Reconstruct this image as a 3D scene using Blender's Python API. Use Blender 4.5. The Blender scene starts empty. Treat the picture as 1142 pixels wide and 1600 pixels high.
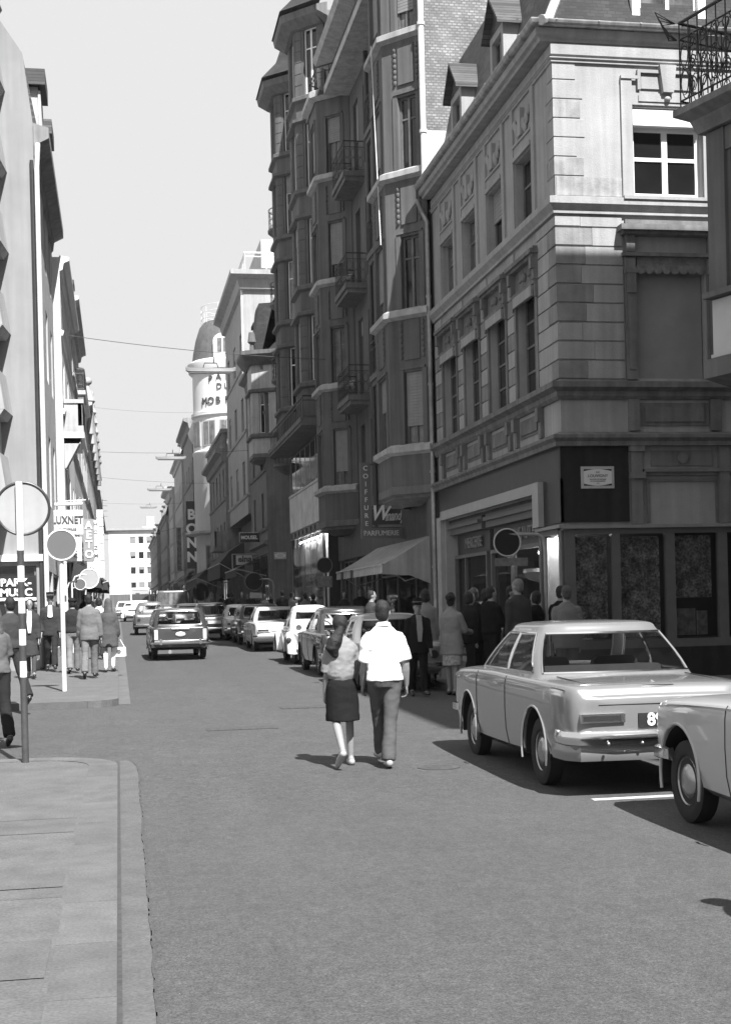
import bpy, bmesh, math, random
from math import sin, cos, tan, atan, radians, pi, sqrt
from mathutils import Vector, Matrix, noise
random.seed(7)
S = bpy.context.scene
COL = S.collection
# ------------------------------------------------------------------ camera, sky, sun, exposure
FPX, EYE, TH, RO = 2150.0, 1.70, atan(386 / 2150), radians(1.4)
cd = bpy.data.cameras.new("camera"); cam = bpy.data.objects.new("camera", cd); COL.objects.link(cam)
r0 = Vector((cos(TH), -sin(TH), 0)); fw = Vector((sin(TH), cos(TH), 0)); up = Vector((0, 0, 1))
cr = r0 * cos(RO) - up * sin(RO); cu = r0 * sin(RO) + up * cos(RO)
cam.matrix_world = Matrix(((cr.x, cu.x, -fw.x, 0), (cr.y, cu.y, -fw.y, 0), (cr.z, cu.z, -fw.z, EYE), (0, 0, 0, 1)))
cd.sensor_fit = 'VERTICAL'; cd.sensor_height = 36; cd.sensor_width = 24
cd.lens = FPX / 1600 * 36; cd.shift_y = 146 / 1600; cd.clip_start = .1; cd.clip_end = 3000
S.camera = cam
SUN_EL, SUN_AZ = radians(52), radians(166.7)      # from behind the camera, a little to the right
w = bpy.data.worlds.new("World"); S.world = w; w.use_nodes = True
nt = w.node_tree; nt.nodes.clear()
sky = nt.nodes.new('ShaderNodeTexSky'); sky.sky_type = 'NISHITA'; sky.sun_disc = False
sky.sun_elevation = SUN_EL; sky.sun_rotation = SUN_AZ; sky.air_density = 1.0; sky.dust_density = .5; sky.ozone_density = 1
sepc = nt.nodes.new('ShaderNodeSeparateColor')
mul = nt.nodes.new('ShaderNodeMath'); mul.operation = 'MULTIPLY'; mul.inputs[1].default_value = 1.15
cap = nt.nodes.new('ShaderNodeMath'); cap.operation = 'MINIMUM'; cap.inputs[1].default_value = 2.22
bg = nt.nodes.new('ShaderNodeBackground'); wo = nt.nodes.new('ShaderNodeOutputWorld')
nt.links.new(sky.outputs[0], sepc.inputs[0]); nt.links.new(sepc.outputs[2], mul.inputs[0])   # blue sensitive black and white film
nt.links.new(mul.outputs[0], cap.inputs[0]); nt.links.new(cap.outputs[0], bg.inputs[0])
bg.inputs[1].default_value = .15
nt.links.new(bg.outputs[0], wo.inputs[0])
sl = bpy.data.lights.new("sun", 'SUN'); sun = bpy.data.objects.new("sun", sl); COL.objects.link(sun)
sl.energy = 5.0; sl.angle = radians(.5); sl.color = (1, 1, 1)
sd = Vector((-.18, .76, -1)).normalized()
sun.rotation_euler = sd.to_track_quat('-Z', 'Y').to_euler()
S.view_settings.view_transform = 'Standard'; S.view_settings.look = 'None'
S.view_settings.exposure = 1.3; S.view_settings.gamma = 1
S.render.engine = 'CYCLES'

# ------------------------------------------------------------------ where a point of the street lies
def gz(y): return max(0.0, .0105 * (y - 12))
def ray(px, py):
    u = px - 571; v = 946 - py
    a = (u * cos(RO) + v * sin(RO)) / FPX; b = (-u * sin(RO) + v * cos(RO)) / FPX
    return a * cos(TH) + sin(TH), -a * sin(TH) + cos(TH), b
def gnd(px, py):
    x, y, z = ray(px, py); t = 1
    for i in range(80): t = (gz(t * y) - EYE) / z
    return Vector((x * t, y * t, gz(y * t)))
def onX(px, py, X):
    x, y, z = ray(px, py); t = X / x
    return Vector((X, y * t, EYE + z * t))
def onY(px, py, Y):
    x, y, z = ray(px, py); t = Y / y
    return Vector((x * t, Y, EYE + z * t))

# ------------------------------------------------------------------ materials (black and white film: all greys)
MATS = {}
def mat(name, v, rough=.8, var=.12, scale=3.0, bump=0.0, bscale=60, metal=0, coat=0, streak=0, spec=.5, fine=0):
    if name in MATS: return MATS[name]
    m = bpy.data.materials.new(name); m.use_nodes = True; t = m.node_tree; N = t.nodes; L = t.links
    b = N['Principled BSDF']; b.inputs['Roughness'].default_value = rough; b.inputs['Metallic'].default_value = metal
    b.inputs['Coat Weight'].default_value = coat; b.inputs['Coat Roughness'].default_value = .04
    b.inputs['Specular IOR Level'].default_value = spec
    tc = N.new('ShaderNodeTexCoord')
    base = None
    def mixv(a, fac_sock, lo, hi):
        r = N.new('ShaderNodeMapRange'); r.inputs[1].default_value = .3; r.inputs[2].default_value = .7
        r.inputs[3].default_value = lo; r.inputs[4].default_value = hi; L.new(fac_sock, r.inputs[0])
        if a is None: return r.outputs[0]
        mu = N.new('ShaderNodeMath'); mu.operation = 'MULTIPLY'; L.new(a, mu.inputs[0]); L.new(r.outputs[0], mu.inputs[1])
        return mu.outputs[0]
    if var:
        n = N.new('ShaderNodeTexNoise'); n.inputs['Scale'].default_value = scale; n.inputs['Detail'].default_value = 6
        n.inputs['Roughness'].default_value = .65
        L.new(tc.outputs['Object'], n.inputs['Vector']); base = mixv(None, n.outputs[0], v * (1 - var), v * (1 + var))
    if streak:
        mp = N.new('ShaderNodeMapping'); mp.inputs['Scale'].default_value = (4, 4, .22)
        L.new(tc.outputs['Object'], mp.inputs[0])
        n2 = N.new('ShaderNodeTexNoise'); n2.inputs['Scale'].default_value = 1.6; n2.inputs['Detail'].default_value = 5
        L.new(mp.outputs[0], n2.inputs['Vector']); base = mixv(base, n2.outputs[0], 1 - streak, 1 + streak * .6)
    if fine:
        n3 = N.new('ShaderNodeTexNoise'); n3.inputs['Scale'].default_value = bscale; n3.inputs['Detail'].default_value = 3
        L.new(tc.outputs['Object'], n3.inputs['Vector']); base = mixv(base, n3.outputs[0], 1 - fine, 1 + fine)
    if base is not None: L.new(base, b.inputs['Base Color'])
    else: b.inputs['Base Color'].default_value = (v, v, v, 1)
    if bump:
        nb = N.new('ShaderNodeTexNoise'); nb.inputs['Scale'].default_value = bscale; nb.inputs['Detail'].default_value = 4
        L.new(tc.outputs['Object'], nb.inputs['Vector'])
        bp = N.new('ShaderNodeBump'); bp.inputs['Strength'].default_value = bump; bp.inputs['Distance'].default_value = .02
        L.new(nb.outputs[0], bp.inputs['Height']); L.new(bp.outputs[0], b.inputs['Normal'])
    MATS[name] = m; return m
def brick_mat(name, v, mortar, axis, bw_, bh, var=.35, msize=.012, rough=.9, bias=0):
    if name in MATS: return MATS[name]
    m = bpy.data.materials.new(name); m.use_nodes = True; t = m.node_tree; N = t.nodes; L = t.links
    b = N['Principled BSDF']; b.inputs['Roughness'].default_value = rough
    tc = N.new('ShaderNodeTexCoord'); sp = N.new('ShaderNodeSeparateXYZ'); cb = N.new('ShaderNodeCombineXYZ')
    L.new(tc.outputs['Object'], sp.inputs[0]); L.new(sp.outputs['XY'.index(axis)], cb.inputs[0]); L.new(sp.outputs[2], cb.inputs[1])
    br = N.new('ShaderNodeTexBrick'); br.inputs['Scale'].default_value = 1
    br.inputs['Brick Width'].default_value = bw_; br.inputs['Row Height'].default_value = bh; br.inputs['Mortar Size'].default_value = msize
    br.inputs['Bias'].default_value = bias
    lo, hi = v * (1 - var), v * (1 + var)
    br.inputs['Color1'].default_value = (lo, lo, lo, 1); br.inputs['Color2'].default_value = (hi, hi, hi, 1)
    br.inputs['Mortar'].default_value = (mortar, mortar, mortar, 1)
    nd = N.new('ShaderNodeTexNoise'); nd.inputs['Scale'].default_value = 9
    L.new(tc.outputs['Object'], nd.inputs['Vector'])
    va = N.new('ShaderNodeVectorMath'); va.operation = 'MULTIPLY_ADD'; va.inputs[1].default_value = (.05, .035, .0)
    L.new(nd.outputs[1], va.inputs[0]); L.new(cb.outputs[0], va.inputs[2]); L.new(va.outputs[0], br.inputs['Vector'])
    n = N.new('ShaderNodeTexNoise'); n.inputs['Scale'].default_value = 1.3; n.inputs['Detail'].default_value = 6
    L.new(tc.outputs['Object'], n.inputs['Vector'])
    mr = N.new('ShaderNodeMapRange'); mr.inputs[1].default_value = .3; mr.inputs[2].default_value = .7; mr.inputs[3].default_value = .6; mr.inputs[4].default_value = 1.35
    L.new(n.outputs[0], mr.inputs[0])
    mx = N.new('ShaderNodeVectorMath'); mx.operation = 'SCALE'; L.new(br.outputs[0], mx.inputs[0]); L.new(mr.outputs[0], mx.inputs['Scale'])
    L.new(mx.outputs[0], b.inputs['Base Color'])
    bp = N.new('ShaderNodeBump'); bp.inputs['Strength'].default_value = .5; bp.inputs['Distance'].default_value = .02
    L.new(br.outputs[1], bp.inputs['Height']); bp.invert = True; L.new(bp.outputs[0], b.inputs['Normal'])
    MATS[name] = m; return m
def glass_mat(name, tint, op, rough=.03):
    if name in MATS: return MATS[name]
    m = bpy.data.materials.new(name); m.use_nodes = True; t = m.node_tree; N = t.nodes; L = t.links
    b = N['Principled BSDF']; b.inputs['Base Color'].default_value = (tint, tint, tint, 1); b.inputs['Roughness'].default_value = rough
    tr = N.new('ShaderNodeBsdfTransparent'); tr.inputs[0].default_value = (.85, .85, .85, 1)
    lw = N.new('ShaderNodeLayerWeight'); lw.inputs[0].default_value = .5; fr = N.new('ShaderNodeMath'); fr.operation = 'POWER'; fr.inputs[1].default_value = 5.0; L.new(lw.outputs[1], fr.inputs[0])
    ad = N.new('ShaderNodeMath'); ad.operation = 'ADD'; ad.use_clamp = True; ad.inputs[1].default_value = op
    L.new(fr.outputs[0], ad.inputs[0])
    mx = N.new('ShaderNodeMixShader'); L.new(ad.outputs[0], mx.inputs[0]); L.new(tr.outputs[0], mx.inputs[1]); L.new(b.outputs[0], mx.inputs[2])
    L.new(mx.outputs[0], N['Material Output'].inputs[0]); MATS[name] = m; return m

STONE = mat('stone', .29, .85, .14, 1.2, .25, 40, streak=.16, fine=.06)
STONE_D = mat('stone_dark', .14, .9, .25, 2.0, .3, 40, streak=.3, fine=.08)
STONE_S = mat('stone_soot', .10, .9, .35, 2.5, .3, 40, streak=.35)
RENDER_P = mat('pale_plaster', .52, .85, .12, 1.0, .1, 80, streak=.1)
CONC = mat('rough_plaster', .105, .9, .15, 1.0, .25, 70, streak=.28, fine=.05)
CONC_L = mat('ledge_stone', .36, .85, .2, 2.0, .2, 50, streak=.2)
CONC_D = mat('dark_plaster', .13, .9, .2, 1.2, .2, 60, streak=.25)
WHITE = mat('white_paint', .78, .5, .05, 3)
WPL = mat('white_plaster', .58, .7, .06, 1, .05, 80, streak=.06)
DARKM = mat('dark_metal', .03, .45, .2, 6)
BLACK = mat('black_paint', .018, .4, .3, 5, streak=.4)
IRON = mat('wrought_iron', .015, .5, .2, 8)
ZINC = mat('zinc', .32, .45, .3, 4, metal=.4, streak=.3)
PIPE_W = mat('pale_pipe', .6, .5, .15, 4)
GREY_T = mat('grey_trim', .11, .55, .12, 4)
GLASS = mat('window_glass', .012, .06, .3, 1.5, spec=.6)
GLASS_C = mat('curtained_glass', .13, .15, .5, 2.5, streak=.6, spec=.6)
SHOPG = glass_mat('shop_glass', .02, .06)
CARG = glass_mat('car_glass', .012, .10)
SHUT = mat('shutter_slats', .23, .7, .12, 3, streak=.15)
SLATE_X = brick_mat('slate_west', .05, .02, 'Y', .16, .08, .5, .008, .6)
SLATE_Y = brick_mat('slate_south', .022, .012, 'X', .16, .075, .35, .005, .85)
BRICK_Y = brick_mat('brick_party_wall', .2, .12, 'X', .13, .07, .3, .014, .9)
CANVAS = mat('awning_canvas', .3, .9, .12, 3, .15, 90, streak=.25)
CANVAS_D = mat('dark_canvas', .03, .9, .2, 3)
def asphalt():
    m = bpy.data.materials.new('asphalt'); m.use_nodes = True; t = m.node_tree; N = t.nodes; L = t.links; p = N['Principled BSDF']; p.inputs['Roughness'].default_value = .9
    tc = N.new('ShaderNodeTexCoord'); out = None
    for sc, lo, hi, det, st in ((.3, .95, 1.05, 4, 1), (1.1, .95, 1.05, 2, .06), (2.4, .92, 1.08, 5, .5), (10, .86, 1.14, 3, .7), (28, .74, 1.26, 4, 1), (75, .55, 1.5, 3, 1), (190, .68, 1.4, 2, 1)):
        mp = N.new('ShaderNodeMapping'); mp.inputs['Scale'].default_value = (1, st, 1); L.new(tc.outputs['Object'], mp.inputs[0])
        n = N.new('ShaderNodeTexNoise'); n.inputs['Scale'].default_value = sc; n.inputs['Detail'].default_value = det; n.inputs['Roughness'].default_value = .6; L.new(mp.outputs[0], n.inputs['Vector'])
        r = N.new('ShaderNodeMapRange'); r.inputs[1].default_value = .32; r.inputs[2].default_value = .68; r.inputs[3].default_value = lo; r.inputs[4].default_value = hi; L.new(n.outputs[0], r.inputs[0])
        if out is None: out = r.outputs[0]
        else: q = N.new('ShaderNodeMath'); q.operation = 'MULTIPLY'; L.new(out, q.inputs[0]); L.new(r.outputs[0], q.inputs[1]); out = q.outputs[0]
        last = n.outputs[0]
    q = N.new('ShaderNodeMath'); q.operation = 'MULTIPLY'; q.inputs[1].default_value = .050; L.new(out, q.inputs[0]); L.new(q.outputs[0], p.inputs['Base Color'])
    bp = N.new('ShaderNodeBump'); bp.inputs['Strength'].default_value = .35; bp.inputs['Distance'].default_value = .006; L.new(last, bp.inputs['Height']); L.new(bp.outputs[0], p.inputs['Normal'])
    MATS['asphalt'] = m; return m
ASPH = asphalt()
SKIN = mat('skin', .21, .6, .06, 12)
HAIR_D = mat('dark_hair', .018, .6, .4, 20, .5, 90, streak=.5, spec=.3)
HAIR_L = mat('fair_hair', .075, .6, .35, 25, .5, 90, streak=.5, spec=.3)
SHOE = mat('black_leather', .02, .3, .2, 10)

# ------------------------------------------------------------------ mesh building
TMP = bpy.data.scenes.new('workbench')           # scratch scene for evaluating modifiers and text; removed at the end
def evaluated(o):
    vl = TMP.view_layers[0]; vl.update(); return bpy.data.meshes.new_from_object(o.evaluated_get(vl.depsgraph))
WP = {}
class MB:
    def __init__(s): s.v = []; s.f = []; s.mi = []; s.m = 0
    def add(s, vs, fs):
        o = len(s.v); s.v += [tuple(x) for x in vs]
        for f in fs: s.f.append(tuple(i + o for i in f)); s.mi.append(s.m)
    def quad(s, a, b, c, d): s.add([a, b, c, d], [(0, 1, 2, 3)])
    def hexa(s, p): s.add(p, [(0, 3, 2, 1), (4, 5, 6, 7), (0, 1, 5, 4), (1, 2, 6, 5), (2, 3, 7, 6), (3, 0, 4, 7)])
    def box(s, x0, x1, y0, y1, z0, z1):
        s.hexa([(x0, y0, z0), (x1, y0, z0), (x1, y1, z0), (x0, y1, z0), (x0, y0, z1), (x1, y0, z1), (x1, y1, z1), (x0, y1, z1)])
    def wb(s, F, u0, u1, d0, d1, z0, z1):
        P, U, N = F
        q = lambda u, d, z: (P[0] + U[0] * u + N[0] * d, P[1] + U[1] * u + N[1] * d, z)
        s.hexa([q(u0, d0, z0), q(u1, d0, z0), q(u1, d1, z0), q(u0, d1, z0), q(u0, d0, z1), q(u1, d0, z1), q(u1, d1, z1), q(u0, d1, z1)])
    def loft(s, rings, closed=True, cap=True):
        n = len(rings[0]); vs = [p for r in rings for p in r]; fs = []
        for i in range(len(rings) - 1):
            for j in range(n if closed else n - 1):
                k = (j + 1) % n; fs.append((i * n + j, i * n + k, (i + 1) * n + k, (i + 1) * n + j))
        if cap and closed: fs.append(tuple(range(n))[::-1]); fs.append(tuple((len(rings) - 1) * n + j for j in range(n)))
        s.add(vs, fs)
    def tube(s, pts, r, n=8, cap=True):
        pts = [Vector(p) for p in pts]; rs = r if isinstance(r, (list, tuple)) else [r] * len(pts); rings = []
        ref = None
        for i, p in enumerate(pts):
            t = (pts[min(i + 1, len(pts) - 1)] - pts[max(i - 1, 0)])
            if t.length < 1e-9: t = Vector((0, 0, 1))
            t.normalize()
            if ref is None: ref = Vector((0, 0, 1)) if abs(t.z) < .9 else Vector((1, 0, 0))
            a = t.cross(ref); a.normalize(); b = a.cross(t); b.normalize(); ref = b
            rings.append([p + a * (rs[i] * cos(2 * pi * k / n)) + b * (rs[i] * sin(2 * pi * k / n)) for k in range(n)])
        s.loft(rings, True, cap)
    def disc(s, c, ax, r, th, n=28, r2=None):
        c = Vector(c); ax = Vector(ax).normalized(); s.tube([c - ax * th / 2, c + ax * th / 2], r, n)
    def ell(s, c, r, n=14, m=9, rot=None):
        c = Vector(c); vs = []; fs = []
        for i in range(m + 1):
            th = pi * i / m
            for j in range(n):
                p = Vector((r[0] * sin(th) * cos(2 * pi * j / n), r[1] * sin(th) * sin(2 * pi * j / n), r[2] * cos(th)))
                if rot is not None: p = rot @ p
                vs.append(c + p)
        for i in range(m):
            for j in range(n):
                k = (j + 1) % n
                if i == 0: fs.append((j, (i + 1) * n + j, (i + 1) * n + k))
                elif i == m - 1: fs.append((i * n + j, (i + 1) * n + j, i * n + k))
                else: fs.append((i * n + j, (i + 1) * n + j, (i + 1) * n + k, i * n + k))
        s.add(vs, fs)
    def mold(s, path, prof, cap=True):
        """sweep a profile of (outward, z) along a 2-D path; outward is to the right of the path"""
        n = len(path); rings = []
        for i, p in enumerate(path):
            ns = []
            for a, b in ((i - 1, i), (i, i + 1)):
                if a >= 0 and b < n:
                    d = Vector(path[b]) - Vector(path[a]); d.normalize(); ns.append(Vector((d.y, -d.x)))
            mt = ns[0] if len(ns) == 1 else (ns[0] + ns[1]) / max(.25, 1 + ns[0].dot(ns[1]))
            rings.append([(p[0] + mt.x * o, p[1] + mt.y * o, z) for o, z in prof])
        s.loft(rings, True, cap)
    def wall(s, F, L, z0, z1, holes=(), depth=.22):
        P, U, N = F
        q = lambda u, z, d=0: (P[0] + U[0] * u - N[0] * d, P[1] + U[1] * u - N[1] * d, z)
        us = sorted({0, L} | {round(h[i], 4) for h in holes for i in (0, 1)}); zs = sorted({z0, z1} | {round(h[i], 4) for h in holes for i in (2, 3)})
        for a, b in zip(us, us[1:]):
            for c, e in zip(zs, zs[1:]):
                if b - a < 1e-5 or e - c < 1e-5: continue
                mu, mz = (a + b) / 2, (c + e) / 2
                if any(h[0] < mu < h[1] and h[2] < mz < h[3] for h in holes): continue
                s.quad(q(a, c), q(b, c), q(b, e), q(a, e))
        for h in holes:
            a, b, c, e = h[:4]
            s.quad(q(a, c), q(a, e), q(a, e, depth), q(a, c, depth)); s.quad(q(b, c), q(b, c, depth), q(b, e, depth), q(b, e))
            s.quad(q(a, c), q(a, c, depth), q(b, c, depth), q(b, c)); s.quad(q(a, e), q(b, e), q(b, e, depth), q(a, e, depth))
    def build(s, name, mats, parent=None, ang=35, sm=True):
        me = bpy.data.meshes.new(name)
        off = Vector((0, 0, 0))
        t = parent
        while t is not None:
            if t.name in WP: off = WP[t.name]; break
            t = t.parent
        me.from_pydata([(x - off.x, y - off.y, z - off.z) for x, y, z in s.v], [], s.f)
        if not isinstance(mats, (list, tuple)): mats = [mats]
        for m in mats: me.materials.append(m)
        if len(mats) > 1: me.polygons.foreach_set('material_index', s.mi)
        bm = bmesh.new(); bm.from_mesh(me); bmesh.ops.remove_doubles(bm, verts=bm.verts, dist=1e-5)
        bmesh.ops.recalc_face_normals(bm, faces=bm.faces); bm.to_mesh(me); bm.free()
        if sm:
            me.polygons.foreach_set('use_smooth', [True] * len(me.polygons)); me.set_sharp_from_angle(angle=radians(ang))
        o = bpy.data.objects.new(name, me); COL.objects.link(o)
        if parent is not None: o.parent = parent
        return o
def build_split(s, name, mats, parent=None, eps=.03):
    # one object for every cluster of touching pieces
    n = len(s.v); par = list(range(n))
    def fd(i):
        while par[i] != i: par[i] = par[par[i]]; i = par[i]
        return i
    for f in s.f:
        a = fd(f[0])
        for i in f[1:]: par[fd(i)] = a
    isl = {}
    for i in range(n): isl.setdefault(fd(i), []).append(i)
    bx = []
    for k, vs in isl.items():
        p = [s.v[i] for i in vs]; bx.append([[min(q[c] for q in p) - eps for c in range(3)], [max(q[c] for q in p) + eps for c in range(3)], k])
    grp = list(range(len(bx)))
    def gf(i):
        while grp[i] != i: grp[i] = grp[grp[i]]; i = grp[i]
        return i
    for i in range(len(bx)):
        for j in range(i):
            if all(bx[i][0][c] <= bx[j][1][c] and bx[j][0][c] <= bx[i][1][c] for c in range(3)): grp[gf(i)] = gf(j)
    root = {b[2]: gf(i) for i, b in enumerate(bx)}; subs = {}
    for f, m in zip(s.f, s.mi):
        g = root[fd(f[0])]; q = subs.setdefault(g, MB()); q.m = m; q.add([s.v[i] for i in f], [tuple(range(len(f)))])
    for q in subs.values(): q.build(name, mats, parent)
def tag(o, label, cat, group=None, kind=None):
    o['label'] = label; o['category'] = cat
    if group: o['group'] = group
    if kind: o['kind'] = kind
    return o
def thing(name, label, cat, loc=(0, 0, 0), rz=0, group=None, world=False):
    o = bpy.data.objects.new(name, None); COL.objects.link(o); o.empty_display_size = .2
    o.location = loc; o.rotation_euler = (0, 0, rz)
    if world: WP[o.name] = Vector(loc)
    return tag(o, label, cat, group)
def struct(o): o['kind'] = 'structure'; return o
def fcurve(mbs_parent, name, txt, size, m, org, right, upv, ext=.012, align='CENTER', shear=0, sx=1, space=1, bold=0):
    """a line of raised lettering as a mesh"""
    c = bpy.data.curves.new(name, 'FONT'); c.body = txt; c.size = size; c.extrude = ext; c.align_x = align; c.align_y = 'CENTER'
    c.shear = shear; c.space_character = space; c.space_line = .95; c.resolution_u = 3; c.offset = bold
    t = bpy.data.objects.new(name, c); TMP.collection.objects.link(t); me = evaluated(t)
    bpy.data.objects.remove(t); bpy.data.curves.remove(c)
    me.name = name; me.materials.clear(); me.materials.append(m)
    R = Vector(right).normalized(); Uv = Vector(upv).normalized(); Nn = R.cross(Uv); off = Vector((0, 0, 0)); q = mbs_parent
    while q is not None:
        if q.name in WP: off = WP[q.name]; break
        q = q.parent
    O = Vector(org) - off
    M = Matrix(((R.x * sx, Uv.x, Nn.x, O.x), (R.y * sx, Uv.y, Nn.y, O.y), (R.z * sx, Uv.z, Nn.z, O.z), (0, 0, 0, 1)))
    me.transform(M)
    o = bpy.data.objects.new(name, me); COL.objects.link(o); o.parent = mbs_parent
    return o
def copy_tree(o, parent=None):
    c = o.copy(); COL.objects.link(c); c.parent = parent
    for ch in list(o.children): copy_tree(ch, c)
    return c
def seg(a, b):
    a = Vector(a); b = Vector(b); d = (b - a); L = d.length; d.normalize()
    return ((a.x, a.y), (d.x, d.y), (d.y, -d.x)), L
def window(par, F, u0, u1, z0, z1, d=.2, fmat=None, pane=None, mull=1, trans=(.72,), fwid=.05, shutter=0, smat=None, nm='window'):
    fmat = fmat or GREY_T; pane = pane or GLASS
    m = MB(); a, b = u0 + .004, u1 - .004; c, e = z0 + .004, z1 - .004
    top = e
    if shutter: top = e - (e - c) * shutter
    t = fwid
    m.wb(F, a, a + t, -d, -d + .05, c, e); m.wb(F, b - t, b, -d, -d + .05, c, e)
    m.wb(F, a + t, b - t, -d, -d + .05, c, c + t); m.wb(F, a + t, b - t, -d, -d + .05, e - t, e)
    for k in range(mull):
        x = a + (b - a) * (k + 1) / (mull + 1); m.wb(F, x - t * .7, x + t * .7, -d + .002, -d + .056, c + t, e - t)
    for k in trans:
        z = c + (e - c) * k; m.wb(F, a + t, b - t, -d + .004, -d + .044, z - t * .45, z + t * .45)
    o = m.build(nm, fmat, par)
    p = MB(); p.wb(F, a + t * .5, b - t * .5, -d + .012, -d + .02, c + t * .5, e - t * .5); p.build('pane', pane, o)
    if shutter:
        h = MB(); n = max(4, int((e - top) / .075)); st = (e - top) / n
        for k in range(n):
            z = top + k * st; h.wb(F, a + .02, b - .02, -d + .06, -d + .085, z + .008, z + st)
            h.wb(F, a + .02, b - .02, -d + .06, -d + .07, z, z + .008)
        h.build('roller_shutter', smat or SHUT, o)
    return o
def railing(par, pts, z0, h, m=None, step=.14, name='railing', fancy=True, r=.011):
    b = MB(); pts = [Vector((p[0], p[1])) for p in pts]
    for zz, rr in ((z0 + .06, r), (z0 + h * .8, r), (z0 + h, r * 1.7)): b.tube([(p.x, p.y, zz) for p in pts], rr, 6)
    for a, c in zip(pts, pts[1:]):
        n = max(1, int((c - a).length / step))
        for k in range(n + 1):
            p = a.lerp(c, k / n); b.tube([(p.x, p.y, z0), (p.x, p.y, z0 + h)], r * .75, 5)
            if fancy and k < n:
                q = a.lerp(c, (k + .5) / n); d = (c - a).normalized() * step * .42
                for zc, rz in ((z0 + h * .28, h * .17), (z0 + h * .6, h * .15)):
                    b.tube([(q.x + d.x * cos(t * pi / 5), q.y + d.y * cos(t * pi / 5), zc + rz * sin(t * pi / 5)) for t in range(11)], r * .6, 4)
    return b.build(name, m or IRON, par)

# ------------------------------------------------------------------ ground, pavements, kerbs
PAVE = mat('pavement_slabs', .088, .92, .2, 2.6, .4, 60, fine=.22)
KST = [mat('kerb_stone_a', .088, .9, .2, 3.5, .35, 60, fine=.2), mat('kerb_stone_b', .082, .9, .2, 3.5, .35, 60, fine=.2), mat('kerb_stone_c', .097, .9, .2, 3.5, .35, 60, fine=.2)]
TAR = mat('tar', .05, .8, .3, 20)
GUT = mat('gutter_concrete', .078, .92, .2, 3, .4, 60, fine=.2)
def build_ground():
    ys = [-60, 0, 12, 40, 80, 140, 220, 300, 700]; xs = [-300, -40, -6, 0, 3, 6, 12, 60, 300]
    b = MB(); z = lambda y: gz(min(y, 300))
    for a, c in zip(ys, ys[1:]):
        for e, f in zip(xs, xs[1:]): b.quad((e, a, z(a)), (f, a, z(a)), (f, c, z(c)), (e, c, z(c)))
    struct(b.build('road', ASPH))
build_ground()
def pavement(xin, xe, y0, y1, r, h, sgn, name, near_end=True):
    """sgn=+1: the kerb is on the +X side.  The corner at y0 (or y1 when near_end is False) is rounded"""
    rows = []; n = 7
    arc = [(r * sin(pi / 2 * k / n), r * (1 - cos(pi / 2 * k / n))) for k in range(n + 1)]   # (along x, along y)
    if near_end:
        rows = [(xe - sgn * (r - ax), y0 + ay) for ax, ay in arc]
        y = y0 + r
        while y < y1:
            y = min(y1, y + (4 if y < 80 else 20)); rows.append((xe, y))
        corner = [(xin, y0)] + rows
    else:
        y = y0; rows = [(xe, y0)]
        while y < y1 - r - .01:
            y = min(y1 - r, y + 3); rows.append((xe, y))
        rows += [(xe - sgn * (r - ax), y1 - ay) for ax, ay in arc[::-1]][1:]
        corner = rows + [(xin, y1)]
    kw = .3
    b = MB()
    for (xa, ya), (xb, yb) in zip(rows, rows[1:]):
        b.quad((xin, ya, gz(ya) + h), (xa, ya, gz(ya) + h), (xb, yb, gz(yb) + h), (xin, yb, gz(yb) + h))
    struct(b.build(name, PAVE))
    # kerb stones
    k = MB(); path = []
    for p, q in zip(corner, corner[1:]):
        p = Vector(p); q = Vector(q); L = (q - p).length; m = max(1, round(L / 1.0)) if L > .6 else 1
        for i in range(m): path.append((p.lerp(q, i / m), p.lerp(q, (i + 1) / m)))
    for i, (p, q) in enumerate(path):
        d = (q - p).normalized(); nn = Vector((d.y, -d.x)) * sgn
        if (not near_end) and False: nn = -nn
        g = d * (.004 if (q - p).length > .5 else 0)
        a, c = p + g, q - g; k.m = random.choice((0, 0, 1, 2)); e = .006
        ai, ci = a - nn * kw, c - nn * kw
        A = gz(a.y) + h + e; C = gz(c.y) + h + e
        k.hexa([(a.x, a.y, gz(a.y) - .05), (c.x, c.y, gz(c.y) - .05), (ci.x, ci.y, gz(ci.y) - .05), (ai.x, ai.y, gz(ai.y) - .05),
                (a.x, a.y, A), (c.x, c.y, C), (ci.x, ci.y, C), (ai.x, ai.y, A)])
    struct(k.build('kerb', KST, sm=False))
pavement(-30, -.045, -20, 15.75, .9, .045, 1, 'pavement', near_end=False)
pavement(-30, -.03, 23.15, 290, .5, .11, 1, 'pavement')
pavement(30, 5.8, 22.2, 61.5, 1.2, .12, -1, 'pavement')
pavement(30, 5.75, 69.2, 290, .8, .12, -1, 'pavement')
pavement(30, 6.0, -20, 15.2, 1.2, .12, -1, 'pavement', near_end=False)
def wavy(x, y): return x + .02 * noise.noise((0, y * .9, 3)) + .012 * noise.noise((5, y * 4, 1))
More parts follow.
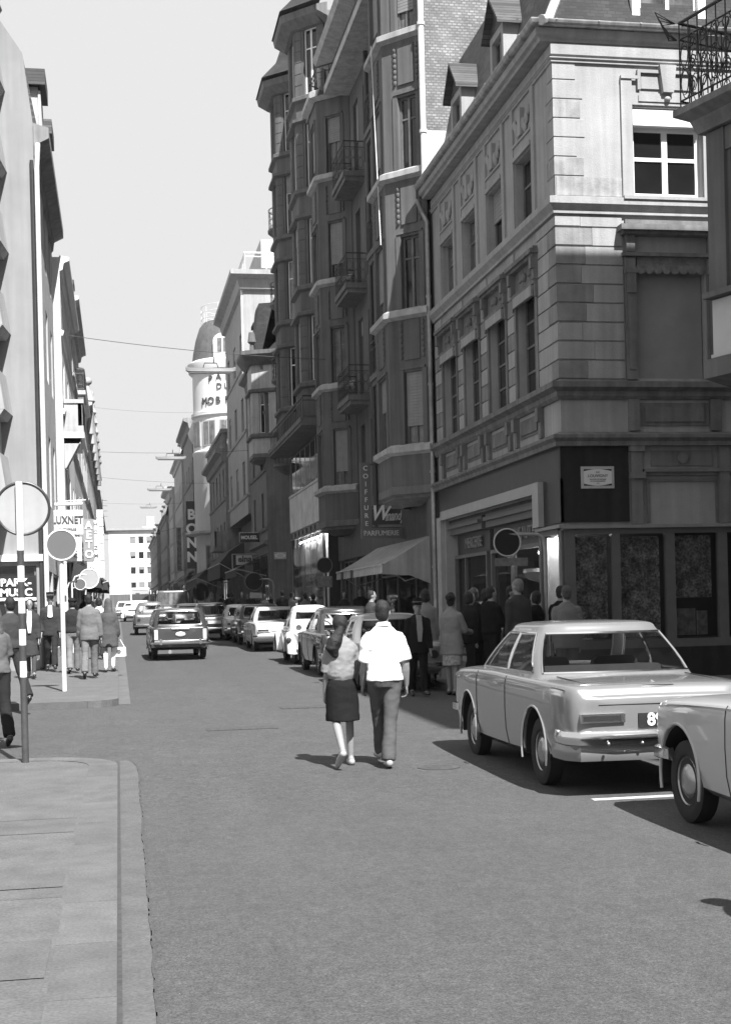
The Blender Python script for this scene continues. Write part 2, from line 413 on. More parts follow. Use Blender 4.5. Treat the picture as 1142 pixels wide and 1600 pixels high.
def build_gutter():
    b = MB(); c = MB(); y = -20; pr = None
    while y < 15.6:
        xo = wavy(.115 + .05 * max(0, min(1, (y - 6) / 9)), y) ; xo = -.04 + (xo + .04) * (1 - max(0, min(1, (y - 14.7) / .9)) ** 2.2) ** .5
        cur = (y, xo)
        if pr:
            p0, p1 = gz(pr[0]) + .006, gz(cur[0]) + .006; b.quad((-.04, pr[0], p0), (pr[1], pr[0], p0), (cur[1], cur[0], p1), (-.04, cur[0], p1))
            t = .010 + .008 * abs(noise.noise((1, y * 3, 0)))
            c.quad((pr[1], pr[0], p0 + .006), (pr[1] + t, pr[0], p0 + .006), (cur[1] + t, cur[0], p1 + .006), (cur[1], cur[0], p1 + .006)); c.quad((-.046, pr[0], p0 + .005), (-.022, pr[0], p0 + .005), (-.022, cur[0], p1 + .005), (-.046, cur[0], p1 + .005))
        pr = cur; y += .12
    g = struct(b.build('gutter', GUT)); struct(c.build('gutter_joint', TAR))
    # gutter of the far pavement
    f_ = MB(); y = 23.6
    while y < 120:
        f_.quad((-.03, y, gz(y) + .006), (.17, y, gz(y) + .006), (.17, y + 4, gz(y + 4) + .006), (-.03, y + 4, gz(y + 4) + .006)); y += 4
    struct(f_.build('gutter', KST[2]))
    # tar joints and repairs of the pavement
    p = MB(); q = MB(); z = .050
    for i in range(8):
        y = -2 + i * 2.1; x = -.36 - .9 * random.random(); h = .25 + random.random() * .5
        q.quad((-1.4, y, z), (-.37, y, z), (-.37, y + h, z), (-1.4, y + h, z))
    struct(q.build('pavement_patch', KST[1]))
    for i in range(5):
        p.quad((-1.6, 2 + i * 3.1, z + .004), (-.36, 2 + i * 3.1, z + .004), (-.36, 2.008 + i * 3.1, z + .004), (-1.6, 2.008 + i * 3.1, z + .004))
    struct(p.build('pavement_joint', TAR))
build_gutter()
def manhole(px, py, r, sq, lab, m):
    c = gnd(px, py); b = MB(); z = c.z + .005
    if sq:
        t = thing('manhole_cover', lab, 'manhole', c)
        b.box(-r * 1.5, r * 1.5, -r * .7, r * .7, 0, .006)
        for k in range(9): b.box(-r * 1.4 + k * r * .33, -r * 1.4 + k * r * .33 + .02, -r * .6, r * .6, .006, .008)
    else:
        t = thing('manhole_cover', lab, 'manhole', c); b.tube([(0, 0, 0), (0, 0, .006)], r, 24)
        for k in range(5): b.box(-r * .6, r * .6, -r * .6 + k * r * .28, -r * .6 + k * r * .28 + .015, .006, .010)
    b.build('cover', m, t)
manhole(685, 1199, .22, False, 'dark round manhole cover in the road to the right of the couple', mat('cast_iron', .06, .6, .3, 9))
manhole(378, 1138, .32, True, 'pale flat manhole cover in the middle of the road, left of the couple', mat('worn_iron', .062, .8, .3, 9, spec=.2))
manhole(482, 1105, .3, True, 'pale manhole cover in the road just behind the woman in shorts', mat('worn_iron', .062))
b = MB(); a = gnd(925, 1250)
b.box(a.x, a.x + 1.6, a.y - .04, a.y + .04, a.z, a.z + .006); struct(b.build('parking_line', mat('worn_line', .42, .9, .3, 9)))

# ------------------------------------------------------------------ corner house on the right
def corner_house():
    g = .1
    T = thing('corner_house', 'pale stone corner house with slate mansard roof above the black fronted shop', 'building', (8, 24, g), world=True)
    XE, YE = 17.0, 33.72
    path = [(8, YE), (8, 24), (XE, 24)]
    FW, LW = seg(path[0], path[1]); FS, LS = seg(path[1], path[2])
    uw = lambda y: YE - y
    wins = [(uw(26.52), uw(25.25)), (uw(28.6), uw(27.33)), (uw(30.72), uw(29.45)), (uw(32.82), uw(31.5))]
    b = MB()
    hw = [(a, c, 5.72, 7.75) for a, c in wins] + [(a + .06, c - .06, 9.12, 10.42) for a, c in wins]
    shopW = (uw(33.1), uw(25.35), .45, 3.72)
    b.wall(FW, LW, g, 12.05, hw + [shopW, (uw(25.28), uw(24.2), .62, 2.92)], .26)
    hs = [(1.5, 2.85, 9.12, 10.75), (4.2, 5.5, 9.12, 10.75), (1.5, 2.85, 5.75, 8.0), (4.2, 5.5, 5.75, 8.0)]
    sh = (.18, 8.6, .95, 2.95)
    b.wall(FS, LS, g, 11.87, hs + [sh], .26)
    b.quad((XE, 24, g), (XE, YE, g), (XE, YE, 11.9), (XE, 24, 11.9)); b.quad((8, YE, g), (XE, YE, g), (XE, YE, 11.9), (8, YE, 11.9))
    b.build('wall', STONE, T)
    # string courses, cornices
    k = MB()
    k.mold(path, [(0, 8.74), (.07, 8.74), (.07, 8.8), (.16, 8.9), (.16, 9.02), (.05, 9.06), (0, 9.06)])
    k.mold(path, [(0, 11.5), (.04, 11.5), (.04, 11.54), (.07, 11.56), (.07, 11.58), (0, 11.59)])
    k.mold(path, [(0, 11.64), (.04, 11.64), (.04, 11.82), (0, 11.82)])
    pc = [(8, YE), (8, 24.2), (XE, 24.2)]          # the eaves stand out less over the side street
    k.mold(pc, [(0, 11.86), (.24, 11.86), (.26, 11.92), (.32, 11.95), (.34, 12.0), (.34, 12.07), (0, 12.09)])
    build_split(k, 'cornice', STONE, T)
    k = MB()
    k.mold(path, [(0, 5.36), (.05, 5.36), (.1, 5.42), (.1, 5.5), (.22, 5.56), (.22, 5.66), (.04, 5.70), (0, 5.70)])
    k.mold(path, [(0, 4.5), (.16, 4.5), (.16, 4.58), (.22, 4.64), (.22, 4.70), (.06, 4.76), (0, 4.76)])
    k.build('string_course', STONE_D, T)
    # gutter
    gp = lambda r, e: [(.30, 12.14)] + [(.37 - r * cos(t * pi / 6), 12.16 - r * sin(t * pi / 6)) for t in range(7)] + [(.37 + r + e, 12.17), (.37 + r + e, 12.19), (.31, 12.18)]
    k = MB(); k.mold(pc, gp(.085, .006)); gut = k.build('gutter', ZINC, T)
    for i in range(12): k = MB(); k.mold([(8, YE - .4 - i * .8), (8, YE - .43 - i * .8)], gp(.092, .01)); k.build('gutter_strap', ZINC, gut)
    for i in range(9): k = MB(); k.mold([(8.0 + i * .8, 24.2), (8.03 + i * .8, 24.2)], gp(.092, .01)); k.build('gutter_strap', ZINC, gut)
    # rustication of the first floor
    q = MB(); z = 5.74; i = 0
    while z < 8.6:
        h = .325; q.m = 0
        cut = (.52, .66, .44)[i % 3]; zt = min(z + h, 8.7)
        q.m = random.choice((1, 1, 0, 1)); q.mold([(8, 24 + .36 + .12 * (i % 2)), (8, 24), (8 + cut, 24)], [(0, z), (.035, z + .012), (.035, zt - .012), (0, zt)])
        q.m = 0; q.wb(FS, cut + .008, 1.24, 0, .03, z + .004, zt - .004)
        q.m = 0; q.wb(FW, uw(25.16), uw(24.37 + .12 * (i % 2)), 0, .03, z + .004, zt - .004)
        for j in range(4):
            a = wins[j][1] if j < 4 else 0
            lo = wins[j][0] - .2
            lo0 = wins[j - 1][1] + .2 if j > 0 else .08
            # piers run between neighbouring windows
        for (lo, hi) in [(.06, wins[3][0] - .14), (wins[3][1] + .14, wins[2][0] - .14), (wins[2][1] + .14, wins[1][0] - .14), (wins[1][1] + .14, wins[0][0] - .14)]:
            if hi - lo > .1: q.m = i % 2; q.wb(FW, lo, hi, 0, .03, z + .004, zt - .004)
        z += h + .022; i += 1
    # quoins of the second floor
    z = 9.45; i = 0
    while z < 11.5:
        cut = (.55, .42, .58, .5)[i % 4]; q.m = 0 if i % 3 else 2
        zt = min(z + .33, 11.58)
        q.mold([(8, 24 + .3 + .14 * ((i + 1) % 2)), (8, 24), (8 + cut, 24)], [(0, z), (.014, z + .004), (.014, zt - .008), (0, zt)])
        z += .35; i += 1
    q.m = 2; q.wb(FS, 0.02, 1.28, 0, .012, 9.08, 9.42)
    build_split(q, 'quoin', [STONE, mat('stone_mid', .2, .9, .25, 2.0, .3, 40, streak=.3), mat('stone_worn', .27, .9, .3, 3, .3, 40, streak=.3)], T)
    # windows
    for j, (a, c) in enumerate(wins):
        o = window(T, FW, a, c, 5.72, 7.75, .2, mat('old_paint', .12, .6, .3, 6), GLASS, 1, (.25, .5, .74))
        window(T, FW, a + .06, c - .06, 9.12, 10.42, .2, mat('old_paint', .12), GLASS_C if j in (2, 3) else GLASS, 1, (.6,), shutter=(0, .5, 0, 0)[j])
        s = MB(); m_ = (a + c) / 2
        # surround, consoles, hood and frieze of the first floor window
        for sg in (a - .13, c + .005): s.wb(FW, sg, sg + .125, 0, .05, 5.72, 7.72)
        s.wb(FW, a - .16, c + .16, 0, .10, 7.75, 7.82); s.wb(FW, a - .12, c + .12, 0, .03, 7.82, 8.24)
        s.wb(FW, a - .2, c + .2, 0, .14, 8.24, 8.30); s.wb(FW, a - .24, c + .24, 0, .2, 8.30, 8.38); s.wb(FW, a - .2, c + .2, 0, .12, 8.38, 8.44)
        for sg in (a - .19, c + .05):
            s.wb(FW, sg, sg + .14, .0, .17, 8.02, 8.24); s.wb(FW, sg + .01, sg + .13, 0, .12, 7.82, 8.02); s.wb(FW, sg + .02, sg + .12, 0, .09, 7.5, 7.75)
        s.ell((8 - .05, YE - m_, 8.03), (.05, .09, .09)); s.ell((8 - .03, YE - m_ - .3, 8.03), (.04, .14, .05)); s.ell((8 - .03, YE - m_ + .3, 8.03), (.04, .14, .05))
        build_split(s, 'window_surround', STONE_D, T)
        l = MB(); l.wb(FW, a + .02, c - .02, -.12, .12, 7.66, 7.735); l.wb(FW, a + .02, c - .02, .08, .12, 7.54, 7.66); l.build('blind_box', STONE, T)
        # second floor: frame, lintel band, carved panel
        s = MB(); a2, c2 = a + .06, c - .06
        for sg in (a2 - .2, c2 + .02): s.wb(FW, sg, sg + .18, 0, .045, 9.07, 11.5)
        s.wb(FW, a2 - .02, c2 + .02, 0, .07, 10.44, 10.52); s.wb(FW, a2 - .02, c2 + .02, 0, .03, 10.52, 10.72); s.wb(FW, a2 - .02, c2 + .02, 0, .06, 10.72, 10.77)
        for t in range(9):
            x = m_ + (t - 4) * .115; s.ell((8 - .03, YE - x, 11.02 + .13 * cos(t * 1.6)), (.045, .085, .10 + .03 * (t % 2)))
        s.wb(FW, m_ - .1, m_ + .1, 0, .09, 10.8, 11.32)
        build_split(s, 'window_surround', STONE, T)
        # apron panel between the two string courses
        s = MB(); s.wb(FW, a, c, 0, .02, 4.92, 5.28); s.wb(FW, a + .08, c - .08, .02, .045, 4.98, 5.22)
        for sg in (a - .26, c + .08): s.wb(FW, sg, sg + .18, 0, .07, 4.78, 5.36); s.wb(FW, sg, sg + .18, .07, .13, 5.1, 5.36)
        build_split(s, 'apron_panel', STONE_D, T)
    # south windows
    for x0 in (1.5, 4.2):
        x1 = x0 + 1.35
        window(T, FS, x0, x1, 9.12, 10.42, .2, WHITE, GLASS, 1, (.55,), .075)
        s = MB(); s.wb(FS, x0 + .01, x1 - .01, -.2, .01, 10.43, 10.70); s.wb(FS, x0 + .01, x1 - .01, -.1, .03, 10.40, 10.43); s.build('shutter_box', WPL, T)
        s = MB()
        s.wb(FS, x0 - .22, x0 - .01, 0, .05, 9.08, 11.3); s.wb(FS, x1 + .01, x1 + .22, 0, .05, 9.08, 11.3)
        s.wb(FS, x0 - .01, x1 + .01, 0, .03, 10.78, 11.0); s.wb(FS, x0 + .12, x1 - .12, .03, .05, 10.84, 10.95); s.ell((8 + (x0 + x1) / 2, 23.94, 10.895), (.06, .05, .05))
        s.wb(FS, x0 - .22, x0 + .12, .05, .075, 11.24, 11.3); s.wb(FS, x0 + .1, x1 - .1, 0, .07, 11.36, 11.42); s.wb(FS, x0 + .1, x0 + .16, 0, .07, 11.05, 11.36); s.wb(FS, x1 - .16, x1 - .1, 0, .07, 11.05, 11.36)
        s.wb(FS, x0 + .18, x1 - .18, 0, .03, 11.08, 11.3)
        mm = (x0 + x1) / 2
        s.hexa([(8 + mm - .1, 23.87, 11.0), (8 + mm + .1, 23.87, 11.0), (8 + mm + .1, 24, 11.0), (8 + mm - .1, 24, 11.0), (8 + mm - .16, 23.87, 11.5), (8 + mm + .16, 23.87, 11.5), (8 + mm + .16, 24, 11.5), (8 + mm - .16, 24, 11.5)])
        s.wb(FS, x0 - .25, x1 + .25, 0, .19, 9.0, 9.06)
        build_split(s, 'window_surround', STONE, T)
        # blind of the first floor with its scalloped valance
        s = MB(); s.wb(FS, x0 + .02, x1 - .02, -.2, -.16, 5.76, 7.95); s.build('sun_blind', mat('blind_cloth', .22, .9, .1, 2, .1, 90), T)
        s = MB(); s.wb(FS, x0 + .01, x1 - .01, -.14, .03, 7.86, 7.98); n = 8; st = (x1 - x0 - .02) / n
        for i in range(n):
            u = 8 + x0 + .01 + i * st; vs = [(u, 23.985, 7.86), (u + st, 23.985, 7.86)] + [(u + st / 2 + st / 2 * cos(t * pi / 6), 23.985, 7.76 - .09 * sin(t * pi / 6)) for t in range(7)]
            s.add(vs, [tuple(range(len(vs)))]); s.add([(x, y - .01, z) for x, y, z in vs], [tuple(range(len(vs)))])
        s.build('valance', mat('tin_valance', .16, .8, .4, 8), T)
        s = MB()
        for sg in (x0 - .23, x1 + .02):
            s.wb(FS, sg, sg + .2, 0, .08, 5.72, 7.95); s.wb(FS, sg + .04, sg + .16, .08, .10, 5.9, 7.3); s.wb(FS, sg - .01, sg + .21, 0, .15, 7.66, 7.75); s.wb(FS, sg + .02, sg + .18, 0, .14, 7.3, 7.66); s.wb(FS, sg + .02, sg + .18, 0, .12, 8.06, 8.36)
        s.wb(FS, x0 - .28, x1 + .28, 0, .12, 7.98, 8.05); s.wb(FS, x0 - .3, x1 + .3, 0, .2, 8.36, 8.42); s.wb(FS, x0 - .36, x1 + .36, 0, .28, 8.42, 8.52); s.wb(FS, x0 - .2, x1 + .2, 0, .05, 8.52, 8.66)
        build_split(s, 'window_surround', STONE_D, T)
        s = MB(); s.wb(FS, x0, x1, 0, .025, 4.88, 5.3); s.wb(FS, x0 + .1, x1 - .1, .025, .05, 4.95, 5.22)
        for sg in (x0 - .22, x1 + .02): s.wb(FS, sg, sg + .2, 0, .1, 4.78, 5.36)
        build_split(s, 'apron_panel', STONE_D, T)
    # mansard roof, dormers
    def ms(o): return [(.26, 12.12), (.06, 12.22), (-.15, 12.65), (-.37, 13.4), (-.57, 14.3), (-.75, 15.2), (-.8, 15.4), (-2.5, 16.3)]
    k = MB(); k.mold([(8, YE - .02), (8, 24.0)], [(o, z) for o, z in ms(0)], cap=False)
    k = MB(); rw = [[(8 - o, y, z) for o, z in ms(0)] for y in (YE - .02, 24)]
    # hip: both slopes meet on the diagonal of the corner
    n = len(ms(0)); A = [(8 - o, YE - .02, z) for o, z in ms(0)]; B_ = [(8 - o, 24 - o, z) for o, z in ms(0)]; C_ = [(XE, 24 - o, z) for o, z in ms(0)]
    for i in range(n - 1):
        k.m = 0; k.quad(A[i], B_[i], B_[i + 1], A[i + 1]); k.m = 1; k.quad(B_[i], C_[i], C_[i + 1], B_[i + 1])
    k.m = 0; k.quad(A[-1], B_[-1], (12.5, 28, 16.6), (12.5, YE - .02, 16.6)); k.m = 1; k.quad(B_[-1], C_[-1], (XE, 28, 16.6), (12.5, 28, 16.6))
    roof = k.build('roof', [SLATE_X, SLATE_Y], T)
    h = MB(); h.tube([(p[0] - .02, p[1] - .02, p[2] + .02) for p in B_[:7]], .09, 8); h.build('hip_flashing', mat('lead', .4, .5, .2, 5), roof)
    def dormer(F, u, hw_, zb, zt, zr, back, frame, sidem, glassm, nm):
        P, U, N = F
        q = lambda uu, d, z: (P[0] + U[0] * uu + N[0] * d, P[1] + U[1] * uu + N[1] * d, z)
        s = MB(); f = -.06
        s.wb(F, u - hw_, u - hw_ + .15, f - .2, f, zb, zt); s.wb(F, u + hw_ - .15, u + hw_, f - .2, f, zb, zt); s.wb(F, u - hw_ + .15, u + hw_ - .15, f - .2, f, zt - .16, zt); s.wb(F, u - hw_ + .15, u + hw_ - .15, f - .2, f + .04, zb, zb + .14)
        s.wb(F, u - hw_, u - hw_ + .1, f - back, f - .2, zb, zt); s.wb(F, u + hw_ - .1, u + hw_, f - back, f - .2, zb, zt)
        o = s.build(nm, sidem, T)
        window(o, F, u - hw_ + .15, u + hw_ - .15, zb + .14, zt - .16, .2, frame, glassm, 1, (.6,), nm='dormer_window')
        r = MB(); e = .14
        pts = [q(u - hw_ - e, f + .16, zt), q(u, f + .16, zr), q(u + hw_ + e, f + .16, zt)]
        bk = [q(u - hw_ - e, f - back, zt), q(u, f - back, zr), q(u + hw_ + e, f - back, zt)]
        r.quad(pts[0], pts[1], bk[1], bk[0]); r.quad(pts[1], pts[2], bk[2], bk[1])
        lo = [(p[0], p[1], p[2] - .08) for p in pts + bk]
        r.quad(lo[0], lo[1], lo[4], lo[3]); r.quad(lo[1], lo[2], lo[5], lo[4]); r.quad(pts[0], pts[1], lo[1], lo[0]); r.quad(pts[1], pts[2], lo[2], lo[1])
        r.quad(pts[0], bk[0], lo[3], lo[0]); r.quad(pts[2], bk[2], lo[5], lo[2])
        r.add([q(u - hw_, f, zt - .01), q(u + hw_, f, zt - .01), q(u, f, zr - .1)], [(0, 1, 2)]); build_split(r, 'dormer_roof', SLATE_X if F is FW else SLATE_Y, o)
    for yc in (27.8, 31.3): dormer(FW, uw(yc), .5, 12.1, 13.65, 14.35, 2.2, mat('old_paint', .12), STONE, GLASS, 'dormer')
    for xc in (2.3, 5.2): dormer(FS, xc, .72, 12.15, 13.9, 14.6, 2.2, WHITE, WHITE, GLASS_C, 'dormer')
    # shop: black panels, white frame, glazing
    s = MB(); s.m = 0
    s.wb(FW, .02, LW + .02, 0.0, .05, 3.92, 4.5); s.wb(FW, .02, uw(33.44), 0, .05, 3.0, 3.92); s.wb(FW, uw(25.0), LW + .05, 0, .05, 3.12, 3.92); s.wb(FS, -.05, 1.25, 0, .05, 3.12, 4.5)
    s.build('fascia', [BLACK], T)
    s = MB(); s.wb(FW, uw(33.42), uw(33.0), .05, .16, .12, 3.82); s.wb(FW, uw(25.38), uw(25.0), .05, .16, 3.1, 3.95); s.wb(FW, uw(33.0), uw(25.38), .05, .16, 3.74, 3.95)
    s.wb(FW, uw(33.0), uw(32.9), -.5, .05, .12, 3.74); s.wb(FW, uw(25.45), uw(25.38), -.4, .05, 3.1, 3.74)
    s.build('shop_portal', mat('portal_marble', .30, .5, .12, 3), T)
    s = MB(); s.wb(FW, uw(33.0), uw(25.4), -1.6, -1.5, .4, 3.7); s.wb(FW, uw(33.0), uw(25.4), -1.5, -.05, 3.66, 3.72); s.wb(FW, uw(33), uw(25.4), -1.5, -.02, .3, .5); s.build('shop_interior', mat('shop_dark', .035, .8, .4, 2), T)
    s = MB(); s.wb(FS, .2, 8.6, -1.3, -1.2, .9, 3.0); s.wb(FS, .2, 8.6, -1.2, -.05, .86, .95); s.build('shop_interior', mat('shop_dark', .035), T)
    for (ya, yb) in ((32.9, 29.95), (29.6, 25.45)):
        s = MB(); s.wb(FW, uw(ya), uw(yb), -.24, -.06, 3.36, 3.66); s.wb(FW, uw(ya) + .05, uw(yb) - .05, -.06, .02, 3.5, 3.58); s.build('awning_box', GREY_T, T)
        s = MB(); s.wb(FW, uw(ya), uw(yb), -.3, -.25, 2.86, 3.36); s.build('sign_board', mat('sign_dark', .04, .5, .2, 4), T)
        s = MB(); t = .06
        u0, u1 = uw(ya), uw(yb)
        s.wb(FW, u0, u1, -.3, -.16, 2.78, 2.86); s.wb(FW, u0, u1, -.3, -.1, .42, .62)
        for x in (u0, u1 - .07): s.wb(FW, x, x + .07, -.3, -.16, .62, 2.78)
        if ya > 30: s.wb(FW, u0 + .9, u0 + .97, -.3, -.18, .62, 2.78)
        else: s.wb(FW, u0 + 1.5, u0 + 1.56, -.3, -.18, .62, 2.78)
        o = s.build('shop_window', GREY_T, T)
        p = MB(); p.wb(FW, u0 + .07, u1 - .07, -.25, -.24, .62, 2.78); p.build('pane', SHOPG, o)
    fcurve(T, 'lettering', 'MERCERIE', .36, mat('gold_letters', .2, .4, .15, 9), (8.2, 31.2, 3.1), (0, -1, 0), (0, 0, 1), .02, sx=.92)
    fcurve(T, 'lettering', 'NOUVEAUTÉS', .36, mat('gold_letters', .2), (8.2, 27.4, 3.1), (0, -1, 0), (0, 0, 1), .02, sx=1.06)
    # glazed corner case and the row of panes on the side street
    s = MB(); s.wb(FS, .0, .2, -.1, .04, .3, 2.98); s.wb(FW, uw(25.38), uw(25.28), -.1, .05, .3, 3.1); s.wb(FW, uw(24.2), LW - .02, -.1, .04, .3, 2.98)
    s.wb(FW, uw(25.28), uw(24.2), -.1, .05, .3, .62); s.wb(FW, uw(25.28), uw(24.2), -.1, .05, 2.92, 3.02)
    ms_ = [.2, .9, 1.06, 1.94, 2.12, 2.97, 3.15, 4.0, 4.18, 5.0, 5.2, 6.1, 6.3, 7.2, 7.4, 8.5]
    for i in range(1, len(ms_) - 1, 2): s.wb(FS, ms_[i], ms_[i + 1], -.1, .03, .95, 2.9)
    s.wb(FS, .2, 8.6, -.1, .03, .8, .95); s.wb(FS, .2, 8.6, -.1, .04, 2.9, 3.0)
    o = s.build('shop_window', GREY_T, T)
    for i in range(0, len(ms_) - 1, 2):
        p = MB(); p.wb(FS, ms_[i], ms_[i + 1], -.06, -.05, .95, 2.9); p.build('pane', SHOPG, o)
    p = MB(); p.wb(FW, uw(25.28), uw(24.2), -.06, -.05, .62, 2.92); p.build('pane', SHOPG, o)
    s = MB(); s.wb(FS, -.05, 8.7, 0, .12, 3.0, 3.06); s.wb(FW, uw(25.38), LW + .12, 0, .12, 3.02, 3.08); s.build('shop_ledge', mat('tin_ledge', .22, .5, .15, 4), T)
    s = MB(); s.wb(FS, -.02, 8.7, 0, .06, .1, .8); s.build('plinth', BLACK, T)
    s = MB(); s.wb(FS, 1.3, 1.5, 0, .1, 3.07, 4.5); s.wb(FS, 1.26, 1.54, 0, .16, 3.9, 4.02); s.wb(FS, 1.26, 1.54, 0, .14, 4.4, 4.5)
    s.wb(FS, 3.0, 3.2, 0, .1, 3.07, 4.5); s.wb(FS, 1.54, 9, 0, .12, 4.02, 4.08); s.wb(FS, 1.54, 9, 0, .07, 3.96, 4.02); s.wb(FS, 1.7, 2.9, 0, .03, 4.14, 4.42); s.tube([(10.3, 23.97, 4.28), (10.3, 23.93, 4.28)], .1, 16)
    s.wb(FS, 1.6, 3.0, 0, .03, 3.85, 3.9); s.wb(FS, 1.6, 1.66, 0, .03, 3.1, 3.85); s.wb(FS, 2.94, 3.0, 0, .03, 3.1, 3.85)
    build_split(s, 'shop_pilaster', mat('painted_stone', .15, .8, .2, 2, streak=.2), T)
    # white display of the corner case
    s = MB(); s.box(8.04, 8.9, 25.12, 25.15, .66, 2.9); s.build('display_board', WHITE, T); s = MB(); s.box(8.3, 8.8, 26.4, 26.43, .8, 2.7); s.build('display_board', WHITE, T)
    d = MB(); pts = [(7.6, 33.70, 11.85), (7.7, 33.70, 11.6), (7.86, 33.74, 11.3), (7.86, 33.76, .3)]
    d.tube(pts, .055, 10)
    for z in (9.4, 7.2, 5.0, 2.6): d.tube([(7.86, 33.76, z), (7.86, 33.76, z + .06)], .075, 10)
    d.build('drainpipe', ZINC, T)
    return FW, FS
FWc, FSc = corner_house()
def plaque(P, right, wdt, hgt, lab, small=False):
    n = Vector(right).cross(Vector((0, 0, 1)))
    t = thing('street_plaque', lab, 'street sign', P, world=True); P = Vector(P); R = Vector(right); Z = Vector((0, 0, 1))
    def pl(a, bz, d0, d1, name, m, poly=None):
        s = MB(); pp = poly or [(-a, -bz), (a, -bz), (a, bz), (-a, bz)]
        f = [P + R * x + Z * z + n * d1 for x, z in pp]; g_ = [P + R * x + Z * z + n * d0 for x, z in pp]; s.loft([g_, f]); return s.build(name, m, t)
    pl(wdt / 2, hgt / 2, 0, .02, 'plate', mat('plaque_rim', .42, .5, .1, 9)); pl(wdt / 2 - .05, hgt / 2 - .05, .02, .024, 'plate_field', BLACK)
    a, h = wdt / 2 - .05, hgt / 2 - .05
    poly = [(-a, -h * .75)] + [(-a + 2 * a * k / 10, -h * (.75 + .25 * sin(pi * k / 10))) for k in range(1, 10)] + [(a, -h * .75), (a, h * .75)] + [(a - 2 * a * k / 10, h * (.75 + .25 * sin(pi * k / 10))) for k in range(1, 10)] + [(-a, h * .75)]
    pl(0, 0, .024, .028, 'plate_oval', mat('enamel', .62, .4, .06, 9), poly)
    for txt, z, sz in (('RUE', h * .62, h * .26), ('LOUVIGNY', h * .18, h * .52), ('ARCHITECTE MILITAIRE', -h * .24, h * .2), ('DU GOUVERNEMENT', -h * .48, h * .2), ('1671', -h * .72, h * .18)):
        fcurve(t, 'lettering', txt, sz, BLACK, P + Z * z + n * .030, R, Z, .002)
plaque((8.645, 23.945, 3.93), (1, 0, 0), .63, .40, 'white enamel street name plaque on the black panel of the corner shop')
TAP = mat('woven_scene', .26, .95, .95, 4.5, .1, 24, fine=.7)
for i, (a, c, zz) in enumerate(((.24, .88, 1.0), (1.1, 1.9, 1.0), (2.16, 2.92, 1.7))):
    t = MB(); t.wb(FSc, a, c, -.22, -.2, zz, 2.86)
    tag(t.build('tapestry', TAP), ('dark tapestry with a tree in the leftmost pane of the side street window',
        'dark tapestry with pale figures in the second pane from the corner', 'short dark tapestry in the third pane from the corner')[i], 'tapestry')
t = MB(); t.wb(FSc, 2.2, 2.62, -.3, -.27, 1.0, 1.5); t.wb(FSc, 2.7, 2.9, -.4, -.37, 1.0, 1.45); tag(t.build('framed_print', mat('dim_print', .25, .8, .5, 9)), 'dim framed prints standing on the floor of the third shop pane', 'print')

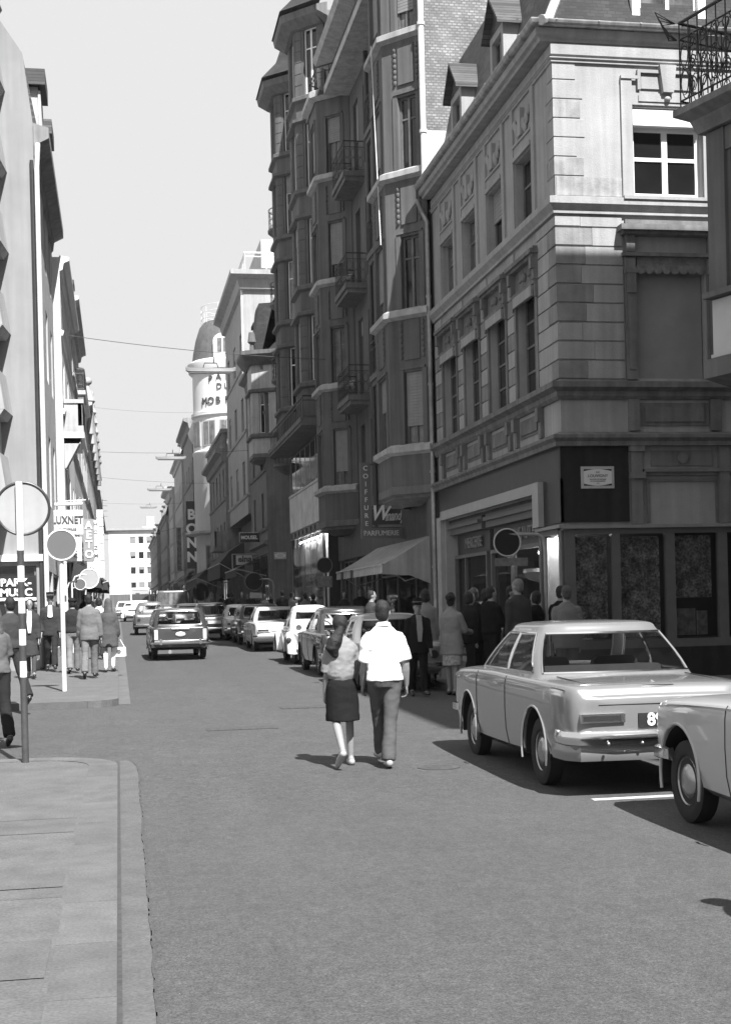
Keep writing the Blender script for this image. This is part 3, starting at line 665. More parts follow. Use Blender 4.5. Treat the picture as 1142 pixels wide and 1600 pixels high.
# ------------------------------------------------------------------ house at the right edge with the oriel and the iron balcony
def oriel_house():
    an = radians(17); U = (sin(an), -cos(an)); N = (-cos(an), -sin(an))
    P = (7.98, 15.78)
    T = thing('balcony_house', 'dark house at the right edge with an oriel under an iron balcony', 'building', (P[0], P[1], .03), world=True)
    F = (P, U, N)
    Fs = ((P[0] + N[0] * 0, P[1] + N[1] * 0), (-N[0], -N[1]), (-U[0], -U[1]))    # north side, seen edge on
    b = MB()
    q = lambda u, d, z: (P[0] + U[0] * u + N[0] * d, P[1] + U[1] * u + N[1] * d, z)
    b.wall(F, 3.5, 0, 18.8, [(1.2 + 2.0 * i, 2.5 + 2.0 * i, z, z + 2) for i in range(1) for z in (8.6, 12.2, 15.2)] + [(.5, 3.2, .5, 3.4)], .3)
    nb = lambda z: (P[0] + 14, P[1], z)
    b.quad(q(0, 0, 0), nb(0), nb(18.8), q(0, 0, 18.8)); b.quad(q(3.5, 0, 0), q(3.5, -12, 0), q(3.5, -12, 18.8), q(3.5, 0, 18.8)); b.quad(nb(0), q(3.5, -12, 0), q(3.5, -12, 18.8), nb(18.8))
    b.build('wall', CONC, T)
    r = MB(); a = [q(-.1, .3, 18.8), q(3.5, .3, 18.8), q(3.5, -12, 18.8), (P[0] + 14, P[1] + .1, 18.8)]; r.hexa(a + [q(.6, -.6, 19.15), q(4.4, -.6, 19.15), q(4.4, -11, 19.15), (P[0] + 12, P[1] - .8, 19.15)]); r.build('roof', SLATE_Y, T)
    for i in range(1):
        for z in (8.6, 12.2, 15.2): window(T, F, 1.2 + 2.0 * i, 2.5 + 2.0 * i, z, z + 2, .25)
    # oriel: parapet panel, pillars, window, slab
    O = MB(); L = 3.5; D = .96
    O.m = 0
    O.wb(F, 0, L, 0, D, 4.56, 4.6)
    O.wb(F, .02, L, D - .06, D - .02, 4.6, 5.25)              # pale panel
    O.wb(F, 0.02, .06, 0, D - .06, 4.6, 5.25)
    o = O.build('oriel_panel', mat('oriel_panel', .40, .8, .08, 2), T)
    O = MB()
    O.hexa([q(-.06, D + .06, 4.32), q(L, D + .06, 4.32), q(L, 0, 4.05), q(.1, 0, 4.05), q(-.06, D + .06, 4.54), q(L, D + .06, 4.54), q(L, 0, 4.54), q(-.06, 0, 4.54)])
    O.wb(F, -.05, L, 0, D + .08, 5.27, 5.34)
    O.wb(F, 0, .30, 0, D, 5.34, 7.25); O.wb(F, 2.3, 2.6, 0, D, 5.34, 7.25); O.wb(F, .3, L, .0, D - .02, 6.98, 7.25); O.wb(F, .3, .36, .5, D - .05, 5.34, 6.98)
    o = O.build('oriel', CONC, T)
    window(o, F, .36, 2.3, 5.36, 6.96, -.7, mat('old_paint', .12), GLASS, 2, (.7,), nm='oriel_window')
    k = MB(); prof = [(0, 7.26), (.06, 7.26), (.12, 7.42), (.26, 7.5), (.26, 7.58), (0, 7.62)]
    pt = [q(-.02, -.2, 0)[:2], q(-.02, D, 0)[:2], q(L, D, 0)[:2]]
    k.mold([pt[0], pt[1], pt[2]], prof)
    k.wb(F, -.02, L, 0, D, 7.27, 7.61); k.build('balcony_slab', STONE_D, T)
    e = .2
    railing(T, [q(-e, 0, 0)[:2], q(-e, D + e, 0)[:2], q(L, D + e, 0)[:2]], 7.62, 1.0, IRON, .16, 'balcony_railing', True, .012)
    s = MB()
    for sgn in range(3):
        for u in range(12):
            c = q(.05 + u * .2, D + e + .03, 0)
            s.tube([(c[0] + U[0] * .08 * cos(t * .7) * (1 - t * .05), c[1] + U[1] * .08 * cos(t * .7) * (1 - t * .05), 7.8 + sgn * .26 + .1 * sin(t * .7) * (1 - t * .05)) for t in range(13)], .010, 4)
    c = q(-e - .02, D + e + .02, 0)
    for k_ in range(4): s.tube([(c[0] - .02, c[1], 8.62), (c[0] - .16 - .03 * k_, c[1] + .05, 8.62 + .05 * k_), (c[0] - .1, c[1], 8.5 - .03 * k_), (c[0], c[1], 8.42)], .008, 4)
    build_split(s, 'railing_scroll', IRON, T)
oriel_house()

# ------------------------------------------------------------------ tall houses with bays
def ledge(b, path, z, t=.14, o=.14): b.mold(path, [(0, z - t), (o, z - t * .5), (o, z + t * .45), (0, z + t)])
def bay(T, path, z0, levels, ztop, wallm, wins, hgt, style, bottom=True):
    """path: far root, far front, near front, near root"""
    W = MB(); Lg = MB(); Pn = MB()
    for i in range(3):
        F, L = seg(path[i], path[i + 1])
        u0, u1 = wins[i]
        hs = [(u0 * L, u1 * L, z + .12, z + .12 + hgt) for z in levels if z + .12 + hgt < ztop]
        W.wall(F, L, z0, ztop, hs, .17)
        for j, h in enumerate(hs):
            rr = random.random()
            window(T, F, h[0], h[1], h[2], h[3], .15, mat('old_paint', .12) if style == 'A' else WHITE, random.choice((GLASS, GLASS, GLASS_C)), 1 if L < 1.5 else 2, (.7,), .05, shutter=(.75 if rr < .45 else .45 if rr < .6 else 0) if style == 'A' else (.3 if rr < .2 else 0))
            a, c = h[0], h[1]
            if style == 'A':
                Pn.wb(F, a - .1, c + .1, 0, .05, h[3] + .06, h[3] + .12)
                zs0, zs1 = h[3] + .3, h[3] + 1.3
                if zs1 < ztop:
                    m_ = (a + c) / 2; wv = min(.28, (c - a) * .42)
                    Pn.wb(F, m_ - wv, m_ + wv, 0, .035, zs0, zs1)
                    for sx in (m_ - wv - .14, m_ + wv + .06):
                        for t in range(7): Pn.ell((F[0][0] + F[1][0] * (sx + .04) + F[2][0] * .01, F[0][1] + F[1][1] * (sx + .04) + F[2][1] * .01, zs0 + .08 + t * .14), (.05, .05, .07), 7, 5)
                Pn.wb(F, a - .14, a, 0, .03, h[2], h[3] + .06); Pn.wb(F, c, c + .14, 0, .03, h[2], h[3] + .06)
            else:
                for t in range(6):
                    for sx in ((.0, max(.03, a - .1)), (min(L - .03, c + .1), L)):
                        Pn.wb(F, sx[0], sx[1], 0, .02, h[2] + t * .42, h[2] + t * .42 + .39)
    W.build('bay_wall', wallm, T)
    for z in levels:
        ledge(Lg, path, z)
        if style == 'B' and z + .25 + hgt < ztop: ledge(Lg, path, z + .2 + hgt, .12, .16)
    build_split(Lg, 'ledge', CONC_L if style == 'A' else CONC, T); build_split(Pn, 'bay_ornament', wallm, T)
    if bottom:
        B = MB(); c = Vector(((path[1][0] + path[2][0]) / 2 + .75, (path[1][1] + path[2][1]) / 2))
        sh = lambda k: [((p[0] - c.x) * k + c.x, (p[1] - c.y) * k + c.y) for p in path]
        r = [[(p[0], p[1], z) for p in sh(k)] for k, z in ((1, z0), (1.02, z0 - .02), (1.02, z0 - .2), (.9, z0 - .24), (.9, z0 - .30), (.35, z0 - .48))]
        B.loft(r, False, False); B.build('bay_foot', CONC_D, T)
def balcony(T, x0, x1, y0, y1, z, h=.95, m=None):
    s = MB(); s.box(x0, x1, y0, y1, z - .16, z); s.box(x0 + .06, x1, y0 + .05, y1 - .05, z - .3, z - .16); o = s.build('balcony', CONC_D, T)
    railing(o, [(x1, y0 + .04), (x0 + .04, y0 + .04), (x0 + .04, y1 - .04), (x1, y1 - .04)], z, h, m or IRON, .2, 'railing', True, .011)
def bay_house():
    T = thing('bay_house', 'tall dark house with two columns of bays above the hairdresser and the awning', 'building', (8, 34, .25), world=True)
    lv = [5.65, 9.1, 12.65, 16.2, 19.4]
    Z1 = 22.0
    b = MB(); F, L = seg((8.0, 49.4), (8.0, 33.74)); uu = lambda y: 49.4 - y
    hs = []
    for z in lv[:4]:
        for yc in (38.6, 40.6, 42.4, 44.2): hs.append((uu(yc + .42), uu(yc - .42), z - .5, z + 1.95))
    shop = [(uu(49.2), uu(46.6), .4, 3.3), (uu(46.2), uu(42.6), .4, 3.3), (uu(42.2), uu(34.6), .4, 3.1)]
    b.wall(F, L, .2, Z1, hs + shop, .2)
    b.quad((8, 33.745, .2), (17, 33.745, .2), (17, 33.745, Z1), (8, 33.745, Z1)); b.quad((8, 49.4, Z1 - 12), (17, 49.4, Z1 - 12), (17, 49.4, Z1), (8, 49.4, Z1)); b.quad((8, 33.745, Z1), (17, 33.745, Z1), (17, 49.4, Z1), (8, 49.4, Z1))
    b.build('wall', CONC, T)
    for h in hs: window(T, F, *h[:4], .18, mat('old_paint', .12), GLASS, 1, (.75,), shutter=random.choice((0, .5, .2, 0)))
    # party wall of bricks over the corner house
    p = MB(); p.box(7.9, 17, 33.70, 33.74, 13.6, 21.9); p.build('party_wall', BRICK_Y, T)
    p = MB(); p.box(7.88, 17, 33.69, 33.74, 12.2, 13.6); p.build('party_wall_base', mat('pale_render', .5, .9, .2, 2, streak=.3), T)
    bay(T, [(8.0, 37.4), (7.0, 36.45), (7.0, 34.7), (7.88, 33.75)], 4.72, lv, Z1, CONC, ((.25, .75), (.2, .8), (.36, .80)), 1.85, 'A')
    bay(T, [(8.0, 48.7), (7.0, 47.8), (7.0, 46.2), (7.98, 45.25)], 4.6, lv[:4], 19.0, CONC, ((.25, .75), (.2, .8), (.3, .72)), 1.85, 'A')
    k = MB(); ledge(k, [(8.0, 48.75), (6.96, 47.82), (6.96, 46.15), (8.0, 45.2)], 19.0, .2, .2); build_split(k, 'ledge', CONC_L, T)
    s = MB(); s.box(7.0, 8, 45.3, 48.6, 18.9, 19.02); s.build('terrace', CONC_D, T)
    railing(T, [(8, 45.3), (7.05, 46.2), (7.05, 47.8), (8, 48.6)], 19.05, .95, IRON, .25, 'balcony_railing', False, .016)
    for z in lv[1:4]:
        balcony(T, 7.4, 8.0, 37.45, 39.6, z - .72); balcony(T, 7.32, 8.0, 42.9, 45.2, z - .72)
    s = MB(); s.box(7.15, 8, 37.4, 45.3, 18.75, 19.0); s.mold([(8.0, 49.4), (8.0, 33.74)], [(0, 21.2), (.5, 21.3), (.6, 21.5), (0, 21.7)]); build_split(s, 'cornice', CONC_L, T)
    d = MB(); d.tube([(7.88, 41.6, 21), (7.88, 41.6, 4)], .07, 8); d.build('drainpipe', DARKM, T)
    d = MB(); d.tube([(7.8, 33.62, 21.9), (7.8, 33.62, 12.0)], .075, 10)
    for z in (13.5, 16.2, 18.8): d.tube([(7.8, 33.62, z), (7.8, 33.62, z + .08)], .1, 10)
    d.build('drainpipe', PIPE_W, T)
    d = MB(); d.tube([(6.86, 35.4, 16.35), (6.9, 34.9, 11.0)], .011, 5); d.build('cord', WHITE, T)
    s = MB(); s.box(8.2, 8.9, 34.6, 49.2, .3, .5); s.box(8.9, 9.0, 34.4, 49.3, .3, 3.4); s.build('shop_interior', mat('shop_dark', .035), T)
    s = MB(); s.box(7.9, 7.99, 34.0, 49.3, 3.32, 4.4); s.build('fascia', mat('fascia_brown', .05, .6, .3, 4, streak=.3), T)
    for h in shop: window(T, F, *h, .15, GREY_T, SHOPG, 2, (.8,), .06, nm='shop_window')
    s = MB(); s.box(7.84, 7.99, 33.8, 34.5, .2, 4.7); s.build('pilaster', CONC, T)
    # shop awning, let down
    a = thing('shop_awning', 'pale canvas shop awning let down over the pavement below the scripted shop sign', 'awning', (7.9, 38, 3.4), world=True)
    s = MB(); y0, y1 = 34.2, 41.6
    prof = [(7.88, 3.45), (7.5, 3.22), (7.1, 2.98), (6.6, 2.72)]
    for (xa, za), (xb, zb) in zip(prof, prof[1:]): s.quad((xa, y0, za), (xb, y0 + .0, zb), (xb, y1, zb), (xa, y1, za))
    n = 24
    for i in range(n):
        ya, yb = y0 + (y1 - y0) * i / n, y0 + (y1 - y0) * (i + 1) / n
        s.quad((6.6, ya, 2.72), (6.6, yb, 2.72), (6.585, yb, 2.5), (6.585, ya, 2.5))
    s.add([(7.88, y0, 3.45), (7.5, y0, 3.22), (7.1, y0, 2.98), (6.6, y0, 2.72), (6.59, y0, 2.48), (7.3, y0, 2.44), (7.88, y0, 2.2)], [(0, 1, 2, 3, 4, 5, 6)])
    s.build('canvas', CANVAS, a)
    s = MB(); s.tube([(6.6, y0, 2.72), (6.6, y1, 2.72)], .03, 8)
    for y in (y0 + .1, y1 - .1): s.tube([(6.6, y, 2.7), (7.2, y, 2.3), (7.95, y, 2.5)], .018, 6)
    s.build('awning_frame', ZINC, a)
    for y in (38.6, 40.3):
        s = MB(); s.box(6.57, 6.6, y, y + .35, 2.5, 2.72); s.build('dark_patch', CANVAS_D, a)
bay_house()
def quoin_house():
    T = thing('quoined_bay_house', 'tall dark house with two quoined bays over a marble fronted shop', 'building', (8, 50, .45), world=True)
    lv = [10.0, 13.62, 17.2, 20.65]
    b = MB(); F, L = seg((8.0, 62.6), (8.0, 49.41)); uu = lambda y: 62.6 - y
    hs = [(uu(56.2), uu(55.0), z, z + 2.4) for z in lv[:4]]
    b.wall(F, L, .3, 23.4, hs, .2)
    b.quad((8, 49.41, 8), (17, 49.41, 8), (17, 49.41, 23.4), (8, 49.41, 23.4)); b.quad((8, 62.6, .3), (17, 62.6, .3), (17, 62.6, 23.4), (8, 62.6, 23.4))
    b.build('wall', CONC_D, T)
    for h in hs: window(T, F, *h, .18, WHITE, GLASS, 1, (.7,))
    bays = ([(8.0, 54.0), (7.0, 53.0), (7.0, 51.1), (7.95, 50.1)], [(8.0, 60.3), (7.0, 59.3), (7.0, 57.5), (7.95, 56.6)])
    for p in bays:
        bay(T, p, 8.6, lv, 23.4, CONC, ((.25, .75), (.25, .75), (.3, .75)), 2.45, 'B', False)
        e = MB(); e.mold(p, [(0, 23.2), (.15, 23.2), (.5, 23.45), (.55, 23.7), (.3, 23.8), (0, 23.8)]); e.build('eaves', CONC_D, T)
        r = MB(); c = Vector((8.4, (p[1][1] + p[2][1]) / 2)); ks = ((1.42, 23.8), (.95, 24.6), (.6, 26.0), (.55, 26.2))
        r.loft([[((q[0] - c.x) * k + c.x, (q[1] - c.y) * k + c.y, z) for q in p] for k, z in ks], True, True); r.build('bay_roof', SLATE_Y, T)
    s = MB(); s.box(6.7, 8.0, 49.5, 60.4, 8.3, 8.55); s.box(6.66, 6.72, 49.46, 60.4, 8.42, 8.6); s.build('canopy_slab', CONC_D, T)
    railing(T, [(8, 49.6), (6.78, 49.6), (6.78, 60.2)], 8.58, .8, IRON, .5, 'balcony_railing', False, .018)
    k = MB(); k.mold([(8, 62.6), (8, 49.41)], [(0, 23.2), (.4, 23.4), (.4, 23.6), (0, 23.7)]); build_split(k, 'cornice', CONC_D, T)
    # round balconies on the far side
    for z in (8.1, 11.9, 15.3, 18.6):
        s = MB(); n = 12; top = [(8.0 - 1.0 * sin(pi * t / n), 61.4 - .95 * cos(pi * t / n)) for t in range(n + 1)]
        sc = lambda k: [((x - 8) * k + 8, (y - 61.4) * k + 61.4) for x, y in top]
        s.loft([[(x, y, zz) for x, y in sc(kk)] for kk, zz in ((1, z), (1, z - .1), (.85, z - .22), (.5, z - .45))], True, True)
        o = s.build('round_balcony', CONC_D, T)
        railing(o, sc(.95), z, .9, IRON, .3, 'railing', True, .012)
    # ground floor: marble band, bright shop window, large windows above
    x = 7.6; F2, L2 = seg((x, 60.4), (x, 49.6)); v = lambda y: 60.4 - y
    s = MB(); s.wall(F2, L2, .3, 8.3, [(.2, L2 - .25, 6.55, 8.2), (.3, L2 - 1.6, .75, 4.6), (L2 - 1.45, L2 - .2, .4, 4.6)], .12)
    s.quad((x, 49.6, .3), (8, 49.6, .3), (8, 49.6, 8.3), (x, 49.6, 8.3)); s.quad((x, 60.4, .3), (8, 60.4, .3), (8, 60.4, 8.3), (x, 60.4, 8.3)); s.build('shop_front', BLACK, T)
    s = MB(); s.wb(F2, .05, L2 - .05, 0, .05, 4.95, 6.45)
    for i in range(4): pass
    s.build('marble_band', mat('veined_marble', .42, .35, .45, 1.4, streak=.4), T)
    s = MB(); s.wb(F2, .05, L2 - .05, 0, .08, 6.46, 6.56)
    for i in range(7): s.wb(F2, .2 + i * 1.5, .27 + i * 1.5, -.09, -.03, 6.56, 8.25)
    build_split(s, 'window_bars', mat('pale_bars', .45, .5, .2, 5), T)
    p = MB(); p.wb(F2, .2, L2 - .25, -.05, -.04, 6.56, 8.2); p.build('window', GLASS, T)
    s = MB()
    for i in range(8): s.wb(F2, .3 + i * 1.2, .34 + i * 1.2, 0, .05, 4.25, 4.9)
    s.wb(F2, .05, L2 - .05, 0, .06, 4.6, 4.68); s.build('blind_box', mat('panelled_box', .07, .6, .3, 5), T)
    p = MB(); p.wb(F2, .3, L2 - 1.6, -.035, -.03, .75, 4.6); p.build('pane', SHOPG, T)
    s = MB(); s.wb(F2, .3, L2 - 1.6, -.38, -.35, .7, 4.6); s.build('display_wall', mat('display_wall', .6, .8, .1, 2), T)
    s = MB()
    for i in range(6):
        u = .5 + i * 1.45; z = random.choice((1.2, 2.0, 2.7, 3.3)); h_ = .3 + random.random() * .5; s.wb(F2, u, u + .3, -.33, -.22, z, z + h_)
    for i in range(5): s.wb(F2, .3 + i * 1.8, .36 + i * 1.8, -.05, -.025, .75, 4.6)
    build_split(s, 'display_goods', mat('goods', .1, .8, .7, 7), T)
    a, c = (7.55, 62.0), None
quoin_house()

def block(name, label, X, y0, y1, zt, side, floors, ncol, wm, tm, wh=1.7, ww=.95, shop=None, cornice=.4, roof=0, rm=None, depth=9, sfac=False, pane=None, frame=None, front0=None, balc=(), shut=0, z0=None, nm='window'):
    """a terraced house: side=+1 right of the street (front faces -X), -1 left of it"""
    g = gz(y0) - .05 if z0 is None else z0
    T = thing(name, label, 'building', (X, y0, g), world=True)
    path = [(X, y1), (X, y0)] if side > 0 else [(X, y0), (X, y1)]
    F, L = seg(*path); bk = X + side * depth
    hs = []
    for fz in floors:
        for i in range(ncol):
            c = L * (i + .5) / ncol; hs.append((c - ww / 2, c + ww / 2, fz, fz + wh))
    sh = []
    if shop: sh = [(.25, L * .47, g + .5, shop - .5), (L * .53, L - .25, g + .5, shop - .5)]
    b = MB(); b.wall(F, L, g, zt, hs + sh, .2)
    Fn, Ln = seg((X, y0), (bk, y0)) if side > 0 else seg((bk, y0), (X, y0))
    hn = []
    if sfac:
        for fz in floors:
            for i in range(sfac): c = 1.6 + i * 2.4; c = c if side > 0 else Ln - c; hn.append((c - ww / 2, c + ww / 2, fz, fz + wh))
    b.wall(Fn, Ln, g, zt, hn, .2)
    b.quad((X, y1, g), (bk, y1, g), (bk, y1, zt), (X, y1, zt)); b.quad((bk, y0, g), (bk, y1, g), (bk, y1, zt), (bk, y0, zt)); b.quad((X, y0, zt), (bk, y0, zt), (bk, y1, zt), (X, y1, zt))
    b.build('wall', wm, T)
    for ff, hh in ((F, hs), (Fn, hn)):
        for h in hh:
            window(T, ff, *h, .15, frame or GREY_T, pane or random.choice((GLASS, GLASS, GLASS_C)), 1, (.7,), .06, shutter=random.choice((0, .4, .9)) * shut, nm=nm)
    for h in sh: window(T, F, *h, .15, GREY_T, GLASS, 3, (.8,), .07, nm='shop_window')
    k = MB()
    mp = ([(X, y1), (X, y0), (bk, y0)] if sfac else path) if side > 0 else ([(bk, y0), (X, y0), (X, y1)] if sfac else path)
    if cornice: k.mold(mp, [(0, zt - cornice * 1.4), (cornice * .3, zt - cornice * 1.3), (cornice * .45, zt - cornice * .6), (cornice, zt - cornice * .35), (cornice, zt), (0, zt + .05)])
    for fz in floors: k.mold(mp, [(0, fz - .2), (.06, fz - .2), (.1, fz - .06), (0, fz - .02)])
    if shop: k.mold(mp, [(0, shop - .1), (.2, shop), (.2, shop + .12), (0, shop + .16)])
    build_split(k, 'cornice', tm, T)
    if roof:
        r = MB(); s = side
        pr = [(.1, 0), (-.6, roof * .8), (-1.2, roof), (-depth * .5, roof * 1.2)]
        if side > 0: r.mold([(X, y1), (X, y0)], [(-0 + o, zt + z) for o, z in pr], True)
        else: r.mold([(X, y0), (X, y1)], [(o, zt + z) for o, z in pr], True)
        r.add([(X - side * o, y0, zt + z) for o, z in pr] + [(bk, y0, zt)], [(0, 1, 2, 3, 4)])
        r.build('roof', rm or SLATE_X, T)
        n = max(1, ncol // 2)
        for i in range(n):
            yc = y0 + (y1 - y0) * (i + .5) / n; d = MB()
            d.box(min(X + side * .05, X + side * 1.4), max(X + side * .05, X + side * 1.4), yc - .5, yc + .5, zt + .15, zt + roof * .62)
            o = d.build('dormer', tm, T)
            d = MB(); d.box(min(X - side * .12, X + side * 1.5), max(X - side * .12, X + side * 1.5), yc - .65, yc + .65, zt + roof * .62, zt + roof * .62 + .18); build_split(d, 'dormer_roof', rm or SLATE_X, o)
            d = MB(); xx = X + side * .05 - side * .008; d.box(xx - .006, xx + .006, yc - .32, yc + .32, zt + .3, zt + roof * .55); d.build('dormer_window', GLASS, o)
    for (ya, yb, z, out) in balc:
        s_ = MB(); x1 = X - side * out; s_.box(min(X, x1), max(X, x1), ya, yb, z - .18, z); s_.box(min(X, X - side * out * .8), max(X, X - side * out * .8), ya + .1, yb - .1, z - .34, z - .18); o = s_.build('balcony', tm, T)
        railing(o, [(X, ya + .05), (x1 + side * .04, ya + .05), (x1 + side * .04, yb - .05), (X, yb - .05)], z, .9, IRON, .3, 'railing', True, .014)
    return T, F, L
# ------------------------------------------------------------------ the rest of the right side
PGREY = mat('grey_plaster', .3, .9, .12, 1, .1, 70, streak=.15)
PALE2 = mat('pale_stone', .38, .85, .15, 1.5, .15, 50, streak=.2)
OLDW = mat('old_wall', .2, .9, .22, 1.5, .2, 50, streak=.3)
TAN = mat('mid_wall', .34, .9, .2, 1.5, .2, 50, streak=.3)
Tr4, F4, L4 = block('turret_house', 'dark corner house with pale oriel, mansard roof and an enamel street plaque', 7.6, 70, 78.4, 14.6, 1, [5.9, 8.9, 11.8], 2, CONC_D, CONC_D, 1.8, 1.0, shop=5.0, cornice=.55, roof=3.6, rm=SLATE_Y, sfac=0)
bay(Tr4, [(7.6, 73.4), (6.98, 72.4), (6.98, 70.3), (8.15, 69.7)], 9.6, [10.5], 14.3, PALE2, ((.2, .8), (.25, .75), (.3, .72)), 2.1, 'B')
k = MB(); k.mold([(7.6, 73.6), (6.9, 72.5), (6.9, 70.2), (8.3, 69.6), (8.6, 70)], [(0, 14.1), (.1, 14.15), (.45, 14.6), (.45, 14.8), (0, 14.85)]); build_split(k, 'cornice', CONC, Tr4)
k = MB(); k.loft([[(x, y, z) for x, y in [(7.6 + o, 73.2), (7.0 + o, 72.4), (7.0 + o, 70.5 + o * .4), (8.3, 70.2 + o * .4), (8.8, 70.6)]] for o, z in ((0, 14.85), (.25, 15.6), (.45, 17.2), (.5, 17.4))], True, True); k.build('turret_roof', SLATE_Y, Tr4)
k = MB(); k.tube([(7.05, 70.3, 14.8), (7.05, 70.3, 15.2), (7.05, 70.3, 15.3), (7.05, 70.3, 15.8)], [.12, .1, .22, .15], 10); k.build('finial', CONC, Tr4)
plaque((8.2, 69.94, 4.35), (1, 0, 0), .62, .36, 'enamel street name plaque on the dark corner house in the middle distance')
Tr5, F5, L5 = block('plain_flats', 'plain grey flat fronted house, its front cantilevered over the pavement, with a roof terrace', 7.45, 78.5, 92, 20.9, 1, [8.3, 12.0, 15.8], 3, PGREY, PGREY, 2.0, 1.5, cornice=.75, roof=0, sfac=2, z0=7.1, shut=.4)
b = MB(); b.box(8.2, 16, 78.55, 91.9, .6, 7.1); b.build('wall', CONC_D, Tr5)
b = MB(); b.tube([(7.38, 78.6, 20.6), (7.38, 78.6, 15)], .08, 8); b.build('drainpipe', PIPE_W, Tr5)
b = MB(); b.box(8.6, 15.6, 79.2, 91.5, 20.9, 23.0); b.build('penthouse', PALE2, Tr5); railing(Tr5, [(15, 78.6), (7.6, 78.6), (7.6, 91.8)], 20.95, 1.1, PIPE_W, 1.2, 'roof_railing', False, .03)
Tr6, _, _ = block('cornice_house', 'low old dark house with a balustrade, in front of the white turret', 7.25, 92.1, 108, 12.4, 1, [5.6, 9.2], 5, OLDW, OLDW, 2.0, 1.1, shop=4.6, cornice=.6)
s = MB()
for i in range(14): s.tube([(7.3, 92.6 + i * 1.15, 12.4), (7.3, 92.6 + i * 1.15, 12.9), (7.3, 92.6 + i * 1.15, 13.6)], [.28, .16, .26], 8)
s.box(7.0, 7.6, 92.1, 108, 13.5, 13.75); s.build('balustrade', OLDW, Tr6)
s = MB(); s.box(6.4, 7.25, 92.6, 96.5, 5.6, 5.85); s.box(6.45, 6.6, 92.6, 96.5, 5.85, 6.9); s.box(6.5, 7.25, 92.6, 92.75, 5.85, 6.9); s.build('balcony', OLDW, Tr6)
def palais():
    T = thing('furniture_palace', 'white department store with a round corner turret carrying dark roof lettering', 'building', (8, 110, 1), world=True)
    cx, cy, R = 9.6, 111.9, 3.25
    ring = lambda k, z: [(cx + R * k * cos(2 * pi * j / 48), cy + R * k * sin(2 * pi * j / 48), z) for j in range(48)]
    s = MB(); s.loft([ring(k, z) for k, z in ((1, 1.0), (1, 13.9), (1.04, 14.1), (1.04, 14.3), (1, 14.4), (1, 17.0), (1.05, 17.15), (1.05, 17.4), (1.0, 17.45), (1, 20.5), (1.09, 20.75), (1.12, 21.2), (1.12, 21.4), (1.02, 21.6))]); s.build('turret', WPL, T)
    s = MB(); s.loft([ring(k, z) for k, z in ((1.0, 21.55), (.97, 22.3), (.9, 23.4), (.8, 24.4), (.7, 24.8), (.0, 25.0))]); s.build('turret_dome', mat('dome_slate', .09, .7, .25, 3, streak=.2), T)
    s = MB()
    for zz in (25.1, 25.6, 26.1): s.tube([(x, y, zz) for x, y, z in ring(.74, zz)] + [ring(.74, zz)[0]], .025, 5)
    for j in range(0, 48, 4): p = ring(.74, 0)[j]; s.tube([(p[0], p[1], 24.7), (p[0], p[1], 26.1)], .02, 5)
    s.build('roof_railing', PIPE_W, T)
    d = Vector((cos(radians(252)), sin(radians(252)), 0)); t_ = Vector((-d.y, d.x, 0)); c = Vector((cx, cy, 0)) + d * R * .98
    s = MB(); wd, z0, z1 = .75, 21.6, 23.2
    arch = [(-wd, z0), (wd, z0)] + [(wd * cos(pi * k / 10), z1 - .3 + .6 * sin(pi * k / 10)) for k in range(11)]
    s.loft([[c + t_ * x - d * .9 + Vector((0, 0, z)) for x, z in arch], [c + t_ * x + d * .12 + Vector((0, 0, z)) for x, z in arch]]); o = s.build('dormer', WPL, T)
    for x0 in (-.4, .06): g = MB(); g.loft([[c + t_ * x + d * dd + Vector((0, 0, z)) for x, z in ((x0, z0 + .4), (x0 + .34, z0 + .4), (x0 + .34, z1 - .1), (x0, z1 - .1))] for dd in (.12, .14)]); g.build('pane', GLASS_C, o)
    for ang in (200, 228, 256, 284):
        for z0, z1 in ((3, 6.8), (14.7, 16.7)) if ang != 200 else ((14.7, 16.7),):
            d = Vector((cos(radians(ang)), sin(radians(ang)), 0)); t_ = Vector((-d.y, d.x, 0)); c = Vector((cx, cy, 0)) + d * (R - .12)
            f = MB(); f.loft([[c + t_ * x + d * dd + Vector((0, 0, z)) for x, z in ((-.62, z0), (.62, z0), (.62, z1), (-.62, z1))] for dd in (0, .14)]); o = f.build('window', PGREY, T)
            for x0 in (-.52, .06): g = MB(); g.loft([[c + t_ * x + d * dd + Vector((0, 0, z)) for x, z in ((x0, z0 + .1), (x0 + .46, z0 + .1), (x0 + .46, z1 - .1), (x0, z1 - .1))] for dd in (.14, .155)]); g.build('pane', GLASS_C, o)
    lm = mat('letter_dark', .06, .5, .1, 9)
    for txt, z, sz, a0, st in (('PALAIS', 20.05, .72, 233, 12.5), ('DU', 19.3, .66, 246, 11), ('MOBILIER', 18.2, .78, 222, 11)):
        for i, ch in enumerate(txt):
            ang = radians(a0 + i * st); d = Vector((cos(ang), sin(ang), 0)); t_ = Vector((-d.y, d.x, 0))
            fcurve(T, 'lettering', ch, sz, lm, Vector((cx, cy, z - (.12 if (txt[0] == 'P' and i == 0) else 0))) + d * (R + .06), t_, (0, 0, 1), .03)
    # long front behind the turret, big pilasters, canopy
    b = MB(); b.box(7.0, 16, 113.5, 122, 1, 17.0); b.box(cx, 17, 109.2, 114, 1, 20.4); b.build('wall', WPL, T)
    k = MB(); k.mold([(7.0, 122), (7.0, 113)], [(0, 16.2), (.2, 16.3), (.5, 16.8), (.6, 17.2), (0, 17.4)])
    for y in (114.5, 117, 119.5): k.box(6.75, 7.0, y, y + .7, 8.2, 16.2)
    build_split(k, 'cornice', WPL, T)
    for i, y in enumerate((115.3, 117.8, 120.3)):
        for z0 in (8.6, 12.2):
            g = MB(); g.box(6.94, 6.998, y, y + 1.5, z0, z0 + 2.9); g.build('window', GLASS, T)
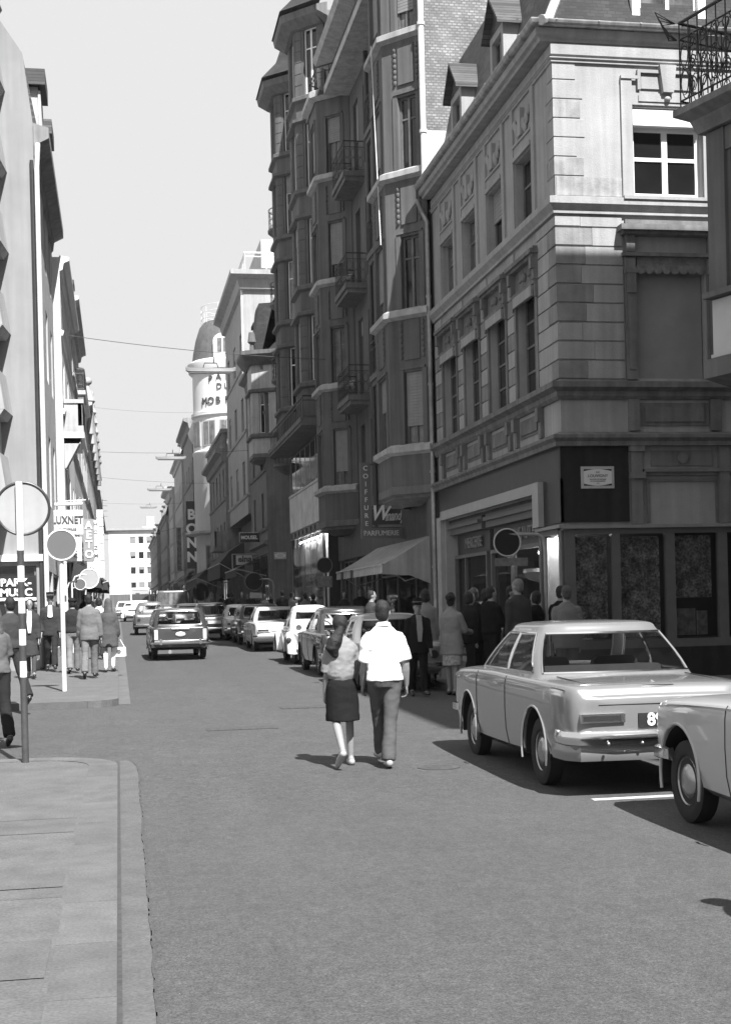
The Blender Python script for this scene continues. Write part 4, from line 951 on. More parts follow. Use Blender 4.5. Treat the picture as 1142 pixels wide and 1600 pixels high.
    s = MB(); s.loft([[(cx + (R + .9) * k * cos(2 * pi * j / 40), cy + (R + .9) * k * sin(2 * pi * j / 40), z) for j in range(40)] for k, z in ((.6, 7.5), (1, 7.72), (1, 7.9), (.7, 7.95))]); s.build('canopy', PALE2, T)
palais()
block('side_house', 'tall house beside the camera, just outside the right edge of the picture', 7.9, 3.2, 12.2, 19.0, 1, [5.2, 8.6, 12.0, 15.4], 3, TAN, TAN, shop=4.2, cornice=.3)
for nm, lab, X, y0, y1, zt, fl, nc, wm, kw in (
    ('pilaster_house', 'grey house with the tall vertical letter sign hung on its front', 6.75, 122.1, 138, 18.6, [6, 9.6, 13.2], 4, OLDW, dict(shop=4.8, cornice=.7)),
    ('gabled_house', 'pale house with a slate roof far down the right side, past the tall capitals', 6.55, 138.1, 156, 17.2, [6, 9.4, 12.8], 5, TAN, dict(shop=4.8, cornice=.5, roof=2.2)),
    ('bracket_house', 'narrow house with a heavy bracketed cornice far down the right side', 6.3, 156.1, 168, 15.6, [6.2, 9.4, 12.4], 3, PALE2, dict(shop=5, cornice=.9)),
    ('slate_house', 'dark house with a pointed slate roof far down the right side', 6.0, 168.1, 192, 13.2, [6.4, 9.6], 6, OLDW, dict(shop=5, cornice=.4, roof=3)),
    ('far_house', 'low dark house at the far right end of the street beside the white flats', 5.5, 192.1, 232, 12.2, [6.6, 9.6], 9, OLDW, dict(shop=5.2, cornice=.4, roof=2.5))):
    block(nm, lab, X, y0, y1, zt, 1, fl, nc, wm, wm, **kw)
# the white flats closing the street
def end_flats():
    T, F, L = block('white_flats', 'white block of flats with a flat roof closing the end of the street', 0, 0, 1, 1, 1, [], 1, WPL, WPL) if False else (None, None, None)
    y = 240; g = 2.2
    T = thing('white_flats', 'white block of flats with a flat roof closing the end of the street', 'building', (2, y, g), world=True)
    Fs, L = seg((-1.3, y), (12, y))
    hs = []
    for k in range(4):
        for x in (3.55, 4.95, 6.35, 7.8, 9.2): hs.append((x, x + .98, 5.4 + k * 2.62, 6.65 + k * 2.62))
    b = MB(); b.wall(Fs, L, g, 15.6, hs, .2); b.wall(*[seg((-1.3, y + 12), (-1.3, y))[0], 12], g, 15.6, [(1.5 + 3.4 * i, 3.6 + 3.4 * i, 5.3 + k * 2.62, 6.8 + k * 2.62) for i in range(3) for k in range(4)], .3)
    b.quad((12, y, g), (12, y + 12, g), (12, y + 12, 15.6), (12, y, 15.6)); b.build('wall', WPL, T)
    for i, h in enumerate(hs): window(T, Fs, *h, .12, WHITE, GLASS if i % 5 != 2 else GLASS_C, 0, (), .07, shutter=(0, .9, 0, .6, 0, 0, .35)[i % 7])
    r = MB(); r.box(-2.0, 12.3, y - .5, y + 12, 15.6, 16.0); r.build('roof', PGREY, T)
    r = MB(); r.box(5.2, 6.6, y + 3, y + 5, 16.4, 18.2); r.box(4.4, 7.6, y + 2, y + 6, 16.0, 16.4); r.build('roof_house', PALE2, T)
    r = MB(); r.box(-1.36, 12, y - .06, y, g, 4.6); r.box(3.0, 3.7, y - .1, y - .06, g, 4.8); r.build('plinth', CONC, T)
end_flats()
b = MB()
for x, z1 in ((-3.1, 22.5), (-2.2, 21)):
    b.tube([(x, 239, 14), (x, 239, z1)], .05, 5)
    for k in range(4): b.tube([(x - .8, 239, z1 - .3 - k * .9), (x + .8, 239, z1 - .3 - k * .9)], .035, 4)
tag(b.build('roof_aerial', DARKM), 'thin roof aerials just left of the white flats', 'aerial')
# ------------------------------------------------------------------ left side
def music_house():
    g = .3; Y = 34.0
    T = thing('gable_house', 'tall pale house with a windowless plaster gable over the music shop on the left', 'building', (-1.6, Y, g), world=True)
    poly = [(-14, 3.0), (-1.6, 3.0), (-1.6, 13.4), (-1.82, 15.2), (-2.35, 16.0), (-6, 17.2), (-14, 17.2)]
    b = MB(); b.loft([[(x, Y, z) for x, z in poly], [(x, Y + .3, z) for x, z in poly]])
    F, L = seg((-14, Y), (-1.6, Y)); v = lambda x: x + 14
    b.wall(F, L, g, 2.98, [(v(-5.2), v(-3.05), .6, 2.85), (v(-2.95), v(-1.78), .6, 2.85)], .25)
    b.build('gable_wall', mat('gable_plaster', .225, .9, .1, .8, .12, 70, streak=.12), T)
    Fx, Lx = seg((-1.6, Y + .3), (-1.6, 43))
    hs = [(c - .5, c + .5, z, z + 1.9) for c in (1.6, 4.2, 6.9) for z in (4.6, 8.0, 11.0)]
    b = MB(); b.wall(Fx, Lx, g, 13.2, hs + [(.3, 4, .7, 2.8), (4.6, 8.2, .7, 2.8)], .2); b.quad((-1.6, 43, g), (-10, 43, g), (-10, 43, 13.2), (-1.6, 43, 13.2)); b.build('wall', PALE2, T)
    for h in hs: window(T, Fx, *h, .15, WHITE, GLASS, 1, (.7,))
    for h in ((.3, 4, .7, 2.8), (4.6, 8.2, .7, 2.8)): window(T, Fx, *h, .12, GREY_T, GLASS, 2, (.8,), nm='shop_window')
    k = MB(); k.mold([(-1.6, Y - .05), (-1.6, 43)], [(0, 12.7), (.05, 12.75), (.08, 13.0), (.36, 13.15), (.36, 13.4), (0, 13.5)]); build_split(k, 'cornice', OLDW, T)
    k = MB(); k.mold([(-1.6, Y + .3), (-1.6, 43)], [(.1, 13.4), (-.22, 15.2), (-.75, 16), (-4.4, 17.2), (-4.4, 13.4)], True); k.build('roof', SLATE_X, T)
    for yc in (36.2, 39.8):
        k = MB(); k.box(-2.6, -1.55, yc - .55, yc + .55, 13.4, 15.0); k.mold([(-1.55, yc - .6), (-1.55, yc + .6)], [(0, 13.4), (.1, 13.5), (.06, 14.9), (0, 14.9)]); o = k.build('dormer', PALE2, T)
        k = MB(); k.box(-2.7, -1.36, yc - .75, yc + .75, 15.0, 15.4); build_split(k, 'dormer_roof', SLATE_X, o)
    d = MB(); d.tube([(-1.5, Y - .1, 13.0), (-1.54, Y - .1, 12.4), (-1.54, Y - .1, 2.9), (-1.54, Y - .1, .4)], .06, 8); d.build('drainpipe', PIPE_W, T)
    d = MB(); d.tube([(-1.66, Y - .05, 12.6), (-1.66, Y - .05, .4)], .045, 8); d.build('drainpipe', DARKM, T)
    # shop front under the gable
    s = MB(); s.wb(F, v(-6), v(-1.62), 0, .12, 2.96, 3.12); s.build('shop_ledge', WHITE, T)
    o = window(T, F, v(-2.95), v(-1.78), .6, 2.85, .12, GREY_T, GLASS, 0, (), .05, nm='shop_window')
    window(T, F, v(-5.2), v(-3.05), .6, 2.85, .12, GREY_T, GLASS_C, 1, (), .05, nm='shop_window')
    s = MB(); s.wb(F, v(-2.7), v(-1.8), -.1, -.05, 2.0, 2.62); s.wb(F, v(-2.9), v(-1.8), -.04, .03, 2.1, 2.82) if False else None; s.build('sign_board', BLACK, T)
    fcurve(T, 'lettering', 'PARK-', .25, WHITE, (-2.27, Y + .03, 2.45), (1, 0, 0), (0, 0, 1), .012, sx=1.05, bold=.008)
    fcurve(T, 'lettering', 'MUSIC', .25, WHITE, (-2.27, Y + .03, 2.21), (1, 0, 0), (0, 0, 1), .012, sx=1.05, bold=.008)
    s = MB(); s.wb(F, v(-2.7), v(-1.8), -.05, -.03, 2.02, 2.09); s.wb(F, v(-3.0 + .02), v(-2.98 + .02), -.05, -.03, 2.02, 2.09); s.build('sign_strip', WHITE, T)
    fcurve(T, 'lettering', 'A9', .25, WHITE, (-3.23, Y + .02, 2.43), (1, 0, 0), (0, 0, 1), .012, bold=.008)
    fcurve(T, 'lettering', 'JM', .25, WHITE, (-3.23, Y + .02, 2.19), (1, 0, 0), (0, 0, 1), .012, bold=.008)
    s = MB(); s.wb(F, v(-3.5), v(-3.06), -.02, .0, 2.0, 2.06); s.build('sign_strip', WHITE, T)
    s = MB(); s.tube([(-2.0, Y + .02, 1.86), (-2.0, Y - .12, 1.86), (-2.0, Y - .3, 1.6)], .02, 5); s.build('bracket', WHITE, T)
    # stepped bays at the left edge of the picture
    x1 = -2.36
    s = MB(); W_ = MB()
    for k in range(6):
        z = 4.5 + k * 1.95
        s.hexa([(x1 - 4, Y - 1.2, z), (x1 + .02, Y - 1.2, z), (x1 + .12, Y, z), (x1 - 4, Y, z), (x1 - 4, Y - 1.2, z + .95), (x1 - .12, Y - 1.2, z + .95), (x1 - .02, Y, z + .95), (x1 - 4, Y, z + .95)])
        s.hexa([(x1 - 4, Y - 1.2, z + 1.8), (x1 - .1, Y - 1.2, z + 1.8), (x1 - .0, Y, z + 1.8), (x1 - 4, Y, z + 1.8), (x1 - 4, Y - 1.2, z + 1.945), (x1 - .0, Y - 1.2, z + 1.945), (x1 + .1, Y, z + 1.945), (x1 - 4, Y, z + 1.945)])
        W_.box(x1 - 4, x1 - .16, Y - 1.0, Y - .01, z + .955, z + 1.795)
    o = s.build('stepped_bay', PGREY, T); W_.build('bay_window', PGREY, o)
    s = MB(); s.box(x1 - 4, x1 + .0, Y - 1.25, Y, 4.2, 4.49); s.build('bay_foot', CONC_D, T)
    return T
T_ = music_house(); T_.location.x -= .13
for nm, lab, X, y0, y1, zt, fl, nc, wm, kw in (
    ('balcony_terrace', 'old pale house with a stone balcony, just behind the music shop', -1.52, 43.1, 54, 12.6, [4.6, 8.0, 10.4], 3, WPL, dict(shop=3.9, cornice=.3, balc=((43.6, 46.6, 7.3, .62),), shut=1)),
    ('shuttered_house', 'tall pale house with dark eaves, second beyond the music shop', -1.55, 54.1, 66, 13.9, [4.8, 8.0, 11.0], 4, PALE2, dict(shop=4.0, cornice=.35, roof=1.6, shut=1, balc=((60, 63, 11.2, .4),))),
    ('sign_house', 'pale house on the left side carrying the vertical white letter signs', -1.62, 66.1, 82, 13.2, [4.9, 8.2, 11.0], 5, WPL, dict(shop=4.1, cornice=.3, shut=1)),
    ('chimney_house', 'grey house with small spires along the roof far down the left side', -1.6, 82.1, 104, 14.0, [5.2, 8.4, 11.2], 6, TAN, dict(shop=4.4, cornice=.4, roof=1.5)),
    ('spired_house', 'dark old house with a capped chimney on the eaves far down the left side', -1.62, 104.1, 132, 14.2, [5.6, 8.8, 11.6], 7, OLDW, dict(shop=4.6, cornice=.4, roof=1.0)),
    ('last_terrace', 'pale low terrace on the left side next to the white flats', -1.9, 132.1, 200, 13.2, [6, 9], 12, PALE2, dict(shop=5, cornice=.5))):
    T_, _, _ = block(nm, lab, X, y0, y1, zt, -1, fl, nc, wm, wm, **kw)
    if nm in ('chimney_house', 'spired_house'):
        for i in range(4):
            s = MB(); y = y0 + 3 + i * 5; s.tube([(X + .1, y, zt - 1.5), (X + .1, y, zt + .3), (X + .1, y, zt + .5), (X + .1, y, zt + 1.5)], [.35, .3, .45, .1], 8); s.ell((X + .1, y, zt + 1.7), (.28, .28, .25)); s.build('pinnacle', wm, T_)
    if nm == 'balcony_terrace':
        s = MB(); s.box(-1.52, -.92, 43.6, 46.6, 7.3, 7.5); s.box(-1.5, -.96, 43.62, 43.75, 7.5, 8.2); s.box(-1.08, -.95, 43.62, 46.58, 7.5, 8.2); s.box(-1.5, -.9, 43.58, 46.62, 8.2, 8.32)
        s.loft([[(-1.52, 43.8, 6.2), (-1.48, 43.8, 6.2), (-1.48, 44.4, 6.2), (-1.52, 44.4, 6.2)], [(-1.52, 43.7, 6.7), (-1.2, 43.7, 6.7), (-1.2, 44.5, 6.7), (-1.52, 44.5, 6.7)], [(-1.52, 43.7, 7.12), (-.98, 43.7, 7.12), (-.98, 44.5, 7.12), (-1.52, 44.5, 7.12)]])
        s.build('stone_balcony', PALE2, T_)
# ------------------------------------------------------------------ street signs
FACE = mat('sign_face', .10, .5, .05, 5); SB = mat('sign_back', .3, .55, .08, 4, streak=.08)
def disc_sign(lab, base, c, r, face, rim, polepts, pr=.03, bands=None, group=None, facing=-1, plate=None, pm=None):
    base = Vector(base); T = thing('round_sign', lab, 'road sign', base, group=group, world=True)
    c = Vector(c)
    s = MB(); s.disc(c, (0, 1, 0), r, .02, 36); o = s.build('sign_disc', face, T)
    s = MB(); s.tube([(c.x + r * cos(2 * pi * k / 36), c.y + facing * .008, c.z + r * sin(2 * pi * k / 36)) for k in range(37)], r * .055, 8, False); s.build('rim', rim, o)
    s = MB()
    if bands:
        z = base.z; i = 0; top = polepts[-1][2]
        for a, b_ in zip(bands, bands[1:]):
            s.m = i % 2; s.tube([(base.x, base.y, a), (base.x, base.y, b_)], pr, 14); i += 1
        s.build('pole', [mat('pole_dark', .05, .5, .25, 9, streak=.2), mat('pole_white', .72, .45, .05, 9)], T)
    else: s.tube(polepts, pr, 10); s.build('pole', mat('pole_pale', .55, .5, .12, 6) if base.x < 3 else ZINC, T)
    if plate:
        s = MB(); (x0, x1, z0, z1) = plate; s.box(x0, x1, c.y - .02, c.y + .0, z0, z1); p = s.build('plate', pm or PALE2, T)
    return T, o
bp = Vector((-1.03, 15.4, .05))
zz = lambda py: onY(38, py, 15.4).z
disc_sign('large round sign seen from the back on a pole with light and dark bands', bp, (-1.0, 15.46, 2.85), .285, SB, DARKM,
          [(bp.x, bp.y, .05), (bp.x, bp.y, 3.14)], .038, [.05, zz(1058), zz(1033), zz(1008), zz(983), zz(958), zz(934), zz(909), zz(884), zz(860), 3.14])
disc_sign('grey faced round sign with white rim on a slim pale pole', (-1.02, 25.83, .26), (-.99, 25.77, 2.94), .275, FACE, WHITE,
          [(-1.0, 25.83, .26), (-1.0, 25.83, 2.9)], .042)
disc_sign('dark round sign with a pale rim on a bent bracket before the corner shop', (7.32, 23, .2), (6.64, 23, 2.73), .235, mat('sign_dark_face', .018, .6, .1, 5, spec=.15), mat('sign_rim', .4, .5, .1, 5),
          [(7.32, 23, .15), (7.32, 23, 2.6), (7.3, 23, 2.78), (7.2, 23, 2.86), (6.5, 23.03, 2.88)], .033, plate=(6.42, 7.0, 2.32, 2.46), pm=mat('plate_dim', .12, .6, .4, 14))
disc_sign('small dark round sign over a text plate, before the marble fronted shop', (6.2, 41.5, .42), (6.2, 41.4, 2.95), .235, mat('sign_dark_face', .035), mat('sign_dark_rim', .1, .5, .1, 5),
          [(6.2, 41.5, .4), (6.2, 41.5, 3.2)], .03, plate=(5.98, 6.42, 2.28, 2.62), pm=mat('plate_dim', .12, .6, .4, 14))
disc_sign('dark round sign on a bent pole below the framed sewing sign', (6.95, 62, .6), (6.05, 62, 2.9), .4, mat('sign_dark_face', .035), mat('sign_dim_rim', .14, .5, .1, 5),
          [(6.95, 62, .55), (6.95, 62, 2.7), (6.88, 62, 2.9), (6.7, 62, 3.0), (6.1, 62.05, 3.0)], .045, plate=(5.85, 6.4, 2.15, 2.4))
disc_sign('tiny dark round sign far down the right pavement near the awnings', (6.0, 100, 1.05), (5.9, 100, 2.95), .62, mat('sign_dark_face', .035), mat('sign_dim_rim', .14),
          [(6.2, 100, 1), (6.2, 100, 3)], .05)
disc_sign('small grey faced round sign on a white bent bracket on the left', (-1.45, 41, .4), (-1.07, 41, 2.52), .16, FACE, WHITE,
          [(-1.45, 41, .4), (-1.45, 41, 2.4), (-1.38, 41, 2.58), (-1.2, 41.03, 2.62)], .025)
disc_sign('pale blank round sign on a white bent bracket, partly behind the smaller round sign', (-1.4, 44, .44), (-.87, 44, 2.75), .3, mat('blank_sign', .3, .5, .05, 4), WHITE,
          [(-1.4, 44, .4), (-1.4, 44, 2.6), (-1.3, 44, 2.82), (-1.1, 44, 2.88), (-.85, 44.03, 2.88)], .03)
# ------------------------------------------------------------------ shop signs hung over the pavement
def hang_sign(name, lab, Y, p0, p1, board, txt=(), wallx=8.0, th=.08, border=None, arm=True):
    """p0, p1 are corners as (x, z); text rows: (string, size, material, x, z, kw)"""
    x0, z1 = p0; x1, z0 = p1
    T = thing(name, lab, 'shop sign', ((x0 + x1) / 2, Y, z0), world=True)
    s = MB(); s.box(x0, x1, Y - th / 2, Y + th / 2, z0, z1); s.build('board', board, T)
    if border: s = MB(); [s.box(*q) for q in ((x0 - .02, x1 + .02, Y - th / 2 - .015, Y - th / 2 - .001, z1 - .03, z1 + .02), (x0 - .02, x0 + .03, Y - th / 2 - .015, Y - th / 2 - .001, z0, z1 - .03))]; s.build('border', border, T)
    if arm: s = MB(); xe = max(x0, x1) if wallx > 0 else min(x0, x1); s.tube([(xe, Y, z1 - .05), (wallx, Y, z1 - .05)], .02, 6); s.tube([(xe, Y, z0 + .05), (wallx, Y, z0 + .05)], .02, 6); s.build('bracket', DARKM, T)
    for t in txt:
        st, size, m, x, z = t[:5]; kw = t[5] if len(t) > 5 else {}
        fcurve(T, 'lettering', st, size, m, (x, Y - th / 2 - .012, z), (1, 0, 0), (0, 0, 1), .012, **kw)
    return T
LW_ = mat('letter_pale', .62, .5, .06, 9); LWH = mat('letter_white', .78, .5, .04, 9); LDK = mat('letter_dark', .06)
Y = 38.0
hang_sign('vertical_sign', 'tall narrow grey sign with raised letters reading downwards on the bay house', Y, (6.76, 5.70), (7.05, 3.82), mat('sign_grey', .1, .5, .1, 4),
          [(c, .19, LW_, 6.905, 5.54 - i * .222) for i, c in enumerate('COIFFURE')], 8.0)
T = thing('script_sign', 'slanted handwritten style shop sign above the pale awning', 'shop sign', (7.5, Y, 4), world=True)
s = MB(); s.box(7.06, 7.98, 37.97, 38.03, 3.96, 4.40); s.build('board', mat('sign_grey_dark', .05, .5, .2, 4), T)
fcurve(T, 'lettering', 'W', .58, LW_, (7.26, 37.93, 4.27), (1, 0, .04), (0, 0, 1), .02, shear=.35, sx=.85, bold=.01)
fcurve(T, 'lettering', 'ınandy', .40, mat('letter_dim', .5, .5, .2, 9), (7.70, 37.93, 4.2), (1, 0, .05), (0, 0, 1), .02, shear=.4, sx=.52, bold=.008)
s = MB(); s.box(7.535, 7.56, 37.92, 37.94, 4.40, 4.43); s.build('letter_dot', mat('letter_dim', .5), T)
s = MB(); s.tube([(7.06, 38.03, 4.45), (7.6, 38.03, 4.6), (7.98, 38.03, 4.7)], .015, 5); s.build('bracket', DARKM, T)
hang_sign('board_sign', 'narrow horizontal perfumery sign board under the slanted script sign', 37.9, (6.73, 3.86), (7.9, 3.56), mat('sign_grey', .1), [('PARFUMERIE', .2, mat('letter_dim', .5), 7.3, 3.71, dict(sx=.9))], 8.0)
hang_sign('beer_sign', 'black sign with white capitals above the pale framed sign', 74, (6.5, 5.78), (7.56, 5.26), BLACK, [('MOUSEL', .27, LWH, 7.03, 5.5, dict(sx=.88, bold=.008))], 7.6, border=PALE2)
T = hang_sign('sewing_sign', 'pale framed sign with rounded dark lower case letters beside the dark corner house', 75, (6.38, 4.6), (7.25, 4.08), mat('sign_pale', .5, .5, .06, 4), [('elna', .46, LDK, 6.85, 4.38, dict(bold=.014))], 7.6)
s = MB(); s.box(6.15, 6.2, 74.95, 75.05, 3.75, 4.68); s.box(6.2, 7.5, 74.95, 75.05, 4.64, 4.68); s.box(6.2, 6.8, 74.95, 75.02, 3.76, 3.88); s.build('frame', PALE2, T)
hang_sign('tall_letter_sign', 'tall dark vertical sign with four large white capitals', 121.5, (6.05, 11.2), (7.0, 5.3), mat('sign_black', .03, .5, .2, 4),
          [(c, 1.2, LWH, 6.5, 10.0 - i * 1.24, dict(bold=.05)) for i, c in enumerate('BONN')], 7.1, .4)
hang_sign('thin_letter_sign', 'thin vertical sign with small dark letters left of the tall white capitals', 138, (5.88, 9.9), (6.35, 5.6), OLDW, [(c, .55, LDK, 6.12, 9.55 - i * .62) for i, c in enumerate('PEROHLR')], 6.6, .15)
hang_sign('net_sign', 'pale square sign with dark capitals on the left side, behind the grey faced road sign', 40, (-1.78, 4.62), (-.92, 3.92), mat('sign_pale', .5), [('LUXNET', .3, LDK, -1.35, 4.33, dict(sx=.76, bold=.004)), ('ENTREPRISE', .09, mat('letter_grey', .2, .5, .1, 9), -1.35, 4.07)], -1.6)
T = hang_sign('film_sign', 'white sign with large grey letters below the pale square sign on the left', 41, (-1.85, 3.9), (-1.0, 3.2), WHITE, [('K', .3, mat('letter_grey', .2), -1.18, 3.72, {}), ('E', .3, mat('letter_grey', .2), -1.18, 3.4, {})], -1.6)
T = thing('tube_lamp', 'white tube lamp on a bracket just above the pale square sign on the left', 'lamp', (-1.5, 41, 4.7), world=True)
s = MB(); s.tube([(-1.75, 41, 4.85), (-.95, 41, 4.88)], .05, 8); s.build('tube', WHITE, T); s = MB(); s.tube([(-1.55, 41, 4.95), (-.85, 41, 4.98)], .02, 6); s.tube([(-1.6, 41, 4.85), (-1.85, 41, 4.85)], .02, 6); s.build('bracket', PIPE_W, T)
hang_sign('neon_letter_sign', 'grey vertical sign with white letters and a thin rod on the left side', 55, (-1.27, 5.35), (-.85, 3.7), mat('sign_mid', .22, .5, .1, 4), [(c, .42, LWH, -1.06, 5.1 - i * .38, dict(bold=.008)) for i, c in enumerate('AETO')], -1.5)
hang_sign('thin_white_sign', 'narrow white vertical sign with black letters on the left, inner one of the two', 80, (-1.3, 6.95), (-1.0, 3.5), WHITE, [(c, .3, LDK, -1.15, 6.7 - i * .45, dict(bold=.006)) for i, c in enumerate('HOIZMEI')], -1.6)
T = thing('box_letter_sign', 'column of white boxes with faint letters, outermost sign on the left side', 'shop sign', (-1.1, 95, 4), world=True)
for i, c in enumerate('GOSCHALT'):
    s = MB(); s.box(-1.28, -.85, 94.9, 95.1, 8.1 - i * .58, 8.1 - i * .58 + .52); s.build('letter_box', WHITE, T)
    fcurve(T, 'lettering', c, .4, mat('letter_faint', .5, .5, .05, 9), (-1.06, 94.88, 8.36 - i * .58), (1, 0, 0), (0, 0, 1), .01)
hang_sign('panel_sign', 'small white sign panel under the grey sign with white letters on the left', 60, (-1.25, 3.85), (-.85, 3.35), WHITE, [('ay', .25, mat('letter_grey', .2), -1.05, 3.6)], -1.5)
def awning(lab, x0, x1, y0, y1, z1, z0, m, closed=True):
    T = thing('shop_awning', lab, 'awning', (x0, y0, z1), group=None, world=True); s = MB()
    zm = z1 - (z1 - z0) * .6
    pr = [(x0, z1), (x0 + (x1 - x0) * .6, z1 - (z1 - zm) * .45), (x1, zm), (x1, z0)]
    s.loft([[(x, y0, z) for x, z in pr], [(x, y1, z) for x, z in pr]], False, False)
    if closed: s.add([(x, y0, z) for x, z in pr] + [(x0, y0, z0 + .1)], [(0, 1, 2, 3, 4)]); s.add([(x, y1, z) for x, z in pr] + [(x0, y1, z0 + .1)], [(0, 1, 2, 3, 4)])
    s.build('canvas', m, T)
    s = MB(); s.tube([(x1, y0, zm), (x1, y1, zm)], .035, 6); s.tube([(x1, y0, zm), (x0, y0, z0)], .025, 6); s.tube([(x1, y1, zm), (x0, y1, z0)], .025, 6); s.build('awning_frame', PALE2, T)
awning('large black box shaped awning below the stone balcony in the middle distance', 7.3, 5.85, 80, 91, 5.6, 3.5, CANVAS_D)
awning('dark awning with a pale edge under the framed sewing sign', 7.55, 6.0, 70.6, 78, 4.3, 3.35, CANVAS_D, False)
awning('dark sloping awning with a pale edge far down the right side', 7.2, 5.5, 98, 112, 5.0, 3.2, CANVAS_D, False)
awning('small dark awning far down the right side near the tall white capitals', 6.9, 5.3, 124, 134, 5.3, 3.5, CANVAS_D, False)
awning('dark awning on the left side just behind the blank round sign', -1.5, -.55, 47, 53.5, 3.4, 2.5, CANVAS_D)
awning('second dark awning on the left side, lower and farther than the first', -1.5, -.4, 58, 70, 3.5, 2.6, CANVAS_D)
# ------------------------------------------------------------------ lamps hung on wires
def wire(lab, pts, r=.012, sag=.25):
    a, b_ = Vector(pts[0]), Vector(pts[1]); s = MB()
    s.tube([a.lerp(b_, t / 16) - Vector((0, 0, sag * 4 * (t / 16) * (1 - t / 16))) for t in range(17)], r, 5); return tag(s.build('span_wire', DARKM), lab, 'wire')
for (Yl, x0, x1, zl, za, lab) in ((46, 2.40, 4.05, 9.60, 10.8, 'nearest and largest hanging tube lamp, beside the turret lettering'), (74, 2.15, 3.75, 9.75, 10.6, 'second hanging tube lamp, below and left of the largest one'),
                              (95, 2.15, 3.8, 9.9, 10.9, 'third hanging tube lamp from the camera, with its wire rising from the left'), (140, 2.4, 4.1, 12.05, 12.6, 'farthest and smallest hanging tube lamp, nearest the white flats')):
    T = thing('hanging_lamp', lab, 'street lamp', ((x0 + x1) / 2, Yl, zl), group='tube lamps hung over the street', world=True)
    s = MB(); s.loft([[(x, Yl - w_, z) , (x, Yl + w_, z), (x, Yl + w_ * .8, z + .1), (x, Yl + .03, z + .14), (x, Yl - .03, z + .14), (x, Yl - w_ * .8, z + .1)] for x, w_, z in ((x0, .06, zl + .04), (x0 + .1, .13, zl), (x1 - .1, .13, zl), (x1, .06, zl + .04))]); s.build('housing', mat('lamp_housing', .14, .5, .1, 5), T)
    s = MB(); s.box(x0 + .12, x1 - .12, Yl - .1, Yl + .1, zl - .05, zl); s.build('diffuser', mat('lamp_glass', .3, .4, .03, 5), T)
    m_ = (x0 + x1) / 2; s = MB(); s.tube([(m_ - .25, Yl, zl + .14), (m_ - .2, Yl, zl + .3), (m_ + .2, Yl, zl + .3), (m_ + .25, Yl, zl + .14)], .018, 5); s.tube([(m_ + .1, Yl, zl + .3), (m_ + .12, Yl, zl + .5)], .02, 5); s.build('hanger', DARKM, T)
    wl = 'thin span wire carrying the ' + lab.split(' hanging')[0] + ' hanging lamp'
    wire(wl, ((-1.6, Yl, za if Yl < 60 or Yl > 80 else 10.2), (7.1, Yl, zl + .45)), .011 if Yl < 60 else .009, .12)
wire('faint wire across the sky between the first and the second hanging lamp', ((-1.6, 88, 14.6), (7.2, 88, 14.3)), .006, .2)
wire('pale low wire crossing in front of the white flats', ((-1.6, 150, 9.4), (6.3, 150, 10.6)), .02, .3)
def tube_light(P, axis, L, power, lab):
    m = bpy.data.materials.get('shop_tube')
    if not m:
        m = bpy.data.materials.new('shop_tube'); m.use_nodes = True; p = m.node_tree.nodes['Principled BSDF']; p.inputs['Emission Color'].default_value = (1, 1, 1, 1); p.inputs['Emission Strength'].default_value = power * 2.5
    T = thing('shop_lamp', lab, 'lamp', P); s = MB(); a = Vector(axis) * L / 2; s.tube([-a, a], .03, 8); s.build('tube', m, T); s = MB(); s.tube([-a + Vector((0, 0, .05)), a + Vector((0, 0, .05))], .035, 6); s.build('fitting', WHITE, T)
tube_light((7.78, 54.5, 4.45), (0, 1, 0), 9, 16, 'long lit tube at the top of the marble fronted shop window')
tube_light((8.3, 24.75, 2.85), (0, 1, 0), .8, 16, 'short lit tube in the glazed corner case of the shop')
tube_light((8.6, 26.6, 2.7), (0, 1, 0), 1.6, 16, 'lit tube over the display behind the shop door')
s = MB(); P_ = Vector((8.55, 27.3, 2.25)); s.loft([[P_ + Vector((r * cos(2 * pi * k / 16), r * 1.6 * sin(2 * pi * k / 16), z)) for k in range(16)] for r, z in ((.3, .12), (.32, .05), (.2, -.1), (.02, -.16))]); tag(s.build('lamp_shade', WHITE), 'white shade hanging behind the glass under the round dark sign', 'lamp')
# ------------------------------------------------------------------ vehicles
CHROME = mat('chrome', .75, .12, 0, 1, metal=1); TYRE = mat('tyre_rubber', .012, .85, .2, 12); HUB = mat('hub_metal', .35, .25, .2, 8, metal=.8)
LAMPR = mat('lamp_glass_dark', .03, .15, .1, 20); LAMPC = mat('lamp_glass_pale', .5, .12, .1, 20); INT = mat('car_interior', .03, .8, .2, 6); WELL = mat('wheel_well', .008, .9, 0)
def paint(name, v, metal=.0, rough=.32, coat=.8): return mat(name, v, rough, .05, 1.5, metal=metal, coat=coat)
def lerp(a, b, t): return a + (b - a) * t
def smooth_st(st, k=4):
    out = []; n = len(st)
    for i in range(n - 1):
        p0, p1, p2, p3 = st[max(0, i - 1)], st[i], st[i + 1], st[min(n - 1, i + 2)]
        for j in range(k):
            t = j / k; r = []
            for a, b, c, d in zip(p0, p1, p2, p3):
                m1 = (c - a) / 2; m2 = (d - b) / 2
                lim = abs(c - b) * 1.5 + 1e-6; m1 = max(-lim, min(lim, m1)); m2 = max(-lim, min(lim, m2))
                t2, t3 = t * t, t * t * t
                r.append((2 * t3 - 3 * t2 + 1) * b + (t3 - 2 * t2 + t) * m1 + (-2 * t3 + 3 * t2) * c + (t3 - t2) * m2)
            out.append(r)
    out.append(list(st[-1])); return out
